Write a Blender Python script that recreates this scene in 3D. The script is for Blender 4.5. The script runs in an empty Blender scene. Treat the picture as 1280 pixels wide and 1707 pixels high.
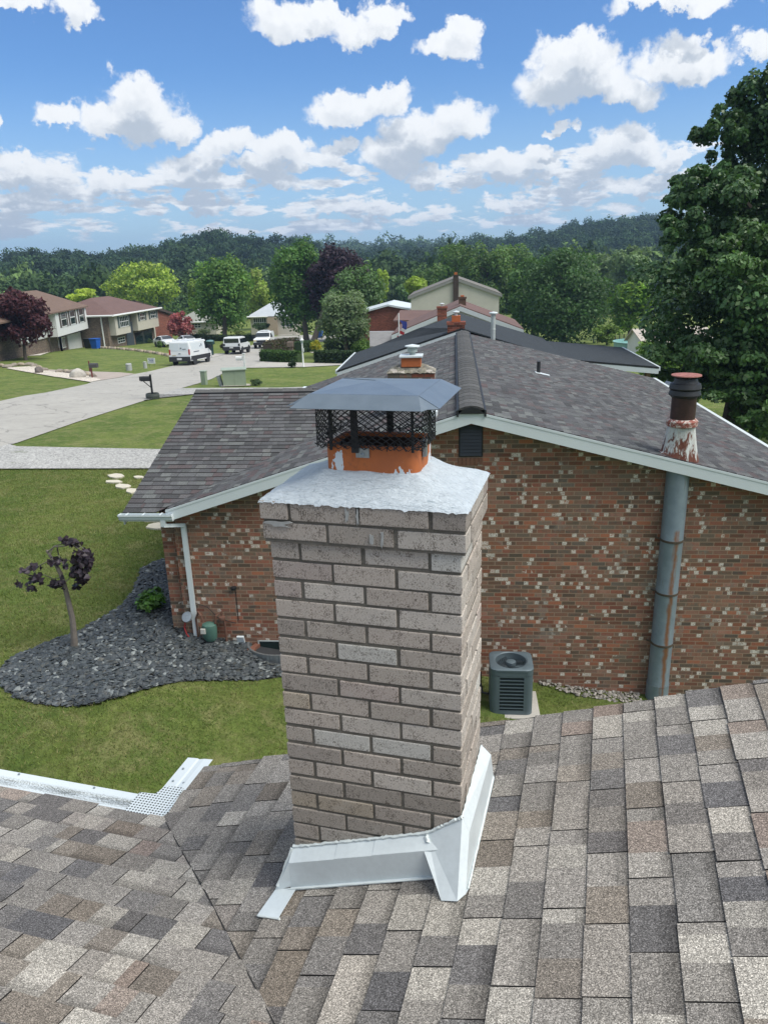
import bpy, bmesh, math, random
import numpy as np
from mathutils import Vector, Matrix
from mathutils.geometry import tessellate_polygon
R_ = math.radians
scene = bpy.context.scene
COL = scene.collection
rnd = random.Random(7)
# ------------------------------------------------------------------ camera
FPX, PIT, ROL, YAW = 1261.4, 0.32132, -0.030695, -0.283044
CX, CY, CAMZ = 640.0, 853.5, 7.0
fw = Vector((math.sin(YAW)*math.cos(PIT), math.cos(YAW)*math.cos(PIT), -math.sin(PIT)))
r0 = Vector((math.cos(YAW), -math.sin(YAW), 0)); u0 = r0.cross(fw)
cr = r0*math.cos(ROL)+u0*math.sin(ROL); cu = -r0*math.sin(ROL)+u0*math.cos(ROL)
CAM = Vector((0, 0, CAMZ))
cam = bpy.data.cameras.new('camera'); camo = bpy.data.objects.new('camera', cam); COL.objects.link(camo)
cam.sensor_fit = 'VERTICAL'; cam.sensor_height = 36; cam.lens = FPX/1707*36
cam.clip_start = 0.05; cam.clip_end = 20000
camo.matrix_world = Matrix(((cr.x, cu.x, -fw.x, 0), (cr.y, cu.y, -fw.y, 0), (cr.z, cu.z, -fw.z, CAMZ), (0, 0, 0, 1)))
scene.camera = camo
# ------------------------------------------------------------------ light
SUN = Vector((0.55, -0.08, 0.85)).normalized()
sun = bpy.data.lights.new('sun', 'SUN'); sun.energy = 3.0; sun.angle = R_(42); sun.color = (1, .95, .87)
suno = bpy.data.objects.new('sun', sun); COL.objects.link(suno)
suno.rotation_euler = SUN.to_track_quat('Z', 'Y').to_euler(); suno.location = (0, 0, 40)
scene.view_settings.view_transform = 'Standard'; scene.view_settings.look = 'None'
scene.view_settings.exposure = 0.62; scene.view_settings.gamma = 1
scene.render.engine = 'CYCLES'
scene.cycles.max_bounces = 6; scene.cycles.diffuse_bounces = 3; scene.cycles.transparent_max_bounces = 8; scene.cycles.volume_bounces = 0
# ------------------------------------------------------------------ node helper
class NT:
    def __init__(s, tree): s.t = tree; s.n = tree.nodes; s.l = tree.links
    def _in(s, sock, v):
        if isinstance(v, bpy.types.NodeSocket): s.l.new(v, sock)
        elif v is not None:
            if isinstance(v, (tuple, list)) and sock.type == 'RGBA' and len(v) == 3: v = (*v, 1)
            sock.default_value = v
    def node(s, ty, ins=None, **kw):
        n = s.n.new(ty)
        for k, v in kw.items(): setattr(n, k, v)
        for k, v in (ins or {}).items(): s._in(n.inputs[k], v)
        return n
    def math(s, op, a, b=None, c=None, clamp=False):
        n = s.n.new('ShaderNodeMath'); n.operation = op; n.use_clamp = clamp
        s._in(n.inputs[0], a); s._in(n.inputs[1], b)
        if c is not None: s._in(n.inputs[2], c)
        return n.outputs[0]
    def vm(s, op, a, b=None, scale=None):
        n = s.n.new('ShaderNodeVectorMath'); n.operation = op
        s._in(n.inputs[0], a)
        if b is not None: s._in(n.inputs[1], b)
        if scale is not None: s._in(n.inputs['Scale'], scale)
        return n.outputs['Value'] if op in ('DOT_PRODUCT', 'LENGTH', 'DISTANCE') else n.outputs[0]
    def mix(s, f, a, b, mode='MIX', clamp=True):
        n = s.n.new('ShaderNodeMix'); n.data_type = 'RGBA'; n.blend_type = mode; n.clamp_factor = clamp
        s._in(n.inputs[0], f); s._in(n.inputs[6], a); s._in(n.inputs[7], b)
        return n.outputs[2]
    def noise(s, vec, scale, detail=4, rough=.55, dist=0, ty='3D', out='Fac'):
        n = s.node('ShaderNodeTexNoise', {'Scale': scale, 'Detail': detail, 'Roughness': rough, 'Distortion': dist}, noise_dimensions=ty)
        if vec is not None: s._in(n.inputs['Vector'], vec)
        return n.outputs[out]
    def voro(s, vec, scale, out='Color', feature='F1', rand=1):
        n = s.node('ShaderNodeTexVoronoi', {'Scale': scale, 'Randomness': rand}, feature=feature)
        if vec is not None: s._in(n.inputs['Vector'], vec)
        return n.outputs[out]
    def ramp(s, f, *stops, interp='LINEAR'):
        n = s.n.new('ShaderNodeValToRGB'); n.color_ramp.interpolation = interp; s._in(n.inputs[0], f)
        e = n.color_ramp.elements
        while len(e) < len(stops): e.new(.5)
        for i, (p, c) in enumerate(stops):
            e[i].position = p; e[i].color = (*c, 1) if isinstance(c, (tuple, list)) else (c, c, c, 1)
        return n.outputs[0]
    def smooth(s, x, a, b):
        n = s.node('ShaderNodeMapRange', {'From Min': a, 'From Max': b}, interpolation_type='SMOOTHSTEP'); s._in(n.inputs[0], x)
        return n.outputs[0]
    def bump(s, h, strength=.5, dist=.01, normal=None):
        n = s.node('ShaderNodeBump', {'Strength': strength, 'Distance': dist}); s._in(n.inputs['Height'], h)
        if normal is not None: s._in(n.inputs['Normal'], normal)
        return n.outputs[0]
MATS = {}
def newmat(name):
    m = bpy.data.materials.new(name); m.use_nodes = True; nt = m.node_tree
    b = nt.nodes['Principled BSDF']; MATS[name] = m
    return m, NT(nt), b
def mat(name, color, rough=.7, metal=0, var=.12, vscale=3, bump=0, bscale=40, col=False, spec=.5, fine=0, fscale=200):
    """plain painted / mineral / metal surface with gentle large and fine variation"""
    if name in MATS: return MATS[name]
    m, N, b = newmat(name)
    tc = N.node('ShaderNodeTexCoord').outputs['Object']
    c = N.node('ShaderNodeRGB').outputs[0]; c.default_value = (*color, 1)
    if col:
        a = N.node('ShaderNodeAttribute', attribute_name='col').outputs['Color']; c = N.mix(1, c, a, 'MULTIPLY')
    if var:
        n = N.noise(tc, vscale, 6, .65); k = N.math('MULTIPLY_ADD', n, 2*var*1.6, 1-var*1.6)
        c = N.mix(1, c, N.node('ShaderNodeCombineColor', {0: k, 1: k, 2: k}).outputs[0], 'MULTIPLY')
    if fine:
        n = N.noise(tc, fscale, 2, .6); k = N.math('MULTIPLY_ADD', n, 2*fine*1.8, 1-fine*1.8)
        c = N.mix(1, c, N.node('ShaderNodeCombineColor', {0: k, 1: k, 2: k}).outputs[0], 'MULTIPLY')
    N._in(b.inputs['Base Color'], c); b.inputs['Roughness'].default_value = rough; b.inputs['Metallic'].default_value = metal
    b.inputs['Specular IOR Level'].default_value = spec
    if bump: N._in(b.inputs['Normal'], N.bump(N.noise(tc, bscale, 5, .6), bump, .01))
    return m
# ------------------------------------------------------------------ mesh builder
class MB:
    def __init__(s): s.v = []; s.f = []; s.c = []; s.m = []
    def quad(s, pts, col=None, mi=0):
        i = len(s.v); s.v += [tuple(p) for p in pts]; s.f.append(tuple(range(i, i+len(pts)))); s.c.append(col or (1, 1, 1)); s.m.append(mi)
    def mesh(s, vs, fs, col=None, mi=0):
        i = len(s.v); s.v += [tuple(p) for p in vs]
        for f in fs: s.f.append(tuple(i+k for k in f)); s.c.append(col or (1, 1, 1)); s.m.append(mi)
    def box(s, a, b, col=None, mi=0, X=None, bev=0):
        """axis box a..b, optionally mapped through X (Matrix or callable); bev = chamfer of all edges"""
        (x0, y0, z0), (x1, y1, z1) = a, b
        if not bev:
            vs = [(x0, y0, z0), (x1, y0, z0), (x1, y1, z0), (x0, y1, z0), (x0, y0, z1), (x1, y0, z1), (x1, y1, z1), (x0, y1, z1)]
            fs = [(0, 3, 2, 1), (4, 5, 6, 7), (0, 1, 5, 4), (1, 2, 6, 5), (2, 3, 7, 6), (3, 0, 4, 7)]
        else:
            bm = bmesh.new(); bmesh.ops.create_cube(bm, size=1)
            for v in bm.verts: v.co = Vector(((x0+x1)/2+v.co.x*(x1-x0), (y0+y1)/2+v.co.y*(y1-y0), (z0+z1)/2+v.co.z*(z1-z0)))
            bmesh.ops.bevel(bm, geom=list(bm.edges), offset=bev, segments=2, affect='EDGES', profile=.6)
            bm.verts.index_update(); vs = [tuple(v.co) for v in bm.verts]; fs = [tuple(v.index for v in f.verts) for f in bm.faces]; bm.free()
        if X is not None: vs = [(X @ Vector(v)) if isinstance(X, Matrix) else X(*v) for v in vs]
        s.mesh(vs, fs, col, mi)
    def prism(s, pts, off, col=None, mi=0):
        """polygon (3D points) extruded by vector off"""
        n = len(pts); a = [Vector(p) for p in pts]; o = Vector(off); b = [p+o for p in a]
        fs = [tuple(range(n))[::-1], tuple(range(n, 2*n))]+[(i, (i+1) % n, n+(i+1) % n, n+i) for i in range(n)]
        s.mesh(a+b, fs, col, mi)
    def tube(s, pts, rad, n=8, col=None, mi=0, cap=True):
        pts = [Vector(p) for p in pts]; rs = rad if isinstance(rad, (list, tuple)) else [rad]*len(pts)
        vs = []; prev = None
        for i, p in enumerate(pts):
            d = (pts[min(i+1, len(pts)-1)]-pts[max(i-1, 0)]).normalized()
            if prev is None: a = d.orthogonal().normalized()
            else: a = (prev-d*prev.dot(d)); a = a.normalized() if a.length > 1e-6 else d.orthogonal().normalized()
            prev = a; b = d.cross(a)
            for k in range(n):
                t = 2*math.pi*k/n; vs.append(p+(a*math.cos(t)+b*math.sin(t))*rs[i])
        fs = [(i*n+k, i*n+(k+1) % n, (i+1)*n+(k+1) % n, (i+1)*n+k) for i in range(len(pts)-1) for k in range(n)]
        if cap: fs += [tuple(range(n))[::-1], tuple((len(pts)-1)*n+k for k in range(n))]
        s.mesh(vs, fs, col, mi)
    def lathe(s, prof, base=(0, 0, 0), n=24, col=None, mi=0, sx=1, sy=1, X=None):
        vs = []; b = Vector(base)
        for r, z in prof:
            for k in range(n):
                t = 2*math.pi*k/n; v = Vector((r*math.cos(t)*sx, r*math.sin(t)*sy, z)); vs.append(b+((X @ v) if X else v))
        m = len(prof); fs = [(i*n+k, i*n+(k+1) % n, (i+1)*n+(k+1) % n, (i+1)*n+k) for i in range(m-1) for k in range(n)]
        if prof[0][0] > 1e-6: fs.append(tuple(range(n))[::-1])
        if prof[-1][0] > 1e-6: fs.append(tuple((m-1)*n+k for k in range(n)))
        s.mesh(vs, fs, col, mi)
    def build(s, name, mats, parent=None, smooth=False, loc=None, recalc=True):
        me = bpy.data.meshes.new(name); me.from_pydata([tuple(v) for v in s.v], [], s.f)
        mats = mats if isinstance(mats, (list, tuple)) else [mats]
        for m in mats: me.materials.append(m)
        if len(mats) > 1: me.polygons.foreach_set('material_index', s.m)
        at = me.attributes.new('col', 'FLOAT_COLOR', 'FACE')
        at.data.foreach_set('color', np.array([(*c[:3], 1) for c in s.c], 'f').ravel())
        if recalc:
            bm = bmesh.new(); bm.from_mesh(me); bmesh.ops.recalc_face_normals(bm, faces=bm.faces); bm.to_mesh(me); bm.free()
        if smooth:
            me.polygons.foreach_set('use_smooth', [True]*len(me.polygons))
            try: me.set_sharp_from_angle(angle=R_(35))
            except Exception: pass
        o = bpy.data.objects.new(name, me); COL.objects.link(o)
        if parent is not None:
            o.parent = parent; o.matrix_parent_inverse = Matrix.Translation(-parent.location) if not parent.parent else Matrix.Identity(4)
            if parent.parent or parent.type == 'MESH': o.matrix_parent_inverse = Matrix.Identity(4)
        return o
def tag(o, label=None, cat=None, group=None, kind=None):
    if label: o['label'] = label
    if cat: o['category'] = cat
    if group: o['group'] = group
    if kind: o['kind'] = kind
    return o
def empty(name, loc=(0, 0, 0), label=None, cat=None, group=None, rz=0):
    o = bpy.data.objects.new(name, None); COL.objects.link(o); o.location = loc; o.rotation_euler = (0, 0, rz); o.empty_display_size = .2
    return tag(o, label, cat, group)
def kids(o): return [c for c in bpy.data.objects if c.parent == o]
def copy_tree(o, parent=None):
    c = o.copy(); COL.objects.link(c)
    if parent is not None: c.parent = parent
    for ch in kids(o): copy_tree(ch, c)
    return c
# fast numpy mesh (equal-sized faces)
def npmesh(name, verts, nper, mats, cols=None, parent=None, smooth=False):
    nv = len(verts); nf = nv//nper
    me = bpy.data.meshes.new(name); me.vertices.add(nv); me.vertices.foreach_set('co', np.asarray(verts, 'f').ravel())
    me.loops.add(nv); me.loops.foreach_set('vertex_index', np.arange(nv, dtype='i'))
    me.polygons.add(nf); me.polygons.foreach_set('loop_start', np.arange(0, nv, nper, dtype='i')); me.polygons.foreach_set('loop_total', np.full(nf, nper, 'i'))
    me.update(calc_edges=True)
    me.materials.append(mats)
    if cols is not None:
        at = me.attributes.new('col', 'FLOAT_COLOR', 'FACE'); c4 = np.ones((nf, 4), 'f'); c4[:, :3] = cols; at.data.foreach_set('color', c4.ravel())
    o = bpy.data.objects.new(name, me); COL.objects.link(o)
    if parent is not None:
        o.parent = parent
        if parent.type == 'EMPTY': o.matrix_parent_inverse = Matrix.Translation(-parent.location)
    return o
# ------------------------------------------------------------------ pixel rays and the neighbours' axes (s along the gables, n along the ridges)
def ray(x, y): return fw+(x-CX)/FPX*cr-(y-CY)/FPX*cu
NY = -0.185
NN = Vector((math.sin(NY), math.cos(NY), 0)); TT = Vector((math.cos(NY), -math.sin(NY), 0))
ORD = 'first second third fourth fifth sixth seventh eighth ninth tenth eleventh twelfth thirteenth fourteenth fifteenth sixteenth seventeenth eighteenth nineteenth twentieth twenty-first twenty-second twenty-third twenty-fourth twenty-fifth twenty-sixth'.split()
def P(s, n, z): return TT*s+NN*n+Vector((0, 0, z+CAMZ))      # z relative to the eye
def onN(x, y, n): d = ray(x, y); return CAM+d*(n/d.dot(NN))
def onZ(x, y, z): d = ray(x, y); return CAM+d*((z-CAMZ)/d.z)
def onY(x, y, Y): d = ray(x, y); return CAM+d*(Y/d.y)
GY = [(-60, 1.13), (18, 1.13), (35, .4), (50, -.9), (62, -1.55), (80, -2.5), (95, -3.5), (115, -4.7), (135, -5.4), (180, -6.5), (300, -9)]
def g(x, y):
    for (a, za), (b, zb) in zip(GY, GY[1:]):
        if y <= b: break
    t = min(1, max(0, (y-a)/(b-a))); z = za+(zb-za)*t
    s = TT.x*x+TT.y*y
    k = float(np.interp(s, (-5, -3, 1.4, 2.6, 6), (0, .33, .87, 1.02, 1.1)))
    w = min(1, max(0, (70-y)/40))
    z -= k*w
    return z
def atG(x, y, lift=0):
    d = ray(x, y); t = 3.0
    while t < 900:
        q = CAM+d*t
        if q.z < g(q.x, q.y)+lift: break
        t *= 1.01
    a, b = t/1.01, t
    for _ in range(24):
        c = (a+b)/2; q = CAM+d*c
        if q.z < g(q.x, q.y)+lift: b = c
        else: a = c
    q = CAM+d*b; q.z = g(q.x, q.y)+lift
    return q
# ------------------------------------------------------------------ sky: Nishita + cumulus clouds laid out by compass direction
world = bpy.data.worlds.new('World'); scene.world = world; world.use_nodes = True
W = NT(world.node_tree); bg = W.n['Background']
sky = W.node('ShaderNodeTexSky', sky_type='NISHITA', sun_disc=False)
sky.sun_elevation = math.asin(SUN.z); sky.sun_rotation = math.atan2(SUN.x, SUN.y); sky.air_density = 1.0; sky.dust_density = .6; sky.ozone_density = 1.6
SKYS = .11
def azel(x, y):
    d = ray(x, y).normalized(); return math.atan2(d.x, d.y), math.asin(d.z)
def cloud_group():
    t = bpy.data.node_groups.new('cumulus', 'ShaderNodeTree')
    t.interface.new_socket('Vector', in_out='INPUT', socket_type='NodeSocketVector')
    t.interface.new_socket('Density', in_out='OUTPUT', socket_type='NodeSocketFloat')
    N = NT(t); gi = N.node('NodeGroupInput').outputs[0]; go = N.node('NodeGroupOutput')
    sep = N.node('ShaderNodeSeparateXYZ', {0: gi}); az0, el0 = sep.outputs[0], sep.outputs[1]
    w1 = N.noise(gi, 15, 3, .55, out='Color'); w2 = N.noise(gi, 42, 6, .66, out='Color')
    d1 = N.vm('SCALE', N.vm('SUBTRACT', w1, (.5, .5, .5)), scale=.060); d2 = N.vm('SCALE', N.vm('SUBTRACT', w2, (.5, .5, .5)), scale=.046)
    q = N.vm('ADD', N.vm('ADD', gi, d1), d2); sp = N.node('ShaderNodeSeparateXYZ', {0: q}); az, el = sp.outputs[0], sp.outputs[1]
    tot = None
    for (x, y, w, h) in CLOUDS:
        a, e = azel(x, y); sx = w*.80/FPX; sy = h*.80/FPX
        dx = N.math('MULTIPLY', N.math('SUBTRACT', az, a), math.cos(e)/sx); dy = N.math('MULTIPLY', N.math('SUBTRACT', el, e), 1/sy)
        dyl = N.math('MINIMUM', N.math('MULTIPLY', dy, 1.5), dy)               # flatter base
        r = N.math('ADD', N.math('MULTIPLY', dx, dx), N.math('MULTIPLY', dyl, dyl))
        v = N.math('SUBTRACT', 1.15, r)
        tot = v if tot is None else N.math('SMOOTH_MAX', tot, v, .2)
    # far rows of small cumulus towards the horizon
    p = N.node('ShaderNodeCombineXYZ', {0: N.math('MULTIPLY', az0, 13), 1: N.math('MULTIPLY', N.math('POWER', N.math('MAXIMUM', el0, .003), .8), 32), 2: 3.3}).outputs[0]
    b = N.noise(p, 1.15, 6, .60); b = N.math('MULTIPLY', N.math('SUBTRACT', b, .475), 8.5)
    env = N.math('MULTIPLY', N.smooth(el0, .014, .04), N.math('SUBTRACT', 1, N.smooth(el0, .10, .16)))
    b = N.math('SUBTRACT', N.math('MULTIPLY', N.math('ADD', b, 1), env), 1)
    # unseen cloud cover outside the frame, thickened to whiten and brighten the ambient light
    c = N.noise(N.vm('MULTIPLY', gi, (2.2, 3.8, 1)), 1.0, 6, .6); c = N.math('MULTIPLY', N.math('SUBTRACT', c, .40), 9)
    out = N.math('MAXIMUM', N.math('ABSOLUTE', N.math('SUBTRACT', az0, azel(640, 200)[0])), N.math('SUBTRACT', el0, .0))
    far = N.smooth(N.math('ABSOLUTE', N.math('SUBTRACT', az0, azel(640, 200)[0])), .62, .75)
    hi = N.smooth(el0, .50, .6); mask = N.math('MAXIMUM', far, hi)
    c = N.math('SUBTRACT', N.math('MULTIPLY', N.math('ADD', c, 1), N.math('MULTIPLY', mask, N.smooth(el0, .03, .1))), 1)
    tot = N.math('MAXIMUM', tot, N.math('MAXIMUM', b, c))
    N.l.new(tot, go.inputs[0]); return t
CLOUDS = [(240,200,75,60),(225,150,48,42),(190,215,62,34),(290,215,48,36),(97,190,50,30),(130,18,46,34),(35,5,40,22),(490,35,80,38),(545,20,60,28),(600,45,50,40),(640,25,40,30),
 (745,82,56,36),(765,60,40,24),(965,140,118,54),(960,85,78,36),(1040,160,60,34),(930,215,30,14),(1140,105,88,44),(1175,85,50,30),(1130,5,110,28),(1270,80,34,34),
 (585,180,92,40),(640,165,50,30),(765,200,62,44),(700,225,75,46),(650,265,66,44),(720,290,60,26),(470,255,70,34),(440,290,62,26),(380,250,56,30),(330,285,70,32),(565,245,40,24),
 (840,285,66,34),(890,275,44,28),(800,275,38,18),(1040,250,74,40),(985,275,48,24),(1110,265,40,22),(60,290,72,30),(30,335,60,24),(190,310,70,26),(110,320,60,24),(940,300,80,22),(1080,315,70,22),(-10,215,20,26),(600,345,120,18),(330,345,90,20),(860,340,80,16)]
cg = cloud_group()
tcw = W.node('ShaderNodeTexCoord').outputs['Generated']
sx = W.node('ShaderNodeSeparateXYZ', {0: W.vm('NORMALIZE', tcw)})
azs = W.math('ARCTAN2', sx.outputs[0], sx.outputs[1]); els = W.math('ARCSINE', sx.outputs[2])
def cl(du, dv):
    n = W.n.new('ShaderNodeGroup'); n.node_tree = cg
    k_ = W.math('MINIMUM', W.math('MULTIPLY', W.math('ADD', els, .02), 5.5), 1.0); v = W.node('ShaderNodeCombineXYZ', {0: W.math('MULTIPLY_ADD', k_, du, azs), 1: W.math('MULTIPLY_ADD', k_, dv, els), 2: 0}).outputs[0]
    W.l.new(v, n.inputs[0]); return n.outputs[0]
d0 = cl(0, 0); dup_ = cl(.004, .016); dup2 = cl(.006, .040)
alpha = W.smooth(d0, -.04, .62)
# a puff is bright where little cloud lies between it and the sun above it, greyer underneath
thick = W.math('ADD', W.math('MULTIPLY', W.math('MAXIMUM', dup_, 0), .55), W.math('MULTIPLY', W.math('MAXIMUM', dup2, 0), .75))
lit = W.math('SUBTRACT', 1, W.smooth(thick, .12, 1.25))
tex = W.noise(W.node('ShaderNodeCombineXYZ', {0: azs, 1: els, 2: .4}).outputs[0], 55, 6, .65)
lit = W.math('ADD', lit, W.math('MULTIPLY', W.math('SUBTRACT', tex, .5), .55), clamp=True)
CW = 1.0/SKYS
ccol = W.mix(lit, (.35*CW, .395*CW, .455*CW), (.66*CW, .675*CW, .69*CW))
haz = W.math('SUBTRACT', 1, W.smooth(els, .0, .22))
skyc = W.mix(1, sky.outputs[0], (.41, .62, .88, 1), 'MULTIPLY')
skyc = W.mix(W.math('MULTIPLY', haz, .50), skyc, (.42*CW, .545*CW, .66*CW))
W.l.new(W.mix(alpha, skyc, ccol), bg.inputs['Color']); bg.inputs['Strength'].default_value = SKYS
world.cycles.sampling_method = 'MANUAL'; world.cycles.sample_map_resolution = 512
# ------------------------------------------------------------------ materials of the near scene
def V3(x, y, z): return Vector((x, y, z+CAMZ))
def shingle_mat(name, fscale, lo, hi, bumpd, tint=(1, 1, 1), streak=0):
    m, N, b = newmat(name)
    tc = N.node('ShaderNodeTexCoord').outputs['Object']
    a = N.node('ShaderNodeAttribute', attribute_name='col').outputs['Color']
    gr = N.voro(tc, fscale, 'Color'); s = N.node('ShaderNodeSeparateColor', {0: gr}).outputs[0]
    k = N.ramp(s, (0, lo), (.5, (lo+hi)*.36), (.8, (lo+hi)*.5), (1, hi))
    c = N.mix(1, a, k, 'MULTIPLY')
    n2 = N.noise(tc, 2.2, 5, .65); k2 = N.math('MULTIPLY_ADD', n2, .3, .85)
    c = N.mix(1, c, N.node('ShaderNodeCombineColor', {0: k2, 1: k2, 2: k2}).outputs[0], 'MULTIPLY')
    n3 = N.noise(tc, 60, 3, .6); k3 = N.math('MULTIPLY_ADD', n3, .5, .75)
    c = N.mix(1, c, N.node('ShaderNodeCombineColor', {0: k3, 1: k3, 2: k3}).outputs[0], 'MULTIPLY')
    c = N.mix(1, c, (*tint, 1), 'MULTIPLY')
    N._in(b.inputs['Base Color'], c); b.inputs['Roughness'].default_value = .9; b.inputs['Specular IOR Level'].default_value = .25
    N._in(b.inputs['Normal'], N.bump(s, .6, bumpd)); return m
M_SH = shingle_mat('shingle granules', 400, .34, 2.25, .004)
M_SHN = shingle_mat('weathered shingle', 160, .72, 1.35, .003, (1.36, 1.40, 1.40))
M_SHD = shingle_mat('charcoal shingle', 60, .8, 1.25, .003)
M_EDGE = mat('shingle edge', (.02, .02, .02), .95, var=0)
M_ALU = mat('white aluminium', (.60, .66, .68), .42, var=.04, vscale=2)
M_ALUD = mat('dirty white aluminium', (.62, .67, .68), .5, var=.22, vscale=14, fine=.12, fscale=90)
M_WOOD = mat('wood decking', (.22, .15, .09), .8, var=.25, vscale=8)
M_BLK = mat('black metal', (.012, .014, .017), .55, var=.2, vscale=20)
M_GALV = mat('galvanised steel', (.34, .38, .40), .38, .75, var=.25, vscale=30)
M_RUST = mat('rusty metal', (.12, .045, .02), .85, var=.4, vscale=25, fine=.2)
# ---- shingles
PAL_NEAR = [((.210, .196, .178), 6), ((.270, .252, .228), 5), ((.37, .348, .308), 3.0), ((.115, .112, .114), 2.8), ((.178, .152, .124), 2.6), ((.228, .200, .168), 2.6), ((.225, .178, .150), .8), ((.155, .148, .142), 3)]
PAL_N = [((.064, .063, .067), 5), ((.086, .086, .089), 4), ((.048, .048, .050), 2.5), ((.080, .060, .062), 1.8), ((.112, .116, .114), 1.8)]
def pick(pal, r):
    t = r.random()*sum(w for _, w in pal)
    for c, w in pal:
        t -= w
        if t <= 0: return c
    return pal[0][0]
def shingles(o, U, V, u0, u1, v1, exp, tabw, pal, r, thick=.006, gap=.004, blockw=(.10, .26), band=.3, clips=(), ujit=0, joint=.5):
    """courses of shingles: o = eave corner, U along the courses, V up the slope; each tab is a real tilted slab"""
    U = Vector(U).normalized(); V = Vector(V).normalized(); Nn = U.cross(V)
    if Nn.z < 0: Nn = -Nn
    mb = MB(); v = 0.0; o = Vector(o)
    while v < v1:
        vb = min(v+exp+.012, v1+.02); u = u0-r.uniform(0, tabw[1]); e1 = u1+(r.uniform(-ujit, ujit) if ujit else 0)
        while u < e1:
            w = r.uniform(*tabw); b = min(u+w, e1); a = max(u, u0)
            if b-a > .01:
                tabc = pick(pal, r)
                jit = r.uniform(-.002, .002)+(r.choice((0, 0, .0025)) if thick > .004 else 0); h = thick*r.uniform(.8, 1.25); x = a
                while x < b-1e-4:
                    y = min(b, x+r.uniform(*blockw)); y = b if b-y < .04 else y
                    c = pick(pal, r); c = tuple(q*.78+t_*.22 for q, t_ in zip(c, tabc)); k = r.uniform(.90, 1.10); c = tuple(q*k for q in c)
                    ga = gap/2 if x == a else 0; gb = gap/2 if y == b and r.random() < joint*2 else 0
                    def pt(uu, vv, t): return o+U*uu+V*vv+Nn*t
                    segs = [(v+jit, vb, c)]
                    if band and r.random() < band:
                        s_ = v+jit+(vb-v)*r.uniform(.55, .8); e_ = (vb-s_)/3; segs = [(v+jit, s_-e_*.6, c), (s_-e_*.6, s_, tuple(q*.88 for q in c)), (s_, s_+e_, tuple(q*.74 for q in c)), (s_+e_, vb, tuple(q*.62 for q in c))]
                    def hh(vv): return .001+h*(1-(vv-v)/(vb-v))+.0006
                    for (p_, q_, cc) in segs:
                        mb.quad([pt(x+ga, p_, hh(p_)), pt(y-gb, p_, hh(p_)), pt(y-gb, q_, hh(q_)), pt(x+ga, q_, hh(q_))], cc, 0)
                    mb.quad([pt(x+ga, v+jit, hh(v)), pt(y-gb, v+jit, hh(v)), pt(y-gb, v+jit, -.004), pt(x+ga, v+jit, -.004)], None, 1)
                    if ga: mb.quad([pt(x+ga, v+jit, hh(v)), pt(x+ga, vb, hh(vb)), pt(x+ga, vb, -.004), pt(x+ga, v+jit, -.004)], None, 1)
                    if gb: mb.quad([pt(y-gb, v+jit, hh(v)), pt(y-gb, vb, hh(vb)), pt(y-gb, vb, -.004), pt(y-gb, v+jit, -.004)], None, 1)
                    x = y
            u += w
        v += exp
    # dark bed under the slabs
    mb.quad([o+U*u0, o+U*u1, o+U*u1+V*v1, o+U*u0+V*v1], None, 1)
    for k, p in enumerate(mb.v): pass
    return mb
def clip_obj(ob, planes):
    bm = bmesh.new(); bm.from_mesh(ob.data)
    for co, no in planes:
        bmesh.ops.bisect_plane(bm, geom=list(bm.verts)+list(bm.edges)+list(bm.faces), plane_co=co, plane_no=no, clear_outer=True)
    bm.to_mesh(ob.data); bm.free(); return ob
# ================================================================== our own roof and its house
z0, SL = -1.842, 1/3
def mz(x): return z0+SL*x                     # main plane
EX, EY, RY = -1.862, 2.524, 2.90              # eave, inner corner, rake
def nz(y): return mz(EX)+SL*(EY-y)            # ell plane
own = empty('brick_house', V3(0, 0, -6.2), 'tan and grey laminate shingle roof filling the foreground under the camera', 'house')
rr = random.Random(3)
roof = empty('roof', V3(0, 0, -2)); roof.parent = own; roof.matrix_parent_inverse = Matrix.Translation(-own.location)
def under(o, par): o.parent = par; o.matrix_parent_inverse = Matrix.Translation(-(par.location if par.type == 'EMPTY' else Vector())); return o
csl = 1/math.sqrt(1+SL*SL)
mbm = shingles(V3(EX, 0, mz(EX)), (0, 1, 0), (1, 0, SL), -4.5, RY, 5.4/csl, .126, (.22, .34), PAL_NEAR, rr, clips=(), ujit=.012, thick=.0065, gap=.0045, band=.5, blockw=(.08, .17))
mainp = mbm.build('shingle_slope', [M_SH, M_EDGE], recalc=False)
vn = Vector((1, 1, 0)).normalized()
clip_obj(mainp, [(V3(EX, EY, 0), -vn)])
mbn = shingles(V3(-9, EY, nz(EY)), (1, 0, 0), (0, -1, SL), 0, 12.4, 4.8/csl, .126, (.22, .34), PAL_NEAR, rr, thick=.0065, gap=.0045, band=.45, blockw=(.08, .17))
ellp = mbn.build('shingle_slope', [M_SH, M_EDGE], recalc=False)
clip_obj(ellp, [(V3(EX, EY, 0), vn)])
mb = MB()                                      # far slopes out of sight, rake boards and decking
XR, zR = EX+5.4, mz(EX+5.4)
mb.quad([V3(XR, -4.5, zR), V3(XR, RY, zR), V3(XR+5.4, RY, zR-1.8), V3(XR+5.4, -4.5, zR-1.8)], (.2, .2, .19))
mb.quad([V3(-9, EY-4.8, nz(EY-4.8)), V3(3, EY-4.8, nz(EY-4.8)), V3(3, EY-9.6, nz(EY)), V3(-9, EY-9.6, nz(EY))], (.2, .2, .19))
back = mb.build('back_slope', M_SH)
for o in (mainp, ellp, back): under(o, roof)
mb = MB()                                      # metal drip edge & board along the rake
for a, b in ((EX, XR), (XR, XR+5.4)):
    za, zb = (mz(a), mz(b)) if b == XR else (zR, zR-1.8)
    mb.prism([V3(a, RY-.03, za-.012), V3(b, RY-.03, zb-.012), V3(b, RY-.03, zb-.20), V3(a, RY-.03, za-.20)], (0, .02, 0))
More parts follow.
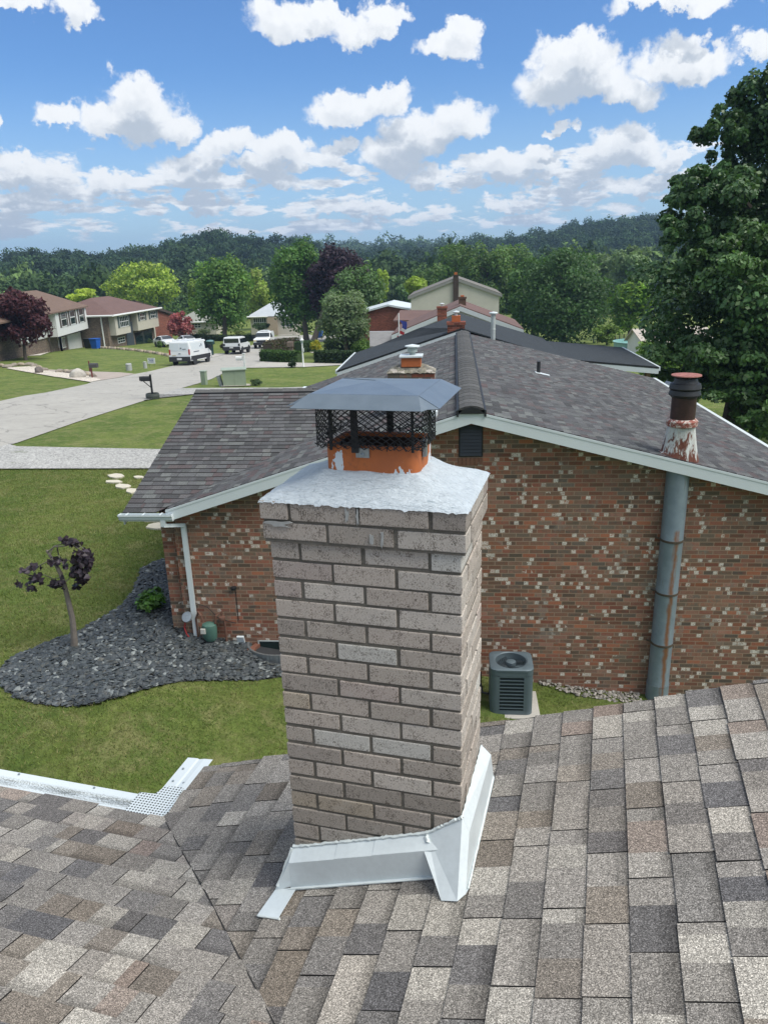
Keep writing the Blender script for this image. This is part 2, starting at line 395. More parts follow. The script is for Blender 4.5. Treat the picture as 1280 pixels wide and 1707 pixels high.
mb.build('rake_board', M_ALU, own)
mb = MB()                                      # walls
mb.box((EX+.35, -4.2, -6.6+CAMZ), (XR+5.0, RY-.35, mz(EX)-.14+CAMZ)); mb.box((-8.8, EY-9.2, -6.6+CAMZ), (EX+.35, EY-.35, mz(EX)-.14+CAMZ))
mb.prism([V3(EX+.35, RY-.35, mz(EX+.35)-.13), V3(XR, RY-.35, zR-.13), V3(XR+5.0, RY-.35, mz(EX+.35)-.13)], (0, -.2, 0))
OWNWALL = mb
mb = MB()
# valley line: a thin dark cut between the two planes
vl = []
for i in range(13):
    t = i/12; x = EX+t*3.2; y = EY-t*3.2; w = .006
    vl.append((x+rr.uniform(-.004, .004), y+rr.uniform(-.004, .004)))
for (xa, ya), (xb, yb) in zip(vl, vl[1:]):
    for s in (-1,):
        mb.mesh([V3(xa-.0016, ya-.0016, mz(xa)+.0085), V3(xa+.0016, ya+.0016, mz(xa)+.0085), V3(xb+.0016, yb+.0016, mz(xb)+.0085), V3(xb-.0016, yb-.0016, mz(xb)+.0085)], [(0, 1, 2, 3)])
under(mb.build('valley_line', M_EDGE), roof)
# gutters with leaf guard: trough, curved guard, perforated corner
gut = empty('gutter', V3(EX, EY, mz(EX))); under(gut, own)
def perf_mat():
    m, N, b = newmat('perforated white guard'); tc = N.node('ShaderNodeTexCoord').outputs['Object']
    v = N.vm('MULTIPLY', tc, (62, 62, 0)); f = N.vm('SUBTRACT', N.vm('FRACTION', v), (.5, .5, 0)); d = N.vm('LENGTH', f)
    c = N.mix(N.smooth(d, .25, .33), (.01, .01, .01), (.58, .64, .66)); N._in(b.inputs['Base Color'], c); b.inputs['Roughness'].default_value = .45; return m
def guard_mat():
    m, N, b = newmat('speckled leaf guard'); tc = N.node('ShaderNodeTexCoord').outputs['Object']
    s = N.node('ShaderNodeSeparateXYZ', {0: tc}); n = N.noise(tc, 130, 3, .7); n2 = N.noise(N.vm('MULTIPLY', tc, (2.2, 14, 1)), 1, 4, .6)
    yb = N.smooth(N.math('ABSOLUTE', N.math('SUBTRACT', s.outputs[1], EY+.035)), .045, .012)
    dirt = N.math('MULTIPLY', yb, N.smooth(N.math('ADD', N.math('MULTIPLY', n, .7), N.math('MULTIPLY', n2, .6)), .52, .72))
    c = N.mix(dirt, (.60, .66, .68), (.13, .14, .13)); c = N.mix(N.math('MULTIPLY', N.smooth(n, .62, .7), .6), c, (.2, .2, .18))
    N._in(b.inputs['Base Color'], c); b.inputs['Roughness'].default_value = .45; return m
M_PERF = perf_mat(); M_GUARD = guard_mat()
ge = mz(EX)
def gutprof(a, b, axis):
    """5 inch gutter run; axis 'x' faces +Y, axis 'y' faces -X"""
    mbg, mbt = MB(), MB()
    pr = [(0, -.005), (0, -.11), (.07, -.11), (.095, -.07), (.10, -.03), (.115, -.02), (.115, -.002)]
    for (p, q), (p2, q2) in zip(pr, pr[1:]):
        f = (lambda s, u, w: V3(s, EY+u, ge+w)) if axis == 'x' else (lambda s, u, w: V3(EX-u, s, ge+w))
        mbg.quad([f(a, p, q), f(b, p, q), f(b, p2, q2), f(a, p2, q2)])
    tp = [(-.03, .012), (.02, .008), (.05, .000), (.06, .004), (.10, .001), (.118, -.001), (.121, -.014)]
    for (p, q), (p2, q2) in zip(tp, tp[1:]): mbt.quad([f(a, p, q), f(b, p, q), f(b, p2, q2), f(a, p2, q2)])
    return mbg, mbt
a_, t_ = gutprof(-9, EX-.12, 'x'); under(a_.build('trough', M_ALU), gut); under(t_.build('leaf_guard', M_GUARD, smooth=False), gut)
a_, t_ = gutprof(EY+.12, RY+.06, 'y'); under(a_.build('trough', M_ALU), gut); under(t_.build('leaf_guard', M_ALU), gut)
mb = MB()
for q in ([(EX-.20, EY-.035), (EX-.01, EY-.03), (EX+.02, EY+.02), (EX-.005, EY+.2), (EX-.1, EY+.19), (EX-.12, EY+.125), (EX-.2, EY+.118)],):
    mb.prism([V3(x, y, ge+.008+max(0, x-EX)*.3) for x, y in q], (0, 0, .004))
under(mb.build('corner_guard', M_PERF), gut)
for x, y in ((EX-.09, EY+.24), (EX-.03, EY+.24), (EX-.09, EY+.34), (EX-.18, EY+.03), (EX-.18, EY+.09), (EX-.45, EY+.10), (EX-.9, EY+.1)): mb = MB(); mb.lathe([(.006, 0), (.006, .003), (0, .005)], V3(x, y, ge+.004), 8); under(mb.build('screw', M_GALV), gut)
# ================================================================== the chimney we look over
CB = 8/3*.0254; CX0, CX1, CY0, CY1, CZ = -.969, -.360, 2.043, 2.440, -.825
chim = empty('chimney', V3(-.664, 2.24, mz(-.66)), 'tall tan brick chimney with silver crown and blue-grey metal cap rising from foreground shingles', 'chimney')
def brick_mat():
    m, N, b = newmat('tan wirecut brick'); tc = N.node('ShaderNodeTexCoord').outputs['Object']
    a = N.node('ShaderNodeAttribute', attribute_name='col').outputs['Color']
    st = N.vm('MULTIPLY', tc, (1, 1, .6))
    pit = N.noise(st, 290, 3, .8, .8); blot = N.noise(tc, 24, 5, .75)
    c = N.mix(N.smooth(N.math('ADD', pit, N.math('MULTIPLY', N.math('SUBTRACT', blot, .5), .55)), .50, .36), a, N.mix(1, a, (.30, .285, .27, 1), 'MULTIPLY'))
    c = N.mix(N.math('MULTIPLY', N.smooth(blot, .45, .75), .35), c, N.mix(1, c, (.55, .53, .52, 1), 'MULTIPLY'))
    c = N.mix(N.math('MULTIPLY', N.smooth(N.noise(tc, 9, 4, .7), .55, .75), .3), c, (.42, .40, .37))
    N._in(b.inputs['Base Color'], c); b.inputs['Roughness'].default_value = .92; b.inputs['Specular IOR Level'].default_value = .2
    N._in(b.inputs['Normal'], N.bump(pit, .55, .003)); return m
M_BRK = brick_mat(); M_MORT = mat('dark mortar', (.140, .130, .110), .95, var=.35, vscale=30, bump=.6, bscale=160)
BP = [((.47, .42, .37), 5), ((.41, .37, .325), 4), ((.52, .48, .43), 3), ((.47, .41, .33), .7), ((.455, .395, .355), .9), ((.35, .315, .28), 1.5)]
def brick_run(mb, row, x0, x1, y0, y1, zt, rb, darker=1.0, white=0, pat=None):
    """one course: bricks along the front, right, back and left faces, butted at the corners"""
    h = CB-.0105; z1 = zt-.0005; z0_ = z1-h; j = .0105; full = (x1-x0-2*j)/3; half = (full-j)/2; dp = .09
    even = row % 2
    fr = [half, full, full, half] if even else [full, full, full]
    if pat: fr = pat
    def one(a, b, c=None):
        c = c or pick(BP, rb); k = rb.uniform(.93, 1.07)*darker
        if white and rb.random() < white: c = (.54, .53, .49)
        e = [rb.uniform(-.0012, .0012) for _ in range(4)]
        e = [q_*1.8 for q_ in e]; mb.box((a[0], a[1]+e[0], a[2]+e[1]), (b[0]+e[2], b[1], b[2]+e[3]), tuple(q*k for q in c), bev=.0032)
    x = x0
    for i, w in enumerate(fr):
        c = None
        if even and i == 3 and row in (4, 6, 8, 10): c = (.46, .395, .315)
        if (i == 0 or i == len(fr)-1): one((x, y0, z0_+CAMZ), (x+w, y0+(dp if not even else full), z1+CAMZ), c)
        else: one((x, y0, z0_+CAMZ), (x+w, y0+dp, z1+CAMZ), c)
        x += w+j
    sf = (y1-y0-j)/2
    if even:      # header corner in front: a full brick runs down each side, then another
        ya = y0+full+j
        for xa, xb in ((x0, x0+dp), (x1-dp, x1)): one((xa, ya, z0_+CAMZ), (xb, y1, z1+CAMZ))
    else:
        ya = y0+dp+j; mid = y1-dp-j
        for xa, xb in ((x0, x0+dp), (x1-dp, x1)): one((xa, ya, z0_+CAMZ), (xb, mid, z1+CAMZ)); one((xa, mid+j, z0_+CAMZ), (xb, y1, z1+CAMZ))
    one((x0+dp+j, y1-dp, z0_+CAMZ), (x1-dp-j, y1, z1+CAMZ))
rb = random.Random(11)
mb = MB()
for k in range(22):
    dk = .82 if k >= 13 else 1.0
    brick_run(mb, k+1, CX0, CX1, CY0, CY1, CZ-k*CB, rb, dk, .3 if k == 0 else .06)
cp = .015
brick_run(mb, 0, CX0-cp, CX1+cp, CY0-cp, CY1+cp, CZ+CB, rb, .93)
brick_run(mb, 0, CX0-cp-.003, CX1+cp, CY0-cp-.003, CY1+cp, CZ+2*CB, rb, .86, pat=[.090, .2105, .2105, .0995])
mb.build('brickwork', M_BRK, chim)
mb = MB(); i_ = .0045
mb.box((CX0+i_, CY0+i_, CZ-22*CB+CAMZ), (CX1-i_, CY1-i_, CZ+CAMZ)); mb.box((CX0-cp+i_, CY0-cp+i_, CZ+CAMZ+.0), (CX1+cp-i_, CY1+cp-i_, CZ+2*CB-.002+CAMZ))
mb.build('mortar', M_MORT, chim)
mb = MB()                                       # smeared patches of sealant on the corbel
def smear(x, z, w, h, seed):
    mb = MB()
    q = random.Random(seed); pts = []
    for i in range(14):
        t = i/14*2*math.pi; k = q.uniform(.45, 1.15); pts.append(V3(x+w/2*k*max(-1, min(1, 1.3*math.cos(t))), CY0-cp-.0045, z+h/2*k*max(-1, min(1, 1.3*math.sin(t)))))
    mb.prism(pts, (0, .0035, 0)); mb.build('sealant_smear', mat('grey sealant', (.33, .34, .33), .7, var=.25, vscale=60), chim)
smear(-.930, CZ+CB-.004, .095, .020, 1); smear(-.705, CZ+1.55*CB, .012, .050, 2); smear(-.672, CZ+1.55*CB, .010, .054, 3); smear(-.628, CZ+.5*CB, .016, .046, 4); smear(-.597, CZ+.5*CB, .010, .048, 5)
# crown: lumpy silver-white coated wash with a ragged edge
FX0, FX1, FY0, FY1 = -.803, -.508, 2.125, 2.335
def crown_mat():
    m, N, b = newmat('silver white roof coating'); tc = N.node('ShaderNodeTexCoord').outputs['Object']
    n = N.noise(tc, 26, 8, .72, 1.2); n2 = N.noise(tc, 75, 6, .7, .8)
    n3 = N.noise(N.vm('MULTIPLY', tc, (1, 3.5, 1)), 40, 5, .7, 1.5); c = N.mix(N.smooth(n3, .30, .5), (.33, .40, .45), (.56, .63, .68)); c = N.mix(N.math('MULTIPLY', N.smooth(n, .36, .28), .5), c, (.30, .33, .36))
    N._in(b.inputs['Base Color'], c); b.inputs['Roughness'].default_value = .5
    N._in(b.inputs['Normal'], N.bump(n3, 1.0, .006, N.bump(n, .7, .010))); return m
from mathutils import noise as mn
mb = MB(); cx0, cx1, cy0, cy1 = CX0-cp-.006, CX1+cp+.006, CY0-cp-.007, CY1+cp+.005; zt = CZ+2*CB
nx, ny_ = 90, 60; grid = []
for j in range(ny_+1):
    for i in range(nx+1):
        x = cx0+(cx1-cx0)*i/nx; y = cy0+(cy1-cy0)*j/ny_
        dx = max(FX0-x, 0, x-FX1); dy = max(FY0-y, 0, y-FY1); ex = min(x-cx0, cx1-x); ey = min(y-cy0, cy1-y); e = min(ex, ey)
        d = math.hypot(dx, dy); t = e/(e+d+1e-6); h = .004+.076*t**1.05
        h += .005*mn.noise(Vector((x*14, y*14, 1)))+.0015*mn.noise(Vector((x*50, y*50, 3)))+.0025*abs(mn.noise(Vector((x*20+4, y*70, 3))))
        if e < 1e-6:
            h = -.001-.006*abs(mn.noise(Vector((x*110, y*110, 0))))-(.005 if mn.noise(Vector((x*60, y*60, 6))) > .35 else 0)
        elif e < .012: h *= .55+.45*e/.012
        grid.append(V3(x, y, zt+h))
mb.mesh(grid, [(j*(nx+1)+i, j*(nx+1)+i+1, (j+1)*(nx+1)+i+1, (j+1)*(nx+1)+i) for j in range(ny_) for i in range(nx)])
M_CRN = crown_mat(); mb.build('crown', M_CRN, chim, smooth=True)
# flue tile: rounded rectangle, hollow
def rrect(x0, x1, y0, y1, r, n=6):
    out = []
    for cx_, cy_, a in ((x1-r, y1-r, 0), (x0+r, y1-r, 90), (x0+r, y0+r, 180), (x1-r, y0+r, 270)):
        for i in range(n+1): t = R_(a+90*i/n); out.append((cx_+r*math.cos(t), cy_+r*math.sin(t)))
    return out
def flue_mat():
    m, N, b = newmat('terracotta flue'); tc = N.node('ShaderNodeTexCoord').outputs['Object']
    s = N.node('ShaderNodeSeparateXYZ', {0: tc}); n = N.noise(N.vm('MULTIPLY', tc, (1, 1, .6)), 26, 5, .7, .5); n2 = N.noise(tc, 6, 4, .6)
    c = N.mix(N.smooth(n2, .3, .7), (.46, .135, .035), (.36, .11, .04)); c = N.mix(N.math('MULTIPLY', N.smooth(n, .58, .7), .5), c, (.20, .07, .035))
    hh = N.math('SUBTRACT', s.outputs[2], CAMZ+zt+.062)      # coating splashed up the foot
    paint = N.smooth(N.math('SUBTRACT', N.math('MULTIPLY', N.math('SUBTRACT', N.noise(N.vm('MULTIPLY', tc, (1, 1, .5)), 15, 4, .65), .47), .50), N.math('MULTIPLY', hh, 1.0)), .018, .022)
    c = N.mix(paint, c, (.60, .66, .70)); N._in(b.inputs['Base Color'], c); b.inputs['Roughness'].default_value = .75
    N._in(b.inputs['Normal'], N.bump(N.math('ADD', n, N.math('MULTIPLY', paint, .8)), .35, .005)); return m
mb = MB(); fo = rrect(FX0, FX1, FY0, FY1, .035); fi = rrect(FX0+.018, FX1-.018, FY0+.018, FY1-.018, .025); ft = -.532; nf = len(fo)
vs = [V3(x, y, zt-.01) for x, y in fo]+[V3(x, y, ft) for x, y in fo]+[V3(x, y, ft) for x, y in fi]+[V3(x, y, ft-.012) for x, y in fi]
mb.mesh(vs, [(a*nf+i, a*nf+(i+1) % nf, (a+1)*nf+(i+1) % nf, (a+1)*nf+i) for a in range(3) for i in range(nf)])
mbi = MB(); mbi.mesh([V3(x, y, ft-.012) for x, y in fi]+[V3(x, y, ft-.6) for x, y in fi], [(i, (i+1) % nf, nf+(i+1) % nf, nf+i) for i in range(nf)]+[tuple(range(nf, 2*nf))]); mbi.build('sooty_liner', mat('soot', (.03, .018, .015), .95, var=.4, vscale=20), chim)
mb.build('flue_tile', flue_mat(), chim, smooth=True)
# chimney cap: lid with four bent skirts, legs, clips, expanded metal cage
cap = empty('cap', V3(-.66, 2.25, -.40)); under(cap, chim)
def lid_mat():
    m, N, b = newmat('blue grey coated steel'); tc = N.node('ShaderNodeTexCoord').outputs['Object']
    n = N.noise(tc, 14, 5, .6); c = N.mix(n, (.10, .135, .17), (.19, .235, .28)); sc = N.smooth(N.noise(N.vm('MULTIPLY', tc, (60, 60, 60)), 1, 2, .5), .80, .82)
    c = N.mix(sc, c, (.6, .62, .64)); N._in(b.inputs['Base Color'], c); b.inputs['Roughness'].default_value = .33; b.inputs['Metallic'].default_value = .35
    N._in(b.inputs['Normal'], N.bump(N.noise(tc, 7, 2, .5), .12, .01)); return m
LZ = -.372; LX0, LX1, LY0, LY1 = -.832, -.497, 2.10, 2.415
tpc = [V3(LX0, LY0, LZ), V3(LX1, LY0, LZ), V3(LX1, LY1, LZ), V3(LX0, LY1, LZ)]; pk = V3(-.680, 2.30, LZ+.012)
SZ = LZ-.034
sk = [(V3(-.874, 2.045, SZ), V3(-.478, 2.045, SZ)), (V3(-.437, 2.10, SZ-.002), V3(-.437, 2.45, SZ)), (V3(-.478, 2.485, SZ), V3(-.86, 2.485, SZ)), (V3(-.90, 2.45, SZ), V3(-.90, 2.085, SZ))]
notch = [V3(-.464, 2.064, SZ+.003), V3(-.488, 2.44, SZ+.014), V3(-.845, 2.44, SZ+.014), V3(-.848, 2.085, SZ+.012)]
mb = MB(); fl = []
for i in range(4): mb.quad([tpc[i], tpc[(i+1) % 4], pk])
for i in range(4):
    a, b = sk[i]; mb.quad([tpc[i], a, b, tpc[(i+1) % 4]])
    mb.quad([tpc[(i+1) % 4], b, notch[i]]); mb.quad([tpc[(i+1) % 4], notch[i], sk[(i+1) % 4][0]])
lid = mb.build('lid', lid_mat()); under(lid, cap); md = lid.modifiers.new('sheet', 'SOLIDIFY'); md.thickness = .0016; md.offset = -1
LEG = []
for x in (-.700,): mb = MB(); LEG.append(mb); mb.box((x-.011, FY0-.012, ft-.018+CAMZ), (x+.011, FY0-.009, LZ-.003+CAMZ))
for x in (-.652,): mb = MB(); LEG.append(mb); mb.box((x-.011, FY1+.009, ft-.018+CAMZ), (x+.011, FY1+.012, LZ-.003+CAMZ))
for x, y in ((-.776, FY0-.010), (-.522, FY0-.006)): mb = MB(); LEG.append(mb); mb.box((x-.004, y-.002, ft-.012+CAMZ), (x+.004, y+.002, LZ-.003+CAMZ))
for x in (FX0-.014, FX1+.012): mb = MB(); LEG.append(mb); mb.box((x-.0015, 2.225, ft-.01+CAMZ), (x+.0015, 2.247, LZ-.030+CAMZ))
for mb in LEG: under(mb.build('leg', M_BLK), cap)
mb = MB(); per = rrect(FX0-.030, FX1+.014, FY0-.016, FY1+.016, .045, 8)
# resample perimeter
pp = [Vector((x, y)) for x, y in per]; L = [0]
for i in range(len(pp)): L.append(L[-1]+(pp[(i+1) % len(pp)]-pp[i]).length)
def pat(s):
    s %= L[-1]
    for i in range(len(pp)):
        if s <= L[i+1]: t = (s-L[i])/(L[i+1]-L[i]); return pp[i].lerp(pp[(i+1) % len(pp)], t)
    return pp[0]
nd = 40; dw = L[-1]/nd; rows = 15; hz0, hz1 = ft-.006, LZ-.028; dh = (hz1-hz0)/rows
q = random.Random(5)
def node(i, j):
    s = (i+.5*(j % 2))*dw; p = pat(s+q.uniform(-.0012, .0012)); return V3(p.x, p.y, hz0+dh*j)
nodes = {(i, j): node(i, j) for i in range(nd) for j in range(rows+1)}
for j in range(rows):
    for i in range(nd):
        a = nodes[(i, j)]
        for di in ((0, -1) if j % 2 == 0 else (0, 1)):
            mb.tube([a, nodes[((i+di) % nd, j+1)]], .0014, 4, cap=False)
for k in range(130):                              # the tangled, bent-in foot of the cage
    s = q.random()*L[-1]; p = pat(s); p2 = pat(s+q.uniform(-.03, .03)); cxy = Vector((-.64, 2.24)); f_ = q.uniform(-.06, .10)
    mb.tube([V3(*(p.lerp(cxy, f_)), ft+q.uniform(-.008, .020)), V3(*(p2.lerp(cxy, q.uniform(-.04, .12))), ft+q.uniform(-.004, .030))], .0018, 4, cap=False)
under(mb.build('cage', M_BLK), cap)
mb = MB(); bp = MB()
mb.box((-.700, FY0-.006, ft-.034+CAMZ), (-.657, FY0-.0005, ft-.004+CAMZ), bev=.0015); bp.lathe([(.0065, -.004), (.0065, .003), (.004, .005), (.004, .010), (0, .0105)], V3(-.679, FY0-.006, ft-.024), 6, X=Matrix.Rotation(R_(90), 3, 'X'))
mb2 = MB(); mb2.box((FX1+.0005, 2.18, ft-.040+CAMZ), (FX1+.004, 2.215, ft+.006+CAMZ), bev=.001); mb2.box((FX1+.004, 2.17, ft-.036+CAMZ), (FX1+.014, 2.195, ft+.014+CAMZ))
under(mb2.build('clip', M_GALV), cap); cl_ = mb.build('clip', M_GALV); under(cl_, cap); under(bp.build('bolt', M_GALV), cap)
# flashing: bent white metal around the foot
M_FL = mat('white flashing', (.56, .62, .64), .42, var=.10, vscale=9, fine=.04, fscale=60); M_CAULK = mat('pale caulk', (.60, .66, .66), .5, var=.12, vscale=40)
fls = MB(); e = .003
FL, FR = CX0, CX1
def mq(x, h): return mz(x)+h
yA = CY0-.048; pts_t = [(FL-.002, .135), (-.50, .12)]
# front: sloping bright lip, shaded upright, toe on the shingles
xs = [FL-.004+(.50-.0)*0, FL+.2, FL+.42]
fr = [FL-.006, -.80, -.66, -.40]
for a, b in zip(fr, fr[1:]):
    ha, hb = .150, .145
    fls.quad([V3(a, CY0-e, mq(a, .152)), V3(b, CY0-e, mq(b, .148)), V3(b, CY0-.050, mq(b, .118)), V3(a, CY0-.050, mq(a, .120))])
    fls.quad([V3(a, CY0-.050, mq(a, .120)), V3(b, CY0-.050, mq(b, .118)), V3(b, CY0-.052, mq(b, .012)), V3(a, CY0-.052, mq(a, .012))])
    fls.quad([V3(a, CY0-.052, mq(a, .012)), V3(b, CY0-.052, mq(b, .012)), V3(b, CY0-.066, mq(b, .011)), V3(a, CY0-.066, mq(a, .011))])
# left end: tapering wing running towards us on the shingles
fls.quad([V3(FL-.006, CY0-e, mq(FL, .152)), V3(FL-.006, CY0-.050, mq(FL, .120)), V3(FL-.006, CY0-.052, mq(FL, .012)), V3(FL-.065, CY0-.062, mq(FL-.065, .014))])
fls.quad([V3(FL-.065, CY0-.058, mq(FL-.065, .014)), V3(FL+.02, CY0-.058, mq(FL+.02, .014)), V3(FL+.005, 1.852, mq(FL, .013)), V3(FL-.085, 1.872, mq(FL-.085, .013))])
fls.quad([V3(FL-.006, CY0-e, mq(FL, .152)), V3(FL-.065, CY0-.060, mq(FL-.065, .014)), V3(FL-.065, CY0+.05, mq(FL-.065, .014)), V3(FL-.006, CY0+.05, mq(FL, .1))])
# left side run behind
fls.quad([V3(FL-.004, CY0, mq(FL, .14)), V3(FL-.06, CY0, mq(FL-.06, .013)), V3(FL-.06, CY1+.06, mq(FL-.06, .013)), V3(FL-.004, CY1+.06, mq(FL, .14))])
# right end: folded triangular ear and the upslope run
A = V3(-.475, CY0-.006, mq(-.475, .150)); B = V3(FR+.004, CY0-.006, mq(FR, .205)); C = V3(FR+.018, 1.872, mq(FR+.018, .012)); D = V3(-.395, 1.880, mq(-.395, .012)); A2 = V3(-.475, CY0-.052, mq(-.475, .115))
fls.quad([A, B, C, D]); fls.quad([A, D, A2])
Fm = V3(FR+.030, CY0-.02, mq(FR+.03, .150))
R1 = V3(FR+.004, CY1+.02, mq(FR, .190)); R2 = V3(FR+.040, CY1+.02, mq(FR+.04, .140)); R3 = V3(FR+.046, CY1+.06, mq(FR+.046, .012))
fls.quad([B, R1, R2, Fm]); fls.quad([B, Fm, C]); fls.quad([Fm, R2, R3, V3(FR+.040, 1.90, mq(FR+.04, .012))]); fls.quad([Fm, V3(FR+.040, 1.90, mq(FR+.04, .012)), C])
fls.quad([V3(FR+.040, 1.90, mq(FR+.04, .011)), R3, V3(FR+.052, CY1+.05, mq(FR+.052, .011)), V3(FR+.048, 1.93, mq(FR+.048, .011))])
flo = fls.build('flashing', M_FL, chim, recalc=False); md = flo.modifiers.new('sheet', 'SOLIDIFY'); md.thickness = .0015; md.offset = 0
mb = MB()
def bead(pts, r, seed=0, n=28):
    q = random.Random(seed); out = []; 
    for (a, b) in zip(pts, pts[1:]):
        a, b = Vector(a), Vector(b)
        for i in range(n): out.append(a.lerp(b, i/n)+Vector((q.uniform(-1, 1), q.uniform(-.5, .5), q.uniform(-1, 1)))*r*.35)
    out.append(Vector(pts[-1])); mb.tube(out, [r*q.uniform(.7, 1.2) for _ in out], 6)
bead([V3(FL-.004, CY0-.006, mq(FL, .154)), V3(-.70, CY0-.006, mq(-.70, .154)), V3(-.475, CY0-.006, mq(-.475, .156)), B+Vector((0, -.004, .004))], .0055, 1)
bead([B, R1], .004, 2); bead([A, V3(-.468, CY0-.03, mq(-.47, .135))], .008, 3, 5)
bead([V3(FL-.008, CY0-.01, mq(FL, .150)), V3(FL-.055, CY0-.06, mq(FL-.05, .03))], .0055, 4, 8)
bead([V3(FL-.01, CY0-.064, mq(FL, .013)), V3(-.43, CY0-.064, mq(-.43, .013))], .003, 5)
bead([V3(FL-.085, 1.868, mq(FL-.085, .013)), V3(FL+.01, 1.85, mq(FL, .012))], .004, 6, 8)
bead([V3(FR+.046, 1.92, mq(FR+.046, .013)), R3], .0035, 7)
mb.build('caulk_bead', M_CAULK, chim, smooth=True)
# ================================================================== the ground
def lawn_mat(name, a, b_, c_, sc=1.0):
    m, N, b = newmat(name); tc = N.node('ShaderNodeTexCoord').outputs['Object']
    n1 = N.noise(tc, .45*sc, 6, .68); n2 = N.noise(tc, 1.6*sc, 8, .78, .4); n3 = N.noise(N.vm('MULTIPLY', tc, (1, 1.6, 1)), 42*sc, 3, .7)
    c = N.mix(N.smooth(n1, .38, .66), a, b_); c = N.mix(N.math('MULTIPLY', N.smooth(n2, .46, .66), .8), c, c_)
    k = N.math('MULTIPLY', N.math('MULTIPLY_ADD', n3, 1.3, .35), N.math('MULTIPLY_ADD', N.noise(tc, 7*sc, 6, .75), 1.5, .25)); c = N.mix(1, c, N.node('ShaderNodeCombineColor', {0: k, 1: k, 2: k}).outputs[0], 'MULTIPLY')
    N._in(b.inputs['Base Color'], c); b.inputs['Roughness'].default_value = .9; b.inputs['Specular IOR Level'].default_value = .15
    N._in(b.inputs['Normal'], N.bump(N.math('ADD', n3, n2), .9, .05)); return m
M_LAWN = lawn_mat('lawn', (.098, .150, .034), (.160, .205, .052), (.235, .235, .10))
def ground_mesh():
    def axis(lim0, lim1, fine0, fine1, st, grow):
        out = [fine0]; v = fine0
        while v < fine1: v += st; out.append(v)
        d = st
        while v < lim1: d *= grow; v += d; out.append(v)
        v = fine0; d = st
        while v > lim0: d *= grow; v -= d; out.insert(0, v)
        return out
    xs = axis(-2000, 2000, -90, 40, 1.0, 1.3); ys = axis(-1500, 2000, -10, 150, 1.0, 1.25)
    vs = [(x, y, g(x, y)) for y in ys for x in xs]; nx = len(xs)
    fs = [(j*nx+i, j*nx+i+1, (j+1)*nx+i+1, (j+1)*nx+i) for j in range(len(ys)-1) for i in range(nx-1)]
    mb = MB(); mb.mesh(vs, fs); o = mb.build('ground', M_LAWN, smooth=True, recalc=False); o['kind'] = 'structure'; return o
ground_mesh()
def drape(name, poly, m, lift=.03, kind='structure', label=None, cat=None, step=1.0, group=None):
    """a sheet following the ground inside a polygon of ground points"""
    bm = bmesh.new(); pts = [Vector((p[0], p[1], 0)) for p in poly]
    vs = [bm.verts.new(p) for p in pts]
    for t in tessellate_polygon([pts]):
        try: bm.faces.new([vs[i] for i in t])
        except Exception: pass
    x0, x1 = min(p.x for p in pts), max(p.x for p in pts); y0, y1 = min(p.y for p in pts), max(p.y for p in pts)
    y = math.ceil(y0/step)*step
    while y < y1: bmesh.ops.bisect_plane(bm, geom=list(bm.verts)+list(bm.edges)+list(bm.faces), plane_co=(0, y, 0), plane_no=(0, 1, 0)); y += step
    x = math.ceil(x0/step)*step
    while x < x1: bmesh.ops.bisect_plane(bm, geom=list(bm.verts)+list(bm.edges)+list(bm.faces), plane_co=(x, 0, 0), plane_no=(1, 0, 0)); x += step
    for v in bm.verts: v.co.z = g(v.co.x, v.co.y)+lift
    bmesh.ops.recalc_face_normals(bm, faces=bm.faces)
    if sum(f.normal.z for f in bm.faces) < 0: bmesh.ops.reverse_faces(bm, faces=bm.faces)
    me = bpy.data.meshes.new(name); bm.to_mesh(me); bm.free(); me.materials.append(m)
    o = bpy.data.objects.new(name, me); COL.objects.link(o)
    return tag(o, label, cat, group, kind)
def gp(*pts): return [atG(x, y) for x, y in pts]
def road_mat(name, base, gravel=0):
    m, N, b = newmat(name); tc = N.node('ShaderNodeTexCoord').outputs['Object']
    n1 = N.noise(tc, .35, 5, .6); n2 = N.noise(tc, 2.5, 6, .7); n3 = N.noise(tc, 45, 3, .7)
    k = N.math('ADD', N.math('MULTIPLY_ADD', n1, .35, .55), N.math('MULTIPLY', n2, .5)); c = N.mix(1, (*base, 1), N.node('ShaderNodeCombineColor', {0: k, 1: k, 2: k}).outputs[0], 'MULTIPLY')
    k = N.math('MULTIPLY_ADD', n3, .5, .75); c = N.mix(1, c, N.node('ShaderNodeCombineColor', {0: k, 1: k, 2: k}).outputs[0], 'MULTIPLY')
    if gravel:
        v = N.voro(tc, 22, 'Color'); s = N.node('ShaderNodeSeparateColor', {0: v}).outputs[0]; c = N.mix(.55, c, N.mix(1, c, N.ramp(s, (0, .35), (1, 1.75)), 'MULTIPLY'))
        v2 = N.noise(tc, 1.1, 5, .6); c = N.mix(N.math('MULTIPLY', N.smooth(v2, .62, .7), .5), c, (.10, .13, .05)); N._in(b.inputs['Normal'], N.bump(s, .8, .02))
    else:   # thin cracks and joints
        d = N.voro(N.vm('ADD', tc, N.vm('SCALE', N.noise(tc, 1.2, 4, .6, out='Color'), scale=1.2)), .22, 'Distance', 'DISTANCE_TO_EDGE')
        c = N.mix(N.math('MULTIPLY', N.smooth(d, .012, .004), .5), c, (.12, .12, .11)); N._in(b.inputs['Normal'], N.bump(n3, .3, .01))
    N._in(b.inputs['Base Color'], c); b.inputs['Roughness'].default_value = .9; return m
M_ROAD = road_mat('worn concrete street', (.36, .35, .32)); M_GRAV = road_mat('pale gravel', (.35, .35, .335), 1); M_CONC = road_mat('pale concrete', (.40, .385, .35))
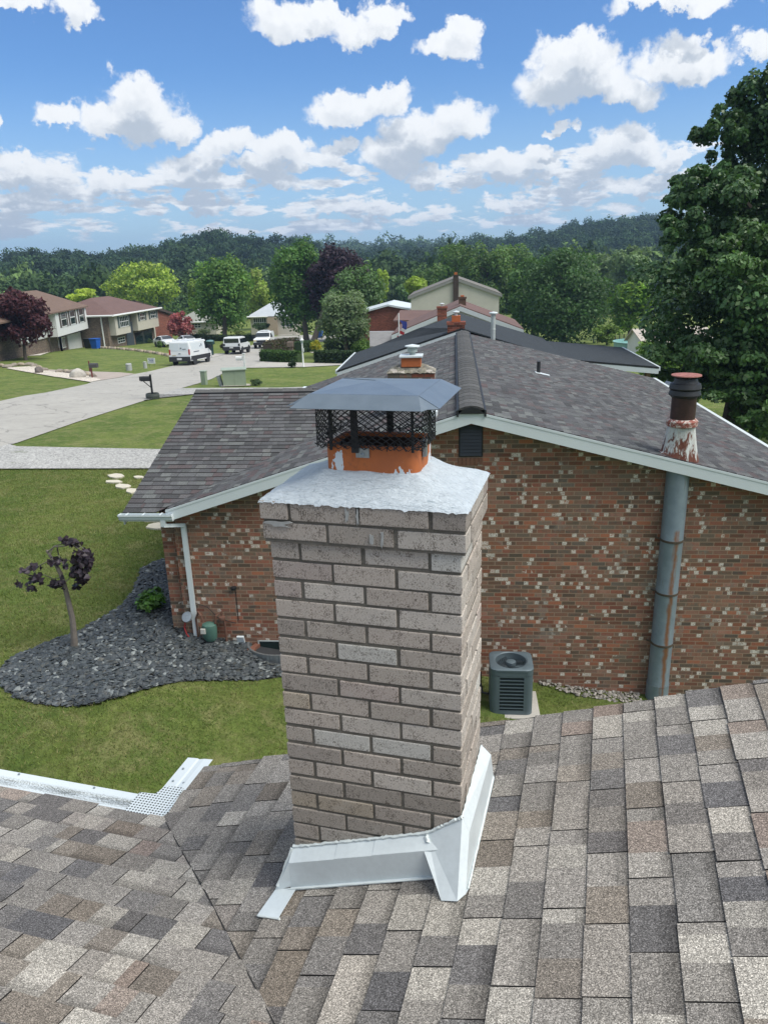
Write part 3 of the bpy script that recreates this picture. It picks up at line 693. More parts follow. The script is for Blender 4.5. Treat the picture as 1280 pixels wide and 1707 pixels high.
drape('street', gp((-260, 900), (-60, 775), (0, 747), (30, 739), (130, 704), (240, 669), (300, 648.5), (330, 640), (377, 620.5), (410, 614.5), (438, 604), (439, 601), (447, 592), (466, 583), (494, 579.5), (518, 571), (560, 568), (640, 566), (640, 560), (560, 559), (505, 559), (470, 560), (455, 562), (430, 571), (407, 581), (372, 592.5), (347, 598), (283, 611.5), (250, 619.5), (225, 624), (155, 637), (145, 641), (75, 655.5), (0, 669.5), (-60, 682), (-260, 720)), M_ROAD, .03)
drape('driveway', gp((-80, 783), (0, 783.5), (262, 783), (330, 783), (330, 751), (275, 751), (30, 746), (15, 742), (0, 747), (-60, 775)), M_GRAV, .05)
drape('driveway', gp((240, 669), (258, 658.6), (321, 658.5), (420, 661), (515, 661), (515, 646), (462, 647.5), (400, 647.5), (300, 648.3), (285, 653)), M_GRAV, .05)
drape('driveway', gp((412, 614), (508, 612.5), (575, 609), (575, 604.5), (520, 606), (438, 603.5)), M_CONC, .05)
drape('driveway', gp((155, 637), (225, 624), (200, 621.5), (150, 620), (75, 616.5), (72, 618), (100, 621), (135, 627.5)), mat('pinkish concrete', (.36, .31, .27), .9, var=.15, vscale=1), .05)
drape('driveway', gp((347, 598), (372, 592.5), (381, 591.5), (372, 589.5), (350, 590.5), (328, 592), (331, 599)), M_CONC, .05)
drape('driveway', gp((461, 560), (500, 558.5), (500, 556), (487, 555.5), (470, 557.5)), M_CONC, .05)
drape('footpath', gp((520, 589), (552, 589), (552, 586.5), (515, 587)), M_CONC, .05)
# gravel strip with boulders in front of the left lawn
drape('gravel_bed', gp((15, 613.5), (60, 611), (80, 619), (150, 628), (170, 634), (152, 638), (100, 630), (40, 620), (12, 615)), road_mat('cream gravel', (.55, .50, .43), 1), .06)
drape('gravel_bed', gp((-20, 586), (30, 590), (70, 586), (92, 583), (92, 585), (68, 593), (30, 594.5), (-20, 590)), road_mat('white gravel', (.60, .57, .50), 1), .06)
drape('dirt_strip', gp((380, 640), (402, 640), (418, 641.5), (418, 644), (396, 645), (370, 645.5), (368, 643)), road_mat('stony dirt', (.42, .39, .34), 1), .06)
# stepping stones by the neighbour
SP = [(195, 795, 30, 8, .1), (190, 804.5, 28, 5, .2), (206, 812, 30, 7, .4), (222, 820, 24, 9, .3), (232, 797, 20, 4, 0), (262, 868, 46, 8, .1), (266, 879, 44, 12, .1), (282, 886, 24, 11, .2), (251, 863, 20, 5, .2)]
qs = random.Random(4); M_STONE = mat('pale flagstone', (.52, .49, .40), .85, var=.12, vscale=6, bump=.3)
for i, (x, y, w, h, sk_) in enumerate(SP):
    pts = []
    for k in range(7):
        t = 2*math.pi*k/7+qs.uniform(-.2, .2); kx = qs.uniform(.85, 1.1)
        p = atG(x+w/2*math.cos(t)*kx, y-h/2*math.sin(t)*kx); pts.append(Vector((p.x, p.y, g(p.x, p.y)-.03)))
    mb = MB(); mb.prism(pts, (0, 0, .075)); o = mb.build('stepping_stone', M_STONE)
    tag(o, ('largest far flagstone, nearest the gravel driveway', 'thin flagstone left of the path, just below the far flagstone', 'third flagstone down from the gravel driveway', 'fourth flagstone down, close to the roof corner', 'small flagstone half hidden by the far roof edge', 'thin flagstone directly under the white gutter', 'biggest flagstone just below the white gutter', 'flagstone touching the brick corner below the gutter', 'small left flagstone under the gutter end')[i], 'stepping stone', 'flagstones of the garden path')
wn0_ = 11.19
# slate chip bed
bedp = gp((478, 1128), (440, 1134), (380, 1135), (300, 1137), (240, 1150), (200, 1163), (150, 1176), (110, 1179), (60, 1174), (30, 1166), (8, 1148), (0, 1128), (6, 1110), (30, 1095), (75, 1075), (130, 1056), (175, 1030), (205, 1010), (222, 990), (232, 965), (236, 950), (255, 940), (280, 933), (300, 926))
bedp = [Vector((p.x, p.y)) for p in bedp]
cc = P(-5.2, 15.0, 0); bedp += [Vector((cc.x, cc.y))]+[Vector(P(s, n, 0)[:2]) for s, n in ((-4.5, 15), (-4.5, 11.25), (-2.2, 11.25), (-1.5, 11.25), (-1.5, 10.1))]
drape('soil', bedp, mat('dark soil', (.035, .037, .040), .95, var=.3), .012, step=.5)
def inpoly(x, y, poly):
    c = np.zeros(len(x), bool); n = len(poly)
    for i in range(n):
        a, b = poly[i], poly[(i+1) % n]
        cond = ((a[1] > y) != (b[1] > y)); xi = (b[0]-a[0])*(y-a[1])/((b[1]-a[1]) if abs(b[1]-a[1]) > 1e-9 else 1e-9)+a[0]
        c ^= cond & (x < xi)
    return c
rg = np.random.default_rng(3)
gv = np.vectorize(g)
def scatter(poly, n):
    xs = [p[0] for p in poly]; ys = [p[1] for p in poly]; X = rg.uniform(min(xs), max(xs), n); Y = rg.uniform(min(ys), max(ys), n)
    k = inpoly(X, Y, poly); return X[k], Y[k]
def chips(name, X, Y, size, cols, lift=.02, m=None, flat=.35, pile=.03):
    n = len(X); Z = gv(X, Y)+lift+rg.uniform(0, pile, n)
    base = np.array([(1, 0, 0), (.3, .9, 0), (-.8, .6, 0), (-.9, -.5, 0), (.1, -1, 0), (0, 0, 1), (0, 0, -1)], float)
    tris = [(0, 1, 5), (1, 2, 5), (2, 3, 5), (3, 4, 5), (4, 0, 5), (1, 0, 6), (4, 3, 6), (3, 2, 6), (2, 1, 6), (0, 4, 6)]
    s = size*rg.uniform(.5, 1.35, n); V = np.repeat(base[None], n, 0)*(1+rg.uniform(-.28, .28, (n, 7, 3)))
    V[:, :, 2] *= flat; V *= s[:, None, None]*.5; V[:, :, 0] *= rg.uniform(1, 1.6, n)[:, None]
    a = rg.uniform(0, 2*np.pi, n); tx = rg.normal(0, .4, n); ca, sa = np.cos(a), np.sin(a); ct, st = np.cos(tx), np.sin(tx)
    y = V[:, :, 1]*ct[:, None]-V[:, :, 2]*st[:, None]; z = V[:, :, 1]*st[:, None]+V[:, :, 2]*ct[:, None]; x = V[:, :, 0]
    VX = x*ca[:, None]-y*sa[:, None]+X[:, None]; VY = x*sa[:, None]+y*ca[:, None]+Y[:, None]; VZ = z+Z[:, None]
    Q = np.stack([VX, VY, VZ], 2); out = Q[:, np.array(tris).ravel()].reshape(-1, 3)
    c = np.array(cols)[rg.integers(0, len(cols), n)]*rg.uniform(.8, 1.25, (n, 1)); return npmesh(name, out, 3, m, np.repeat(c, len(tris), 0))
X, Y = scatter(bedp, 38000); wc_ = P(-2.92, wn0_, 0); k = ((X-wc_.x)**2+(Y-wc_.y)**2) > .27; X, Y = X[k], Y[k]
M_SLATE = mat('slate chip', (1, 1, 1), .6, var=.1, col=True, spec=.5)
tag(chips('slate_chips', X, Y, .075, [(.040, .050, .056), (.055, .066, .072), (.030, .038, .044), (.078, .09, .096), (.05, .06, .066), (.036, .045, .05), (.062, .066, .062), (.045, .055, .062), (.04, .05, .055), (.05, .06, .066), (.036, .045, .05), (.06, .07, .075), (.04, .048, .056), (.17, .19, .19)], m=M_SLATE), 'dark blue-grey slate chips covering the curved bed beside the brick wall', 'slate chips', kind='stuff')
# lawn blades near the houses
lawnpoly = [P(s, n, 0)[:2] for s, n in ((-14, 3), (-1, 3), (2.6, 7.5), (2.6, 11.18), (-1.5, 11.18), (-4.5, 11.2), (-5.4, 15), (-5.3, 21.6), (-11, 23.2), (-19, 22.5))]
X, Y = scatter(lawnpoly, 620000); k = ~inpoly(X, Y, bedp); X, Y = X[k], Y[k]
pad_ = [P(s, n, 0)[:2] for s, n in ((.38, 10.03), (1.32, 10.03), (1.32, 10.83), (.38, 10.83))]; k = ~inpoly(X, Y, pad_); X, Y = X[k], Y[k]
n = len(X); Z = gv(X, Y); a = rg.uniform(0, 2*np.pi, n); h = rg.uniform(.018, .052, n); w = .0055
lean = rg.normal(0, .024, (n, 2)); B0 = np.stack([X-np.cos(a)*w, Y-np.sin(a)*w, Z], 1); B1 = np.stack([X+np.cos(a)*w, Y+np.sin(a)*w, Z], 1); B2 = np.stack([X+lean[:, 0], Y+lean[:, 1], Z+h], 1)
from mathutils import noise as mnz
pn = np.array([mnz.noise(Vector((x*.9, y*.9, 0)))+.5*mnz.noise(Vector((x*3.1, y*3.1, 5))) for x, y in zip(X, Y)])
gc = np.array([(.105, .160, .030)])*(1-np.clip(pn*.9+.35, 0, 1)[:, None])+np.array([(.20, .215, .068)])*np.clip(pn*.9+.35, 0, 1)[:, None]
dry = rg.random(n) < .10+.12*np.clip(pn+.3, 0, 1); gc[dry] = np.array((.27, .24, .11)); gc *= rg.uniform(.55, 1.25, (n, 1))
def leaf_mat(name, trans=.35, rough=.55, tint=(1, 1, 1)):
    m, N, b = newmat(name); a = N.node('ShaderNodeAttribute', attribute_name='col').outputs['Color']; a = N.mix(1, a, (*tint, 1), 'MULTIPLY')
    N._in(b.inputs['Base Color'], a); b.inputs['Roughness'].default_value = rough; b.inputs['Specular IOR Level'].default_value = .35
    t = N.node('ShaderNodeBsdfTranslucent'); N._in(t.inputs['Color'], N.mix(1, a, (1.25, 1.35, .6, 1), 'MULTIPLY')); mx = N.node('ShaderNodeMixShader', {0: trans, 1: b.outputs[0], 2: t.outputs[0]})
    out = [x for x in N.n if x.type == 'OUTPUT_MATERIAL'][0]; N.l.new(mx.outputs[0], out.inputs['Surface']); return m
M_BLADE = leaf_mat('grass blade', .25, .7)
tag(npmesh('grass', np.stack([B0, B1, B2], 1).reshape(-1, 3), 3, M_BLADE, gc), 'short mown grass of the lawn around the slate bed', 'grass', kind='stuff')
# ================================================================== the neighbour's brick house
def wallbrick(name, pal, mortar, patch=0, sc=1.0, white=(.68, .64, .57)):
    m, N, b = newmat(name); tc = N.node('ShaderNodeTexCoord').outputs['Object']
    u = N.vm('DOT_PRODUCT', tc, tuple(TT+NN)); z = N.node('ShaderNodeSeparateXYZ', {0: tc}).outputs[2]
    zr = N.math('DIVIDE', z, .0677*sc); row = N.math('FLOOR', zr); ur = N.math('ADD', N.math('DIVIDE', u, .213*sc), N.math('MULTIPLY', N.math('MODULO', row, 2), .5)); colm = N.math('FLOOR', ur)
    fu, fz = N.math('FRACT', ur), N.math('FRACT', zr)
    wn = N.node('ShaderNodeTexWhiteNoise', {0: N.node('ShaderNodeCombineXYZ', {0: colm, 1: row, 2: 1.5}).outputs[0]}, noise_dimensions='3D')
    c = N.ramp(wn.outputs['Value'], *[(i/len(pal), p) for i, p in enumerate(pal)], interp='CONSTANT')
    wn2 = N.node('ShaderNodeTexWhiteNoise', {0: N.node('ShaderNodeCombineXYZ', {0: colm, 1: row, 2: 9.5}).outputs[0]}, noise_dimensions='3D')
    cb = N.ramp(wn2.outputs['Value'], *[(i/len(pal), p) for i, p in enumerate(pal)], interp='CONSTANT'); c = N.mix(N.math('MULTIPLY', N.smooth(N.noise(tc, 11, 5, .7), .42, .58), .6), c, cb)
    wv = N.node('ShaderNodeTexWhiteNoise', {0: N.node('ShaderNodeCombineXYZ', {0: row, 1: colm, 2: 7.5}).outputs[0]}, noise_dimensions='3D').outputs['Value']
    k = N.math('MULTIPLY_ADD', wv, .65, .86); n = N.noise(tc, 60, 4, .7); k = N.math('MULTIPLY', k, N.math('MULTIPLY_ADD', n, .7, .65)); g2 = N.noise(tc, .7, 4, .6); k = N.math('MULTIPLY', k, N.math('MULTIPLY_ADD', g2, .4, .8))
    c = N.mix(1, c, N.node('ShaderNodeCombineColor', {0: k, 1: k, 2: k}).outputs[0], 'MULTIPLY')
    if patch:
        hu = N.math('FLOOR', N.math('MULTIPLY', ur, 3)); hn = N.node('ShaderNodeTexWhiteNoise', {0: N.node('ShaderNodeCombineXYZ', {0: hu, 1: row, 2: 3.3}).outputs[0]}, noise_dimensions='3D').outputs['Value']
        dens = N.math('ADD', N.math('MULTIPLY', N.math('SUBTRACT', N.noise(tc, 2.2, 3, .6), .5), .25), N.math('MULTIPLY', N.math('SUBTRACT', N.noise(tc, 7, 2, .6), .5), .12))
        on = N.math('GREATER_THAN', N.math('ADD', hn, dens), 1-patch); sh = N.smooth(N.noise(tc, 62, 4, .8), .40, .50)
        c = N.mix(N.math('MULTIPLY', N.math('MULTIPLY', on, sh), N.math('MULTIPLY_ADD', hn, 3.0, -2.0, clamp=True)), c, white)
        olv = N.math('MULTIPLY', N.smooth(N.math('ADD', N.noise(tc, 2.6, 4, .6), N.math('MULTIPLY', hn, .12)), .66, .74), .6); c = N.mix(olv, c, N.mix(N.noise(tc, 80, 2), (.13, .11, .09), (.30, .27, .23)))
    tz, tu = .085, .028
    mo = N.math('MAXIMUM', N.math('MAXIMUM', N.math('LESS_THAN', fz, tz), N.math('GREATER_THAN', fz, 1-tz)), N.math('MAXIMUM', N.math('LESS_THAN', fu, tu), N.math('GREATER_THAN', fu, 1-tu)))
    c = N.mix(mo, c, mortar); N._in(b.inputs['Base Color'], c); b.inputs['Roughness'].default_value = .9; b.inputs['Specular IOR Level'].default_value = .2
    N._in(b.inputs['Normal'], N.bump(N.math('ADD', N.math('MULTIPLY', mo, -1), N.math('MULTIPLY', n, .5)), .6, .006)); return m
REDS = [(.215, .088, .060), (.155, .100, .070), (.25, .10, .058), (.120, .094, .070), (.19, .105, .072), (.20, .085, .058), (.105, .086, .070), (.175, .090, .060), (.22, .12, .088), (.135, .105, .08)]
M_NB = wallbrick('mottled red brick', REDS, (.30, .22, .155), .10)
M_RB = wallbrick('red brick', [(.20, .06, .04), (.16, .05, .035), (.23, .075, .05)], (.22, .17, .14), 0)
M_BB = wallbrick('brown brick', [(.16, .12, .09), (.13, .095, .075), (.19, .145, .11), (.11, .09, .075)], (.20, .175, .15), 0)
Wt = .26
n0, n1, ss0, ssr, ss1, zr_, zl_, zq_ = 10.93, 23.0, -4.50, .24, 5.78, -2.10, -3.62, -3.525
nb = empty('brick_house', P(0.5, 17, -6.5), 'low mottled red brick house with dark grey shingle roof directly behind the foreground chimney', 'house')
ro = empty('roof', P(.24, 17, -3)); under(ro, nb)
rn = random.Random(21)
kl = (zr_-zl_)/(ssr-ss0); kr = (zr_-zq_)/(ss1-ssr)
L_ = math.hypot(ssr-ss0, zr_-zl_); R__ = math.hypot(ss1-ssr, zr_-zq_)
def sh(o, U, V, u1, v1, rnk, clipp=None, **kw):
    mbx = shingles(o, U, V, 0, u1, v1, .128, (.30, .31), PAL_N, rnk, thick=.011, gap=.006, blockw=(.12, .31), band=0, joint=1, **kw)
    ob = mbx.build('shingle_slope', [M_SHN, M_EDGE], recalc=False)
    if clipp: clip_obj(ob, clipp)
    under(ob, ro); return ob
# right slope, left slope, wing slope
sh(P(ss1, n0, zq_), NN, -TT+Vector((0, 0, kr)), n1-n0, R__, rn)
# wing: near slope from eave n=10.98 to ridge n=15; its valley with the main left slope
we, wr, wz0, wz1, wl = 10.96, 15.0, -3.68, -2.42, -5.24; kw_ = (wz1-wz0)/(wr-we)
va = P(ss0, we+ (zl_-wz0)/kw_, zl_); sR = ssr-(zr_-wz1)/kl; vb = P(sR, wr, wz1); dv = (vb-va); vnrm = Vector((dv.y, -dv.x, 0)).normalized()   # points to +s side
if vnrm.dot(TT) < 0: vnrm = -vnrm
sh(P(wl, we, wz0), TT, NN+Vector((0, 0, kw_)), sR-wl, math.hypot(wr-we, wz1-wz0), rn, [(va, vnrm)])
lo_ = sh(P(ss0, n0, zl_), NN, TT+Vector((0, 0, kl)), n1-n0, L_, rn)
mb = MB()      # wing back slope (meets the main slope), sits under it
mb.quad([P(wl, wr, wz1), P(sR, wr, wz1), P(ss0, 2*wr-we, wz0+.02), P(wl, 2*wr-we, wz0)], (.07, .068, .072)); under(mb.build('back_slope', M_SHN), ro)
def capline(name, pts, w, h, m, par, arch=True):
    mbx = MB()
    return mbx
# ridge vent: rounded cap strip in short overlapping pieces with a dark edge both sides
mb = MB(); me_ = MB(); seg = .30; n = n0-.02; rk = random.Random(8)
while n < n1-.05:
    nn_ = min(n+seg, n1); c = (.075, .074, .074); k_ = rk.uniform(.82, 1.15); c = tuple(v*k_ for v in c)
    prof = [(-.185, -.035), (-.175, -.012), (-.09, .018), (0, .030), (.09, .018), (.175, -.012), (.185, -.035)]
    for (a, b), (a2, b2) in zip(prof, prof[1:]):
        mb.quad([P(ssr+a, n, zr_+b+.040), P(ssr+a2, n, zr_+b2+.040), P(ssr+a2, nn_+.01, zr_+b2+.036), P(ssr+a, nn_+.01, zr_+b+.036)], c)
    mb.quad([P(ssr+a, n, zr_+b+.040) for a, b in prof], tuple(v*.75 for v in c)); n = nn_
under(mb.build('ridge_cap', M_SHN, recalc=False), ro)
for sgn in (-1, 1):
    me_ = MB(); me_.prism([P(ssr+sgn*.185, n0-.03, zr_+.012), P(ssr+sgn*.215, n0-.03, zr_+.0), P(ssr+sgn*.215, n0-.03, zr_-.09), P(ssr+sgn*.185, n0-.03, zr_-.09)], NN*(n1-n0+.03)); under(me_.build('vent_edge', M_BLK), ro)
me_ = MB(); me_.prism([P(ssr-.185, n0-.031, zr_-.05), P(ssr-.1, n0-.031, zr_+.030), P(ssr, n0-.031, zr_+.052), P(ssr+.1, n0-.031, zr_+.030), P(ssr+.185, n0-.031, zr_-.05)], NN*.01); under(me_.build('vent_end', M_BLK), ro)
mb = MB()      # wing ridge cap
for i in range(8):
    a = wl+i*.3; b = min(a+.31, sR); k_ = rk.uniform(.85, 1.15); c = (.075*k_, .074*k_, .073*k_)
    mb.quad([P(a, wr-.13, wz1-.015), P(b, wr-.13, wz1-.02), P(b, wr, wz1+.028), P(a, wr, wz1+.035)], c); mb.quad([P(a, wr, wz1+.035), P(b, wr, wz1+.028), P(b, wr+.13, wz1-.02), P(a, wr+.13, wz1-.015)], c)
under(mb.build('ridge_cap', M_SHN, recalc=False), ro)
mb = MB(); mb.prism([P(wl, wr-.135, wz1-.012), P(sR, wr-.135, wz1-.012), P(sR, wr-.135, wz1-.075), P(wl, wr-.135, wz1-.075)], NN*-.012); under(mb.build('vent_edge', M_BLK), ro)
# plumbing vent, little white box vent, main stack of the roof
mb = MB(); bsp = P(1.876, 17.41, -2.52); mb.tube([bsp-Vector((0, 0, .05)), bsp+Vector((0, 0, .26))], .04, 10); vp = mb.build('vent_pipe', M_BLK); under(vp, ro)
mb = MB(); mb.prism([P(1.80, 17.25, -2.495), P(2.12, 17.30, -2.575), P(2.12, 17.45, -2.575), P(1.80, 17.5, -2.495)], (0, 0, .012)); under(mb.build('vent_flashing', M_ALU), ro)
mb = MB(); q0 = P(-.32, 11.35, -2.28); mb.box((-.06, -.05, -.02), (.06, .05, .10), X=Matrix.Translation(q0), bev=.01); under(mb.build('roof_vent', M_ALU), ro)
# walls (with the gable end facing us), fascia boards, gable louvre
wall = MB(); wn0 = n0+Wt; zb = -7.6
gab = [P(ss0-.02+.0, wn0, zb), P(ss1-.4, wn0, zb), P(ss1-.4, wn0, zr_-.13-(ss1-.4-ssr)*kr), P(ssr, wn0, zr_-.13), P(ss0-.02, wn0, zl_-.16)]
wall.prism(gab, NN*(n1-n0-2*Wt))
wall.prism([P(wl+.45, we+.35, zb), P(ss0-.03, we+.35, zb), P(ss0-.03, we+.35, wz0-.1), P(wl+.45, we+.35, wz0-.1)], NN*(2*(wr-we)-.7))
wl_o = wall.build('wall', M_NB, nb)
for (sa, za, sb_, zb_) in ((ss0-.02, zl_-.006, ssr, zr_-.004), (ssr, zr_-.004, ss1+.02, zq_-.006)):
    mb = MB(); mb.prism([P(sa, n0, za), P(sb_, n0, zb_), P(sb_, n0, zb_-.195), P(sa, n0, za-.195)], NN*.03)
    mb.prism([P(sa, n0-.006, za-.002), P(sb_, n0-.006, zb_-.002), P(sb_, n0-.006, zb_-.036), P(sa, n0-.006, za-.036)], NN*.006)
    mb.prism([P(sa, n0+.03, za-.17), P(sb_, n0+.03, zb_-.17), P(sb_, n0+.03, zb_-.185), P(sa, n0+.03, za-.185)], NN*(Wt-.03)); mb.build('fascia', M_ALU, nb)
mb = MB(); mb.prism([P(wl, we, wz0-.01), P(wl, wr, wz1-.01), P(wl, wr, wz1-.2), P(wl, we, wz0-.2)], TT*.02); mb.build('fascia', M_ALU, nb)
lv = empty('gable_vent', P(.24, wn0, -2.65)); under(lv, nb)
la, lb, lc, ld = .06, .42, -2.375, -2.86
mb = MB(); mb.prism([P(la, wn0-.012, ld), P(lb, wn0-.012, ld), P(lb, wn0-.012, lc), P(la, wn0-.012, lc)], NN*.01); under(mb.build('frame', M_BLK), lv)
mb = MB()
for i in range(9):
    z = ld+.02+i*.052; mb.quad([P(la+.02, wn0-.03, z), P(lb-.02, wn0-.03, z), P(lb-.02, wn0-.014, z+.045), P(la+.02, wn0-.014, z+.045)])
under(mb.build('louvre', mat('dark painted louvre', (.012, .02, .026), .35, var=.2)), lv)
mb = MB()      # upright brick sill under the louvre
for i in range(6): a = la-.01+i*.063; mb.box((0, 0, 0), (.055, .012, .11), X=Matrix.Translation(P(a, wn0-.010, ld-.125)) @ Matrix.Rotation(-NY, 4, 'Z'), bev=.003)
under(mb.build('sill', mat('sill brick', (.17, .085, .055), .9, var=.3, vscale=12)), lv)
# gutter of the wing and its downspout
gt = empty('gutter', P(-4.8, we, -3.7)); under(gt, nb)
mb = MB(); pr = [(0, -.005), (0, -.11), (-.07, -.115), (-.095, -.08), (-.10, -.035), (-.12, -.02), (-.12, .0)]
for (p, q), (p2, q2) in zip(pr, pr[1:]): mb.quad([P(wl-.03, we-.005+p, wz0+q), P(-4.40, we-.005+p, wz0+q), P(-4.40, we-.005+p2, wz0+q2), P(wl-.03, we-.005+p2, wz0+q2)])
for s_ in (wl-.03, -4.41): mb.prism([P(s_, we-.005+p, wz0+q) for p, q in pr], TT*.01)
for s_ in (-5.15, -4.88, -4.6): mb.box((0, -.12, -.012), (.02, .01, 0), X=Matrix.Translation(P(s_, we, wz0)) @ Matrix.Rotation(-NY, 4, 'Z'))
o = mb.build('trough', M_ALU); under(o, gt); md = o.modifiers.new('t', 'SOLIDIFY'); md.thickness = .003
mb = MB(); dsx = -4.36
def rect_run(mb, pts, w, d):
    for a, b in zip(pts, pts[1:]):
        a, b = Vector(a), Vector(b); ax = (b-a).normalized(); side = TT if abs(ax.dot(TT)) < .9 else Vector((0, 0, 1)); nn2 = ax.cross(side).normalized(); side = nn2.cross(ax).normalized()
        vs = []
        for p in (a-ax*.012, b+ax*.012):
            for u, v in ((-w, -d), (w, -d), (w, d), (-w, d)): vs.append(p+side*u+nn2*v)
        mb.mesh(vs, [(0, 1, 2, 3), (4, 5, 6, 7), (0, 1, 5, 4), (1, 2, 6, 5), (2, 3, 7, 6), (3, 0, 4, 7)])
rect_run(mb, [P(-4.56, we-.07, wz0-.11), P(-4.56, we-.07, wz0-.19), P(-4.34, wn0-.05, wz0-.27), P(-4.34, wn0-.045, wz0-.36), P(-4.34, wn0-.045, -5.92)], .038, .028)
mb.build('downspout', M_ALU, nb)
mb = MB(); mb.prism([P(ss1+.02, n0, zq_+.008), P(ss1+.11, n0, zq_+.0), P(ss1+.11, n0, zq_-.10), P(ss1+.02, n0, zq_-.10)], NN*(n1-n0)); mb.build('eave_gutter', M_ALU, nb)
mb = MB(); mb.prism([P(ss0-.11, wr*2-we, zl_+.008), P(ss0-.01, wr*2-we, zl_+.0), P(ss0-.01, wr*2-we, zl_-.10), P(ss0-.11, wr*2-we, zl_-.10)], NN*(n1-wr*2+we)); mb.build('eave_gutter', M_ALU, nb)
# basement window with a curved steel well; sump box
bw = empty('basement_window', P(-3.0, wn0, -6.1)); under(bw, nb)
wa, wb, wt_, wz_ = -3.30, -2.55, -6.02, -6.42
mb = MB(); mb.prism([P(wa, wn0-.004, wz_), P(wb, wn0-.004, wz_), P(wb, wn0-.004, wt_), P(wa, wn0-.004, wt_)], NN*.003); under(mb.build('pane', mat('dark glass', (.015, .03, .03), .08, spec=.8, var=.1)), bw)
mb = MB()
for x in (wa, (wa+wb)/2-.01, wb-.02): mb.prism([P(x, wn0-.02, wz_), P(x+.022, wn0-.02, wz_), P(x+.022, wn0-.02, wt_), P(x, wn0-.02, wt_)], NN*.014)
for z in (wz_, -6.24, wt_-.02): mb.prism([P(wa+.001, wn0-.018, z), P(wb, wn0-.018, z), P(wb, wn0-.018, z+.02), P(wa+.001, wn0-.018, z+.02)], NN*.012)
under(mb.build('frame', mat('window frame', (.42, .46, .45), .6, var=.1)), bw)
mb = MB()
for k in range(24):
    t0, t1 = math.pi*k/24, math.pi*(k+1)/24; c = (wa+wb)/2; rx, ry = .52, .42
    a = P(c-rx*math.cos(t0), wn0-ry*math.sin(t0), -6.9); b = P(c-rx*math.cos(t1), wn0-ry*math.sin(t1), -6.9); h = Vector((0, 0, .84)); ou = Vector(((a+b)/2-P(c, wn0, -6.9))); ou.z = 0; ou = ou.normalized()*.035
    mb.mesh([a, b, b+h, a+h, a+ou+h, b+ou+h, b+ou, a+ou], [(0, 1, 2, 3), (3, 2, 5, 4), (4, 5, 6, 7)])
mb.build('window_well', M_GALV, nb)
# ================================================================== things around the neighbour's wall
def zg(s, n): p = P(s, n, 0); return g(p.x, p.y)-CAMZ
# gas meter with regulator and pipes
gm = empty('gas_meter', P(-4.08, wn0-.15, zg(-4.08, 10.8)), 'green gas meter with rusty pipes against the brick wall beside the white downspout', 'gas meter')
mg = mat('meter green', (.07, .15, .12), .5, var=.2, vscale=10)
mb = MB(); mb.lathe([(.0, -.17), (.09, -.165), (.125, -.10), (.13, .06), (.12, .12), (.07, .15), (0, .155)], P(-4.06, wn0-.16, -5.78), 20, sx=1, sy=.8); mb.build('meter_body', mg, gm, smooth=True)
mb = MB(); mb.box((-.055, -.13, -.01), (.03, -.10, .085), X=Matrix.Translation(P(-4.12, wn0-.16, -5.77)) @ Matrix.Rotation(-NY, 4, 'Z'), bev=.008); mb.build('dial', mat('dial cream', (.5, .5, .46), .4), gm)
mr = mat('rusty pipe', (.13, .065, .045), .85, var=.4, vscale=20)
mb = MB(); mb.tube([P(-4.16, wn0-.16, -5.62), P(-4.18, wn0-.16, -5.50), P(-4.24, wn0-.10, -5.46), P(-4.30, wn0-.08, -5.6), P(-4.30, wn0-.08, -6.05)], .018, 8); mb.build('pipe', mr, gm, smooth=True)
mb = MB(); mb.tube([P(-3.95, wn0-.16, -5.64), P(-3.93, wn0-.16, -5.50), P(-3.86, wn0-.07, -5.47), P(-3.82, wn0-.07, -5.7), P(-3.82, wn0-.07, -6.05)], .020, 8); mb.build('pipe', mr, gm, smooth=True)
mb = MB(); mb.lathe([(0, -.03), (.055, -.025), (.06, 0), (.055, .025), (0, .03)], P(-3.84, wn0-.12, -5.56), 16); mb.build('regulator', mr, gm, smooth=True)
mb = MB(); mb.lathe([(.0, -.025), (.085, -.02), (.095, 0), (.085, .02), (.0, .025)], P(-4.42, wn0-.16, -5.53), 18, X=Matrix.Rotation(R_(55), 3, 'X')); o = mb.build('hose_reel_cap', M_GALV); 
tag(o, 'round grey metal disc valve cover at the foot of the white downspout', 'valve cover'); o.name = 'valve_cover'
mb = MB(); mb.tube([P(-4.47, wn0-.12, -5.62), P(-4.50, wn0-.13, -5.75), P(-4.47, wn0-.14, -5.86), P(-4.44, wn0-.13, -5.92)], .014, 6); o = mb.build('red_handle', mat('red rubber', (.30, .03, .03), .6)); o.name = 'hose_end'; tag(o, 'short red hose end hanging by the downspout foot', 'hose')
mb = MB(); mb.lathe([(.0, -.03), (.045, -.025), (.05, .015), (0, .03)], P(-3.62, wn0-.04, -5.05), 12); mb.tube([P(-3.60, wn0-.008, -5.08), P(-3.60, wn0-.008, -5.65)], .006, 5); o = mb.build('outdoor_tap', M_BLK, smooth=True); tag(o, 'small black outdoor tap with thin pipe on the brick wall above the gas meter', 'tap')
mb = MB(); mb.tube([P(-4.33, wn0-.02, -5.33), P(-4.1, wn0-.02, -5.42), P(-3.95, wn0-.02, -5.6), P(-3.75, wn0-.02, -5.68), P(-3.64, wn0-.02, -5.70)], .006, 5); o = mb.build('cable', M_BLK); tag(o, 'thin black cable drooping across the brick wall above the gas meter', 'cable')
mb = MB(); mb.box((-.06, -.02, -.11), (.06, .02, .06), X=Matrix.Translation(P(-3.58, wn0-.05, -5.98)) @ Matrix.Rotation(-NY, 4, 'Z') @ Matrix.Rotation(R_(20), 4, 'X'), bev=.004); o = mb.build('dryer_vent', M_ALU); tag(o, 'small white dryer vent flap low on the brick wall', 'vent')
mb = MB()
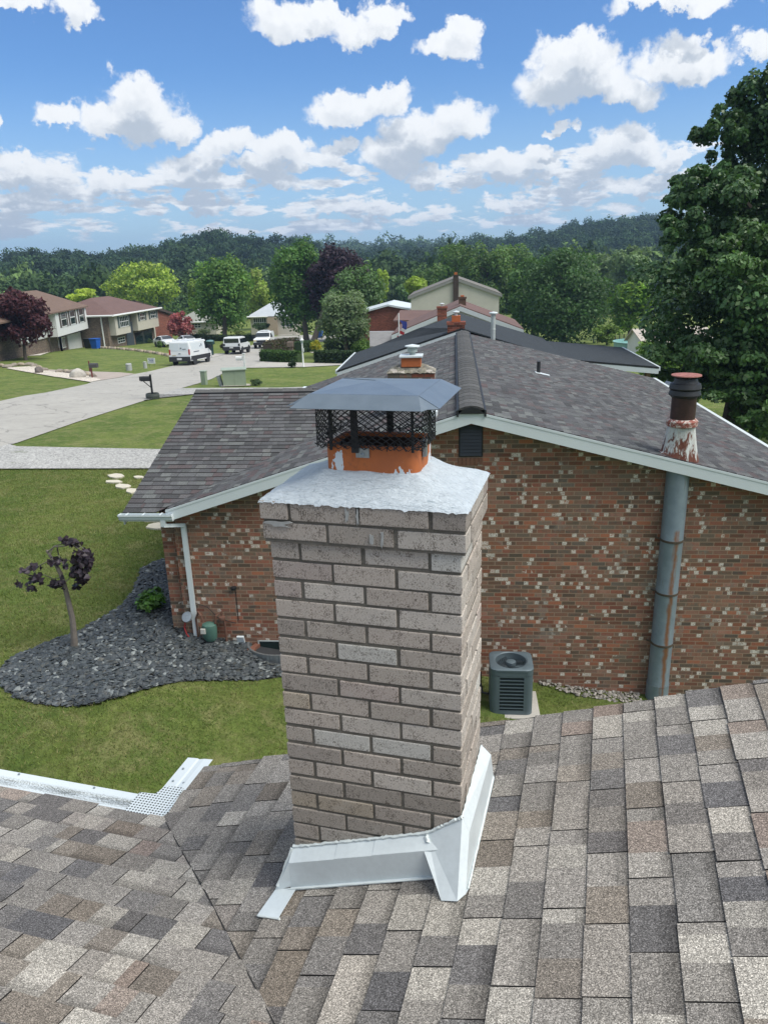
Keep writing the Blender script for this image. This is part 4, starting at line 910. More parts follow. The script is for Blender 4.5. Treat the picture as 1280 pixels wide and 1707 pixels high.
for i, (s_, dn_) in enumerate(((-3.80, -.12), (-3.70, -.20), (-3.55, -.22), (-3.40, -.19), (-3.34, -.08))):
    mb.box((-.09, -.045, -.03), (.09, .045, .035), X=Matrix.Translation(P(s_, wn0+dn_, -6.12)) @ Matrix.Rotation(-NY+(.8, .2, 0, -.3, 1.2)[i], 4, 'Z'), bev=.006)
    o = mb.build('loose_brick', mat('loose red brick', (.20, .085, .055), .9, var=.3)); tag(o, ('leftmost', 'second', 'middle', 'fourth', 'rightmost')[i]+' loose red brick edging the small white vent at the wall foot', 'brick', 'loose bricks round the vent'); mb = MB()
# large metal flue on the right of the wall
fs_, fn_ = 3.28, wn0-.075
fp = empty('metal_flue', P(fs_, fn_, zg(fs_, fn_)), 'tall blue-grey metal flue strapped to the brick wall with rusty louvred top', 'flue pipe')
def flue_paint():
    m, N, b = newmat('weathered flue paint'); tc = N.node('ShaderNodeTexCoord').outputs['Object']; u = N.vm('DOT_PRODUCT', tc, tuple(TT)); z = N.node('ShaderNodeSeparateXYZ', {0: tc}).outputs[2]
    n = N.noise(tc, 6, 5, .6); c = N.mix(n, (.13, .175, .21), (.26, .32, .36))
    st = N.smooth(N.math('ABSOLUTE', N.math('SUBTRACT', N.math('ADD', u, N.math('MULTIPLY', N.noise(tc, 5, 4), .10)), fs_+.075)), .055, .006); nn2 = N.noise(N.vm('MULTIPLY', tc, (10, 10, 1.2)), 1, 4, .7)
    zf = N.smooth(N.math('SUBTRACT', -3.95+CAMZ, z), -.02, .05)
    c = N.mix(N.math('MULTIPLY', N.math('MULTIPLY', st, zf), N.smooth(nn2, .30, .50)), c, (.20, .095, .05)); c = N.mix(N.math('MULTIPLY', N.smooth(N.noise(N.vm('MULTIPLY', tc, (16, 16, 2)), 1, 5, .7), .60, .72), .5), c, (.12, .10, .085)); N._in(b.inputs['Base Color'], c); b.inputs['Roughness'].default_value = .42; b.inputs['Metallic'].default_value = .25; return m
M_FP = flue_paint(); zsec = [-2.95, -4.15, -5.02, -5.90, -6.62, -7.25]
for i, (a, b) in enumerate(zip(zsec, zsec[1:])):
    r = .165 if i < 4 else .175
    mb = MB(); mb.lathe([(r+.003, b), (r+.003, b+.012), (r, b+.02), (r, a-.001)], Vector((P(fs_, fn_, 0)-Vector((0, 0, 0)))), 32); o = mb.build('pipe', M_FP, fp, smooth=True)
for i, z in enumerate(zsec[1:4]):
    mb = MB(); mb.lathe([(.168, z-.018), (.174, z-.016), (.174, z+.016), (.168, z+.018)], P(fs_, fn_, 0), 32)
    for sg in (-1, 1): mb.tube([P(fs_+sg*.165, fn_+.01, z), P(fs_+sg*.22, wn0-.004, z)], .012, 5)
    mb.build('strap', mat('tarnished strap', (.07, .055, .04), .7, var=.4, vscale=20), fp)
def cone_mat():
    m, N, b = newmat('peeling rusty cone'); tc = N.node('ShaderNodeTexCoord').outputs['Object']; st = N.vm('MULTIPLY', tc, (9, 9, 2.2)); n = N.noise(st, 1, 5, .7, .4); f = N.noise(N.vm('MULTIPLY', tc, (60, 60, 5)), 1, 3, .6)
    zz = N.node('ShaderNodeSeparateXYZ', {0: tc}).outputs[2]; n = N.math('ADD', n, N.math('MULTIPLY', N.math('SUBTRACT', zz, CAMZ-2.62), .45)); c = N.mix(N.smooth(n, .42, .50), (.12, .035, .022), (.50, .53, .52)); c = N.mix(N.math('MULTIPLY', N.smooth(f, .52, .68), .65), c, (.20, .115, .075)); N._in(b.inputs['Base Color'], c); b.inputs['Roughness'].default_value = .75; return m
cone_c = P(3.29, 10.98, 0); tl = Vector((0, 0, 1))
mb = MB(); N_ = 40; rows_ = [(.285, None), (.25, -2.78), (.215, -2.58), (.185, -2.40)]
vs = []
for k in range(N_):
    t = 2*math.pi*k/N_; d = TT*math.cos(t)+NN*math.sin(t); rad = .285*(1+.04*math.cos(t*9)); p = P(fs_, fn_+.05, 0)+TT*(rad*math.cos(t))+NN*(rad*.80*math.sin(t)); sx_ = fs_+.285*math.cos(t)
    vs.append(Vector((p.x, p.y, CAMZ+zr_-(sx_-ssr)*kr+.012)))
for r, z in rows_[1:]:
    for k in range(N_):
        t = 2*math.pi*k/N_; d = TT*math.cos(t)+NN*math.sin(t); rad = r*(1+.025*math.cos(t*9)); p = P(fs_+.0, fn_+.05, z)+TT*(rad*math.cos(t))+NN*(rad*(.85 if r > .2 else .97)*math.sin(t)); vs.append(p)
mb.mesh(vs, [(a*N_+k, a*N_+(k+1) % N_, (a+1)*N_+(k+1) % N_, (a+1)*N_+k) for a in range(3) for k in range(N_)]); mb.build('cone', cone_mat(), fp, smooth=True)
tb = P(fs_, fn_+.05, 0)
def flake():
    m, N, b = newmat('flaking red collar'); tc = N.node('ShaderNodeTexCoord').outputs['Object']; n = N.noise(tc, 16, 5, .7, 1); c = N.mix(N.smooth(n, .50, .56), (.24, .075, .055), (.52, .46, .42)); N._in(b.inputs['Base Color'], c); b.inputs['Roughness'].default_value = .8; return m
flaked = flake()
mb = MB(); mb.lathe([(.175, -2.42), (.215, -2.40), (.218, -2.33), (.185, -2.30)], tb, 32); mb.build('collar', flaked, fp, smooth=True)
mb = MB(); mb.lathe([(.172, -2.42), (.172, -1.95)], tb, 32); mb.build('stack', mat('dark rusty stack', (.038, .016, .014), .5, var=.6, vscale=7, fine=.3, fscale=30), fp, smooth=True)
mblk = mat('sooty black metal', (.016, .018, .022), .5, var=.3, vscale=12)
for z in (-1.96, -1.87):
    mb = MB(); mb.lathe([(.176, z-.03), (.215, z), (.222, z+.012), (.205, z+.075), (.176, z+.085)], tb, 32); mb.build('louvre_ring', mblk, fp, smooth=True)
mb = MB(); mb.lathe([(.176, -1.80), (.150, -1.72)], tb, 32); mb.build('neck', mblk, fp, smooth=True)
mb = MB(); mb.lathe([(0, -1.655), (.12, -1.66), (.205, -1.672), (.208, -1.685), (.19, -1.69), (0, -1.685)], tb, 36); mb.build('rain_disc', mat('faded red disc', (.30, .12, .10), .7, var=.5, vscale=16), fp, smooth=True)
mb = MB()
for k in range(8): t = k*math.pi/4; d = (TT*math.cos(t)+NN*math.sin(t))*.145; mb = MB(); mb.tube([tb+d+Vector((0, 0, -1.73)), tb+d+Vector((0, 0, -1.68))], .008, 5, cap=False); mb.build('disc_bracket', mblk, fp)
# air conditioner on its slab
az_ = zg(.9, 10.8); az_ = -6.66
ac = empty('air_conditioner', P(.86, 10.42, az_), 'grey-blue outdoor air conditioner unit on a concrete pad at the foot of the brick wall', 'air conditioner')
MX = Matrix.Translation(P(.86, 10.42, az_)) @ Matrix.Rotation(-NY, 4, 'Z')
def rr3(w, d, r): return [(x, y) for x, y in rrect(-w/2, w/2, -d/2, d/2, r, 5)]
mac = mat('ac blue grey paint', (.10, .135, .155), .45, .2, var=.1, vscale=6); mdk = mat('ac dark coil', (.010, .018, .024), .6, var=.3, vscale=30)
W2, D2, H2 = .64, .58, .77
def ring_mesh(mb, prof, z):
    pass
mb = MB(); o1 = rr3(W2-.03, D2-.03, .08); n_ = len(o1); vs = [MX @ Vector((x, y, .03)) for x, y in o1]+[MX @ Vector((x, y, H2-.03)) for x, y in o1]
mb.mesh(vs, [(i, (i+1) % n_, n_+(i+1) % n_, n_+i) for i in range(n_)]); mb.build('coil', mdk, ac)
mb = MB()
for (z0__, z1__) in ((.0, .075), (H2-.115, H2-.03)):
    o1 = rr3(W2, D2, .09); vs = [MX @ Vector((x, y, z0__)) for x, y in o1]+[MX @ Vector((x, y, z1__)) for x, y in o1]; mb.mesh(vs, [(i, (i+1) % n_, n_+(i+1) % n_, n_+i) for i in range(n_)]+[tuple(range(n_))])
for sx_, sy_ in ((-1, -1), (1, -1), (1, 1), (-1, 1)):
    arc = [(x, y) for x, y in rr3(W2, D2, .09) if x*sx_ > W2/2-.14 and y*sy_ > D2/2-.14]
    arc = sorted(arc, key=lambda p: math.atan2(p[1]-sy_*(D2/2-.14), p[0]-sx_*(W2/2-.14)))
    ext = [(sx_*(W2/2-.14), sy_*D2/2), (sx_*W2/2, sy_*(D2/2-.14))]; pts = arc
    pts = [ext[0]]+sorted(arc, key=lambda p: (p[0]-ext[0][0])**2+(p[1]-ext[0][1])**2)+[ext[1]]
    for (xa, ya), (xb, yb) in zip(pts, pts[1:]): mb.quad([MX @ Vector((xa, ya, .07)), MX @ Vector((xb, yb, .07)), MX @ Vector((xb, yb, H2-.1)), MX @ Vector((xa, ya, H2-.1))])
mb.build('cabinet', mac, ac)
mb = MB()
for k in range(10):
    z = .10+k*.060
    for (xa, xb, ya, yb) in ((-W2/2+.13, W2/2-.13, -D2/2-.001, -D2/2+.02), (-W2/2+.13, W2/2-.13, D2/2-.02, D2/2+.001)): mb.box((xa, ya, z), (xb, yb, z+.012), X=MX)
    for (xa, xb) in ((-W2/2-.001, -W2/2+.02), (W2/2-.02, W2/2+.001)): mb.box((xa, -D2/2+.13, z), (xb, D2/2-.13, z+.012), X=MX)
mb.build('louvre', mac, ac)
mb = MB(); NS = 48; R1_ = .235; o1 = rr3(W2+.012, D2+.012, .10)
def rad_pt(poly, t):
    d = (math.cos(t), math.sin(t)); best = 1
    for (xa, ya), (xb, yb) in zip(poly, poly[1:]+poly[:1]):
        den = d[0]*(yb-ya)-d[1]*(xb-xa)
        if abs(den) < 1e-9: continue
        r = (xa*(yb-ya)-ya*(xb-xa))/den; u = (xa*d[1]-ya*d[0])/den
        if r > 0 and -1e-6 <= u <= 1+1e-6: best = r; break
    return best
vs = []
for k in range(NS):
    t = 2*math.pi*k/NS; ro_ = rad_pt(o1, t); c, s_ = math.cos(t), math.sin(t)
    for r, z in ((ro_, H2-.035), (ro_, H2-.005), (ro_-.02, H2+.006), (R1_+.02, H2+.012), (R1_, H2), (R1_-.005, H2-.10)): vs.append(MX @ Vector((r*c, r*s_, z)))
mb.mesh(vs, [(k*6+i, ((k+1) % NS)*6+i, ((k+1) % NS)*6+i+1, k*6+i+1) for k in range(NS) for i in range(5)]); mb.build('top_panel', mac, ac, smooth=True)
mb = MB(); mb.lathe([(0, H2-.06), (.075, H2-.06), (.075, H2-.012), (.06, H2-.004), (0, H2-.002)], (0, 0, 0), 20, X=MX.to_3x3()); mb.v = [tuple(Vector(v)+MX.translation) for v in mb.v]; mb.build('fan_hub', mac, ac, smooth=True)
mb = MB()
for b_ in range(4):
    t0 = b_*math.pi/2+.3; vs = []
    for r in (.06, .225):
        for dt, z in ((0, H2-.05), (.55, H2-.075), (1.0, H2-.10)): vs.append(MX @ Vector((r*math.cos(t0+dt), r*math.sin(t0+dt), z)))
    mb.mesh(vs, [(0, 1, 4, 3), (1, 2, 5, 4)])
mb.build('fan_blade', mdk, ac)
mb = MB()
for r in (.09, .12, .15, .18, .21, .232):
    pts = [MX @ Vector((r*math.cos(2*math.pi*k/40), r*math.sin(2*math.pi*k/40), H2+.004)) for k in range(41)]; mb.tube(pts, .0018, 4, cap=False)
mb.build('fan_guard', mac, ac)
mb = MB(); mb.box((-.46, -.38, -.10), (.44, .40, -.002), X=MX, bev=.008); mb.build('concrete_pad', M_CONC, ac)
mb = MB(); mb.tube([MX @ Vector((-.33, .1, .12)), MX @ Vector((-.42, .16, .10)), MX @ Vector((-.45, .3, .2)), MX @ Vector((-.45, .36, .35))], .018, 6); mb.build('conduit', M_BLK, ac)
# stone heap at the wall foot right of the unit
X, Y = scatter([Vector(P(s, n, 0)[:2]) for s, n in ((2.0, 10.92), (3.0, 10.87), (3.0, 11.18), (1.3, 11.18), (1.6, 11.05))], 500)
tag(chips('pebbles', X, Y, .05, [(.25, .23, .20), (.33, .31, .28), (.18, .17, .15)], m=M_SLATE, flat=.6), 'loose grey pebbles at the wall foot beside the tall metal flue', 'pebbles', kind='stuff')
# ================================================================== small chimney on the neighbour's roof
def att(o, par): o.parent = par; o.matrix_parent_inverse = Matrix.Identity(4); return o
MXN = Matrix.Rotation(-NY, 4, 'Z')
c1 = empty('chimney', onN(685, 632, 13), 'short red brick chimney with lichened mortar crown and white rain cap beyond the foreground cap', 'chimney')
zt_ = onN(685, 613, 13).z; sa = onN(646, 625, 13).dot(TT); sb = onN(724, 625, 13).dot(TT); wv = sb-sa; MC = Matrix.Translation(P((sa+sb)/2, 13.2, 0)-Vector((0, 0, CAMZ))) @ MXN
mb = MB(); mb.box((-wv/2, -.22, 2.6), (wv/2, .22, zt_-.07), X=MC); mb.build('brickwork', wallbrick('lichened brick', [(.20, .075, .05), (.11, .095, .07), (.25, .09, .055), (.13, .11, .085), (.33, .29, .24)], (.10, .09, .075), .12), c1)
mb = MB(); q = random.Random(2); gx, gy = 30, 16; vs = []
for j in range(gy+1):
    for i in range(gx+1):
        x = -wv/2-.02+(wv+.04)*i/gx; y = -.24+.48*j/gy; e = min(i/gx, 1-i/gx)*wv; e = min(e, min(j/gy, 1-j/gy)*.48); vs.append(MC @ Vector((x, y, zt_-.075+min(.11, e*.55)+mn.noise(Vector((x*16, y*16, 2)))*.022+(0 if e > 0 else -.01))))
mb.mesh(vs, [(j*(gx+1)+i, j*(gx+1)+i+1, (j+1)*(gx+1)+i+1, (j+1)*(gx+1)+i) for j in range(gy) for i in range(gx)])
def lichen_mat():
    m, N, b = newmat('lichened mortar'); tc = N.node('ShaderNodeTexCoord').outputs['Object']; n = N.noise(tc, 14, 5, .7); v = N.voro(tc, 16, 'Color'); s = N.node('ShaderNodeSeparateColor', {0: v}).outputs[0]
    c = N.ramp(s, (0, (.07, .07, .06)), (.35, (.22, .20, .15)), (.6, (.14, .14, .09)), (.85, (.50, .46, .42)), interp='CONSTANT'); c = N.mix(.5, c, N.ramp(n, (.35, (.08, .08, .07)), (.65, (.38, .36, .31))))
    N._in(b.inputs['Base Color'], c); b.inputs['Roughness'].default_value = .95; N._in(b.inputs['Normal'], N.bump(n, 1, .03)); return m
mb.build('crown', lichen_mat(), c1, smooth=True)
M_TC = mat('terracotta', (.42, .12, .04), .8, var=.2, vscale=10)
mb = MB(); mb.box((-.17, -.14, zt_), (.17, .14, zt_+.16), X=MC, bev=.012); mb.build('flue_tile', M_TC, c1)
mb = MB(); mb.box((-.20, -.17, zt_+.16), (.20, .17, zt_+.195), X=MC, bev=.008); mb.build('cover_plate', M_ALU, c1)
mb = MB(); mb.lathe([(.05, .195), (.05, .24), (.085, .245), (.085, .33), (.0, .335)], MC @ Vector((.02, 0, zt_)), 16); mb.build('vent_cap', mat('pale green grey metal', (.36, .42, .41), .5, var=.15), c1, smooth=True)
mb = MB(); mb.lathe([(.13, .335), (.125, .35), (0, .375)], MC @ Vector((.02, 0, zt_)), 20); mb.build('rain_cap', M_ALU, c1, smooth=True)
# ================================================================== houses down the row
M_RD = shingle_mat('dark slate shingles', 25, .85, 1.18, .002, (1, 1, 1)); M_SIDW = mat('white siding', (.66, .68, .68), .6, var=.06, vscale=2); M_SIDB = mat('beige siding', (.50, .48, .42), .7, var=.08, vscale=1.5); M_GLS = MATS['dark glass']
M_RBR = mat('brown shingles', (.125, .088, .070), .9, var=.2, vscale=1.2, fine=.15, fscale=25); M_RBR2 = mat('reddish brown shingles', (.135, .082, .072), .9, var=.2, vscale=1.2, fine=.15, fscale=25); M_RBR3 = mat('umber shingles', (.15, .10, .075), .9, var=.2, vscale=1.2, fine=.15, fscale=25)
M_RGW = mat('pale grey shingles', (.42, .46, .50), .9, var=.1, vscale=1, fine=.1, fscale=20); M_RGG = mat('grey green shingles', (.25, .26, .23), .9, var=.15, fine=.1, fscale=20); M_RFT = shingle_mat('bluish charcoal shingles', 30, .85, 1.15, .002)
def gable_n(name, label, nA, nB, sL, zL, sR, zR, sT, zT, wallm, roofm, fm, zbase, ov=.25, extra=None, cat='house', group=None):
    """house whose gable ends face along n"""
    h = empty(name, P(sT, (nA+nB)/2, zbase), label, cat, group)
    mb = MB(); mb.prism([P(sL+ov, nA+.12, zbase), P(sR-ov, nA+.12, zbase), P(sR-ov, nA+.12, zR-.12+(ov*(zT-zR)/(sR-sT))), P(sT, nA+.12, zT-.12), P(sL+ov, nA+.12, zL-.12+(ov*(zT-zL)/(sT-sL)))], NN*(nB-nA-.24)); mb.build('wall', wallm, h)
    for a, za, b, zb_ in ((sL, zL, sT, zT), (sT, zT, sR, zR)):
        mb = MB(); mb.prism([P(a, nA, za), P(b, nA, zb_), P(b, nA, zb_-.09), P(a, nA, za-.09)], NN*(nB-nA), (1, 1, 1)); mb.build('roof', roofm, h)
        mb = MB(); mb.prism([P(a, nA-.04, za-.05), P(b, nA-.04, zb_-.05), P(b, nA-.04, zb_-.28), P(a, nA-.04, za-.28)], NN*.035); mb.build('fascia', fm, h)
    return h
# dark roofed house right behind the neighbour
dz = -2.42; dk = .313
dh = empty('brick_house', P(.3, 29, -6.7), 'brick house with smooth charcoal roof and low side extension behind the grey-roofed house', 'house')
DA, DB, dsL, dsR, dsX = 26.0, 33.0, -4.03, 3.7, 6.72; dzT = -2.235; dzL = dzT-dk*(.24-dsL); dzR = dzT-dk*(dsR-.24); dzX = -3.63
wal = MB(); wal.prism([P(dsL+.25, DA+.15, -7.5), P(dsR+1.2, DA+.15, -7.5), P(dsR+1.2, DA+.15, dzR-.28), P(dsR, DA+.15, dzR-.15), P(.24, DA+.15, dzT-.13), P(dsL+.25, DA+.15, dzL-.08)], NN*(DB-DA-.3)); wal.build('wall', M_RB, dh)
cdk = (.042, .050, .058)
for nm, a, za, b, zb_, na_, nb_ in (('roof', dsL, dzL, .24, dzT, DA, 31.3), ('roof', .24, dzT, dsR, dzR, DA, DB), ('roof', dsR, dzR, dsX, dzX, DA, 31.9)):
    mb = MB(); mb.prism([P(a, na_, za), P(b, na_, zb_), P(b, na_, zb_-.05), P(a, na_, za-.05)], NN*(nb_-na_), cdk); mb.build(nm, M_RD, dh)
for a, za, b, zb_ in ((dsL, dzL, .24, dzT), (dsR, dzR, dsX, dzX)):
    mb = MB(); mb.prism([P(a, DA-.03, za-.05), P(b, DA-.03, zb_-.05), P(b, DA-.03, zb_-.22), P(a, DA-.03, za-.22)], NN*.028); mb.build('fascia', M_ALU, dh)
    mb = MB(); mb.prism([P(a, DA-.035, za+.012), P(b, DA-.035, zb_+.012), P(b, DA-.035, zb_-.05), P(a, DA-.035, za-.05)], NN*.034); mb.build('roof_edge', M_BLK, dh)
mb = MB(); mb.prism([P(.24, DA, dzT), P(.24, DA, dzT+.0), P(.24, 31, dzT), P(.24, 31.3, dzT-.03)][:1]+[P(-3.0, 31.3, dzT-dk*3.24), P(.24, 31.3, dzT), P(.24, DB, dzT), P(-1.5, DB, dzT-dk*1.74)], (0, 0, -.05), cdk); mb.build('roof', M_RD, dh)
mb = MB(); mb.prism([P(dsL-.06, DA, dzL+.015), P(dsL-.06, 31.3, dzL+.015), P(dsL-.06, 31.3, dzL-.10), P(dsL-.06, DA, dzL-.10)], TT*.055); mb.build('gutter', M_ALU, dh)
mb = MB(); mb.prism([P(dsX, DA, dzX+.01), P(dsX, 31.9, dzX+.01), P(dsX, 31.9, dzX-.12), P(dsX, DA, dzX-.12)], TT*.06); mb.build('gutter', M_ALU, dh)
mb = MB(); mb.prism([P(dsX-.35, DA+.2, -7.5), P(dsX-.2, DA+.2, -7.5), P(dsX-.2, DA+.2, dzX-.06), P(dsX-.35, DA+.2, dzX-.06)], NN*.15); mb.build('post', M_WOOD, dh)
def stack(n, x0, x1, yb, yt, label, wallm, flue=None, cap=None, d=.4):
    a, b = onN(x0, yt, n), onN(x1, yt, n); top = (a.z+b.z)/2; bot = onN(x0, yb, n).z-.5; w = (b-a).dot(TT); M = Matrix.Translation(Vector((0, 0, 0))) 
    c = P((a.dot(TT)+b.dot(TT))/2, n+d/2, 0); c.z = 0; M = Matrix.Translation(c) @ MXN
    e = empty('chimney', (c.x, c.y, bot), label, 'chimney')
    mb = MB(); mb.box((-w/2, -d/2, bot), (w/2, d/2, top-.1), X=M); mb.box((-w/2-.03, -d/2-.03, top-.098), (w/2+.03, d/2+.03, top), X=M); mb.build('brickwork', wallm, e)
    if flue:
        mb = MB(); mb.box((-w*flue[0], -.12, top+.001), (w*flue[0], .12, top+flue[1]), X=M, bev=.01); mb.build('flue_tile', M_TC, e)
    if cap:
        mb = MB(); z = top+(flue[1] if flue else 0)+.002; mb.lathe([(.05, 0), (.05, .08), (.12, .10), (.12, .13), (0, .16)], c+Vector((0, 0, z)), 14); mb.build('rain_cap', M_ALU, e, smooth=True)
    return e
stack(26.05, 745.5, 774.5, 563, 537, 'red brick chimney with orange flue tile at the near end of the charcoal roof', M_RB, (.25, .20), True)
stack(38.5, 728.5, 744.5, 545, 511, 'dark red brick chimney with small white cap between the charcoal roof and white gable', M_RB, None, True)
stack(41.5, 764.5, 776.5, 512, 495, 'brown brick chimney at the peak of the reddish brown roof', mat('sooty brick', (.11, .07, .05), .9, var=.4, vscale=8), (.25, .08))
e = empty('flue_pipe', P(1.3, 25, -3), 'slim galvanised vent pipe with flat cap standing at the right slope of the grey roof', 'flue pipe')
bt = onN(820, 575, 23.3); tp_ = onN(822, 524, 23.3); mb = MB(); mb.tube([Vector((tp_.x, tp_.y, bt.z-.4)), tp_], .07, 14); mb.lathe([(.075, 0), (.078, .02), (.07, .03)], Vector((tp_.x, tp_.y, (bt.z+tp_.z)/2)), 14); mb.build('pipe', mat('light galvanised', (.46, .50, .50), .5, .3, var=.2, vscale=6), e, smooth=True)
mb = MB(); mb.lathe([(.08, 0), (.12, .01), (.13, .04), (.12, .06), (.0, .08)], tp_, 16); mb.build('rain_cap', M_ALU, e, smooth=True)
# third house: white gable, brown roof
th = gable_n('house', 'house with white gable end and reddish brown roof behind the charcoal roof', 40, 46.2, -3.25, -3.66, 3.5, -3.53, .28, -2.30, M_SIDW, M_RBR2, M_ALU, -7.6)
R1, R2 = onN(667, 517, 49.5), onN(735, 517, 49.5); E1 = onN(655, 524, 46.3); E1.z -= .35
mb = MB(); mb.prism([E1, E1+TT*4, R2, R1], (0, 0, -.08)); mb.prism([R1, R2, R2+NN*4-Vector((0, 0, 1.2)), R1+NN*4-Vector((0, 0, 1.2))], (0, 0, -.08)); mb.build('wing_roof', M_RBR2, th)
Lw = P(-3.2, 38.0, -4.6)
mb = MB(); W1, W2_ = onN(616, 553, 42.5), onN(662, 552.5, 42.5); W3 = onN(616, 566, 40.5); mb.prism([W3-Vector((0, 0, .35)), W3+TT*2.6-Vector((0, 0, .35)), W2_, W1], (0, 0, -.06)); mb.build('wing_roof', mat('light grey shingles', (.19, .19, .19), .9, var=.2, fine=.15, fscale=25), th)
mb = MB(); mb.prism([W1+Vector((0, 0, .02)), W2_+Vector((0, 0, .02)), W2_-Vector((0, 0, .05)), W1-Vector((0, 0, .05))], NN*.08); mb.build('ridge_trim', M_ALU, th)
# beige two-storey gable house
bh = gable_n('house', 'tall beige sided house with grey gable roof and dark brick chimney strip', 70, 80, -4.15, -3.14, 4.15, -3.13, .12, -1.64, M_SIDB, mat('grey brown shingles', (.16, .15, .135), .9, var=.2), mat('grey trim', (.24, .24, .23), .7, var=.1), -9.5, ov=.25)
stack(69.9, 755, 764, 507, 458, 'dark brick chimney running up the beige gable wall', mat('dark brown brick', (.055, .040, .035), .9, var=.3, vscale=6), (.28, .2), d=.3)
def lapsiding(o): pass
# red brick house with white roof edge
rb_ = empty('brick_house', P(-7, 82, -9), 'low red brick house with white roof edge beside the brown roof', 'house')
a, b = onN(647, 507, 80), onN(683, 514, 80); a2 = onN(600, 520, 80)
mb = MB(); mb.prism([Vector((a2.x, a2.y, -4)), Vector((b.x, b.y, -4)), b-Vector((0, 0, .2)), a-Vector((0, 0, .2)), a2-Vector((0, 0, .2))], NN*8); mb.build('wall', M_RB, rb_)
for p_, q_ in ((a2, a), (a, b)):
    mb = MB(); mb.prism([p_-NN*.3, q_-NN*.3, q_+NN*8.3, p_+NN*8.3], (0, 0, -.18)); mb.build('roof', M_ALU, rb_)
# white garage and pool in the far right gardens
ga = empty('garage', onN(1074, 587, 68), 'small white gabled garage with pale roof half hidden by the big leafy tree', 'garage')
G0 = onN(1074, 575, 68); GL = onN(1046, 563, 71); GA = onN(1058, 549.5, 69.6); gdir = (TT*.96+NN*.28).normalized(); Lg = 6.5
GL.z = G0.z = (GL.z+G0.z)/2; zg_ = G0.z-2.6
mb = MB(); mb.prism([Vector((G0.x, G0.y, zg_)), Vector((GL.x, GL.y, zg_)), GL, GA, G0], gdir*Lg); mb.build('wall', M_SIDW, ga)
mb = MB(); u_ = (G0-GA)*.12; mb.prism([GA-gdir*.3+Vector((0, 0, .08)), G0+u_-gdir*.3+Vector((0, 0, .08)), G0+u_-gdir*.3, GA-gdir*.3], gdir*(Lg+.6)); mb.build('roof', mat('sandy shingles', (.42, .38, .34), .9, var=.15), ga)
mb = MB(); u_ = (GL-GA)*.12; mb.prism([GA-gdir*.3+Vector((0, 0, .08)), GL+u_-gdir*.3+Vector((0, 0, .08)), GL+u_-gdir*.3, GA-gdir*.3], gdir*(Lg+.6)); mb.build('roof', MATS['sandy shingles'], ga)
mb = MB(); fdir = (GL-G0); mb.prism([G0+fdir*.2-gdir*.05+Vector((0, 0, -2.5)), G0+fdir*.8-gdir*.05+Vector((0, 0, -2.5)), G0+fdir*.8-gdir*.05+Vector((0, 0, -.4)), G0+fdir*.2-gdir*.05+Vector((0, 0, -.4))], gdir*.04); mb.build('door', mat('pale garage door', (.55, .60, .64), .6), ga)
pc = atG(1072, 597); pc.z = g(pc.x, pc.y)
mb = MB(); mb.lathe([(2.3, 0), (2.3, 1.25), (2.4, 1.28), (2.4, 1.34), (2.2, 1.34), (2.2, 1.0), (0, 1.0)], pc+NN*2, 32); tag(mb.build('swimming_pool', mat('teal pool wall', (.22, .40, .38), .5, var=.1)), 'round teal above-ground swimming pool in front of the white garage', 'swimming pool')
fa, fb = atG(988, 572), atG(1046, 571.5); fnc = empty('garden_fence', (fa.x, fa.y, fa.z), 'low black garden fence on the far lawn left of the garage', 'fence')
for i in range(9):
    p = fa.lerp(fb, i/8); mb = MB(); mb.tube([(p.x, p.y, g(p.x, p.y)), (p.x, p.y, g(p.x, p.y)+1.1)], .06, 6); mb.build('post', M_BLK, fnc)
mb = MB()
for h in (.25, .5, .75, 1.0): mb.tube([(p.x, p.y, g(p.x, p.y)+h) for p in (fa, fb)], .045, 4)
mb.build('rail', M_BLK, fnc)
# bird table behind the far eave
bf = atG(1113, 652); bf = onN(1113, 655, 27.2); be = empty('bird_house', bf-Vector((0, 0, 1.5)), 'small wooden bird house on a post beside the right end of the neighbour roof', 'bird house')
mb = MB(); mb.tube([bf-Vector((0, 0, 3.2)), bf+Vector((0, 0, 0))], .05, 6); mb.build('post', M_WOOD, be); MB_ = Matrix.Translation(bf) @ Matrix.Rotation(.4, 4, 'Z')
mb = MB(); mb.prism([MB_ @ Vector(p) for p in ((-.16, -.15, 0), (.16, -.15, 0), (.16, -.15, .2), (0, -.15, .36), (-.16, -.15, .2))], MB_.to_3x3() @ Vector((0, .3, 0))); mb.build('box', mat('weathered cedar', (.20, .09, .05), .8, var=.3, vscale=10), be)
for s in (-1, 1):
    mb = MB(); mb.prism([MB_ @ Vector(p) for p in ((0, -.2, .40), (s*.22, -.2, .19), (s*.22, -.2, .165), (0, -.2, .372))], MB_.to_3x3() @ Vector((0, .4, 0))); mb.build('roof', M_GALV, be)
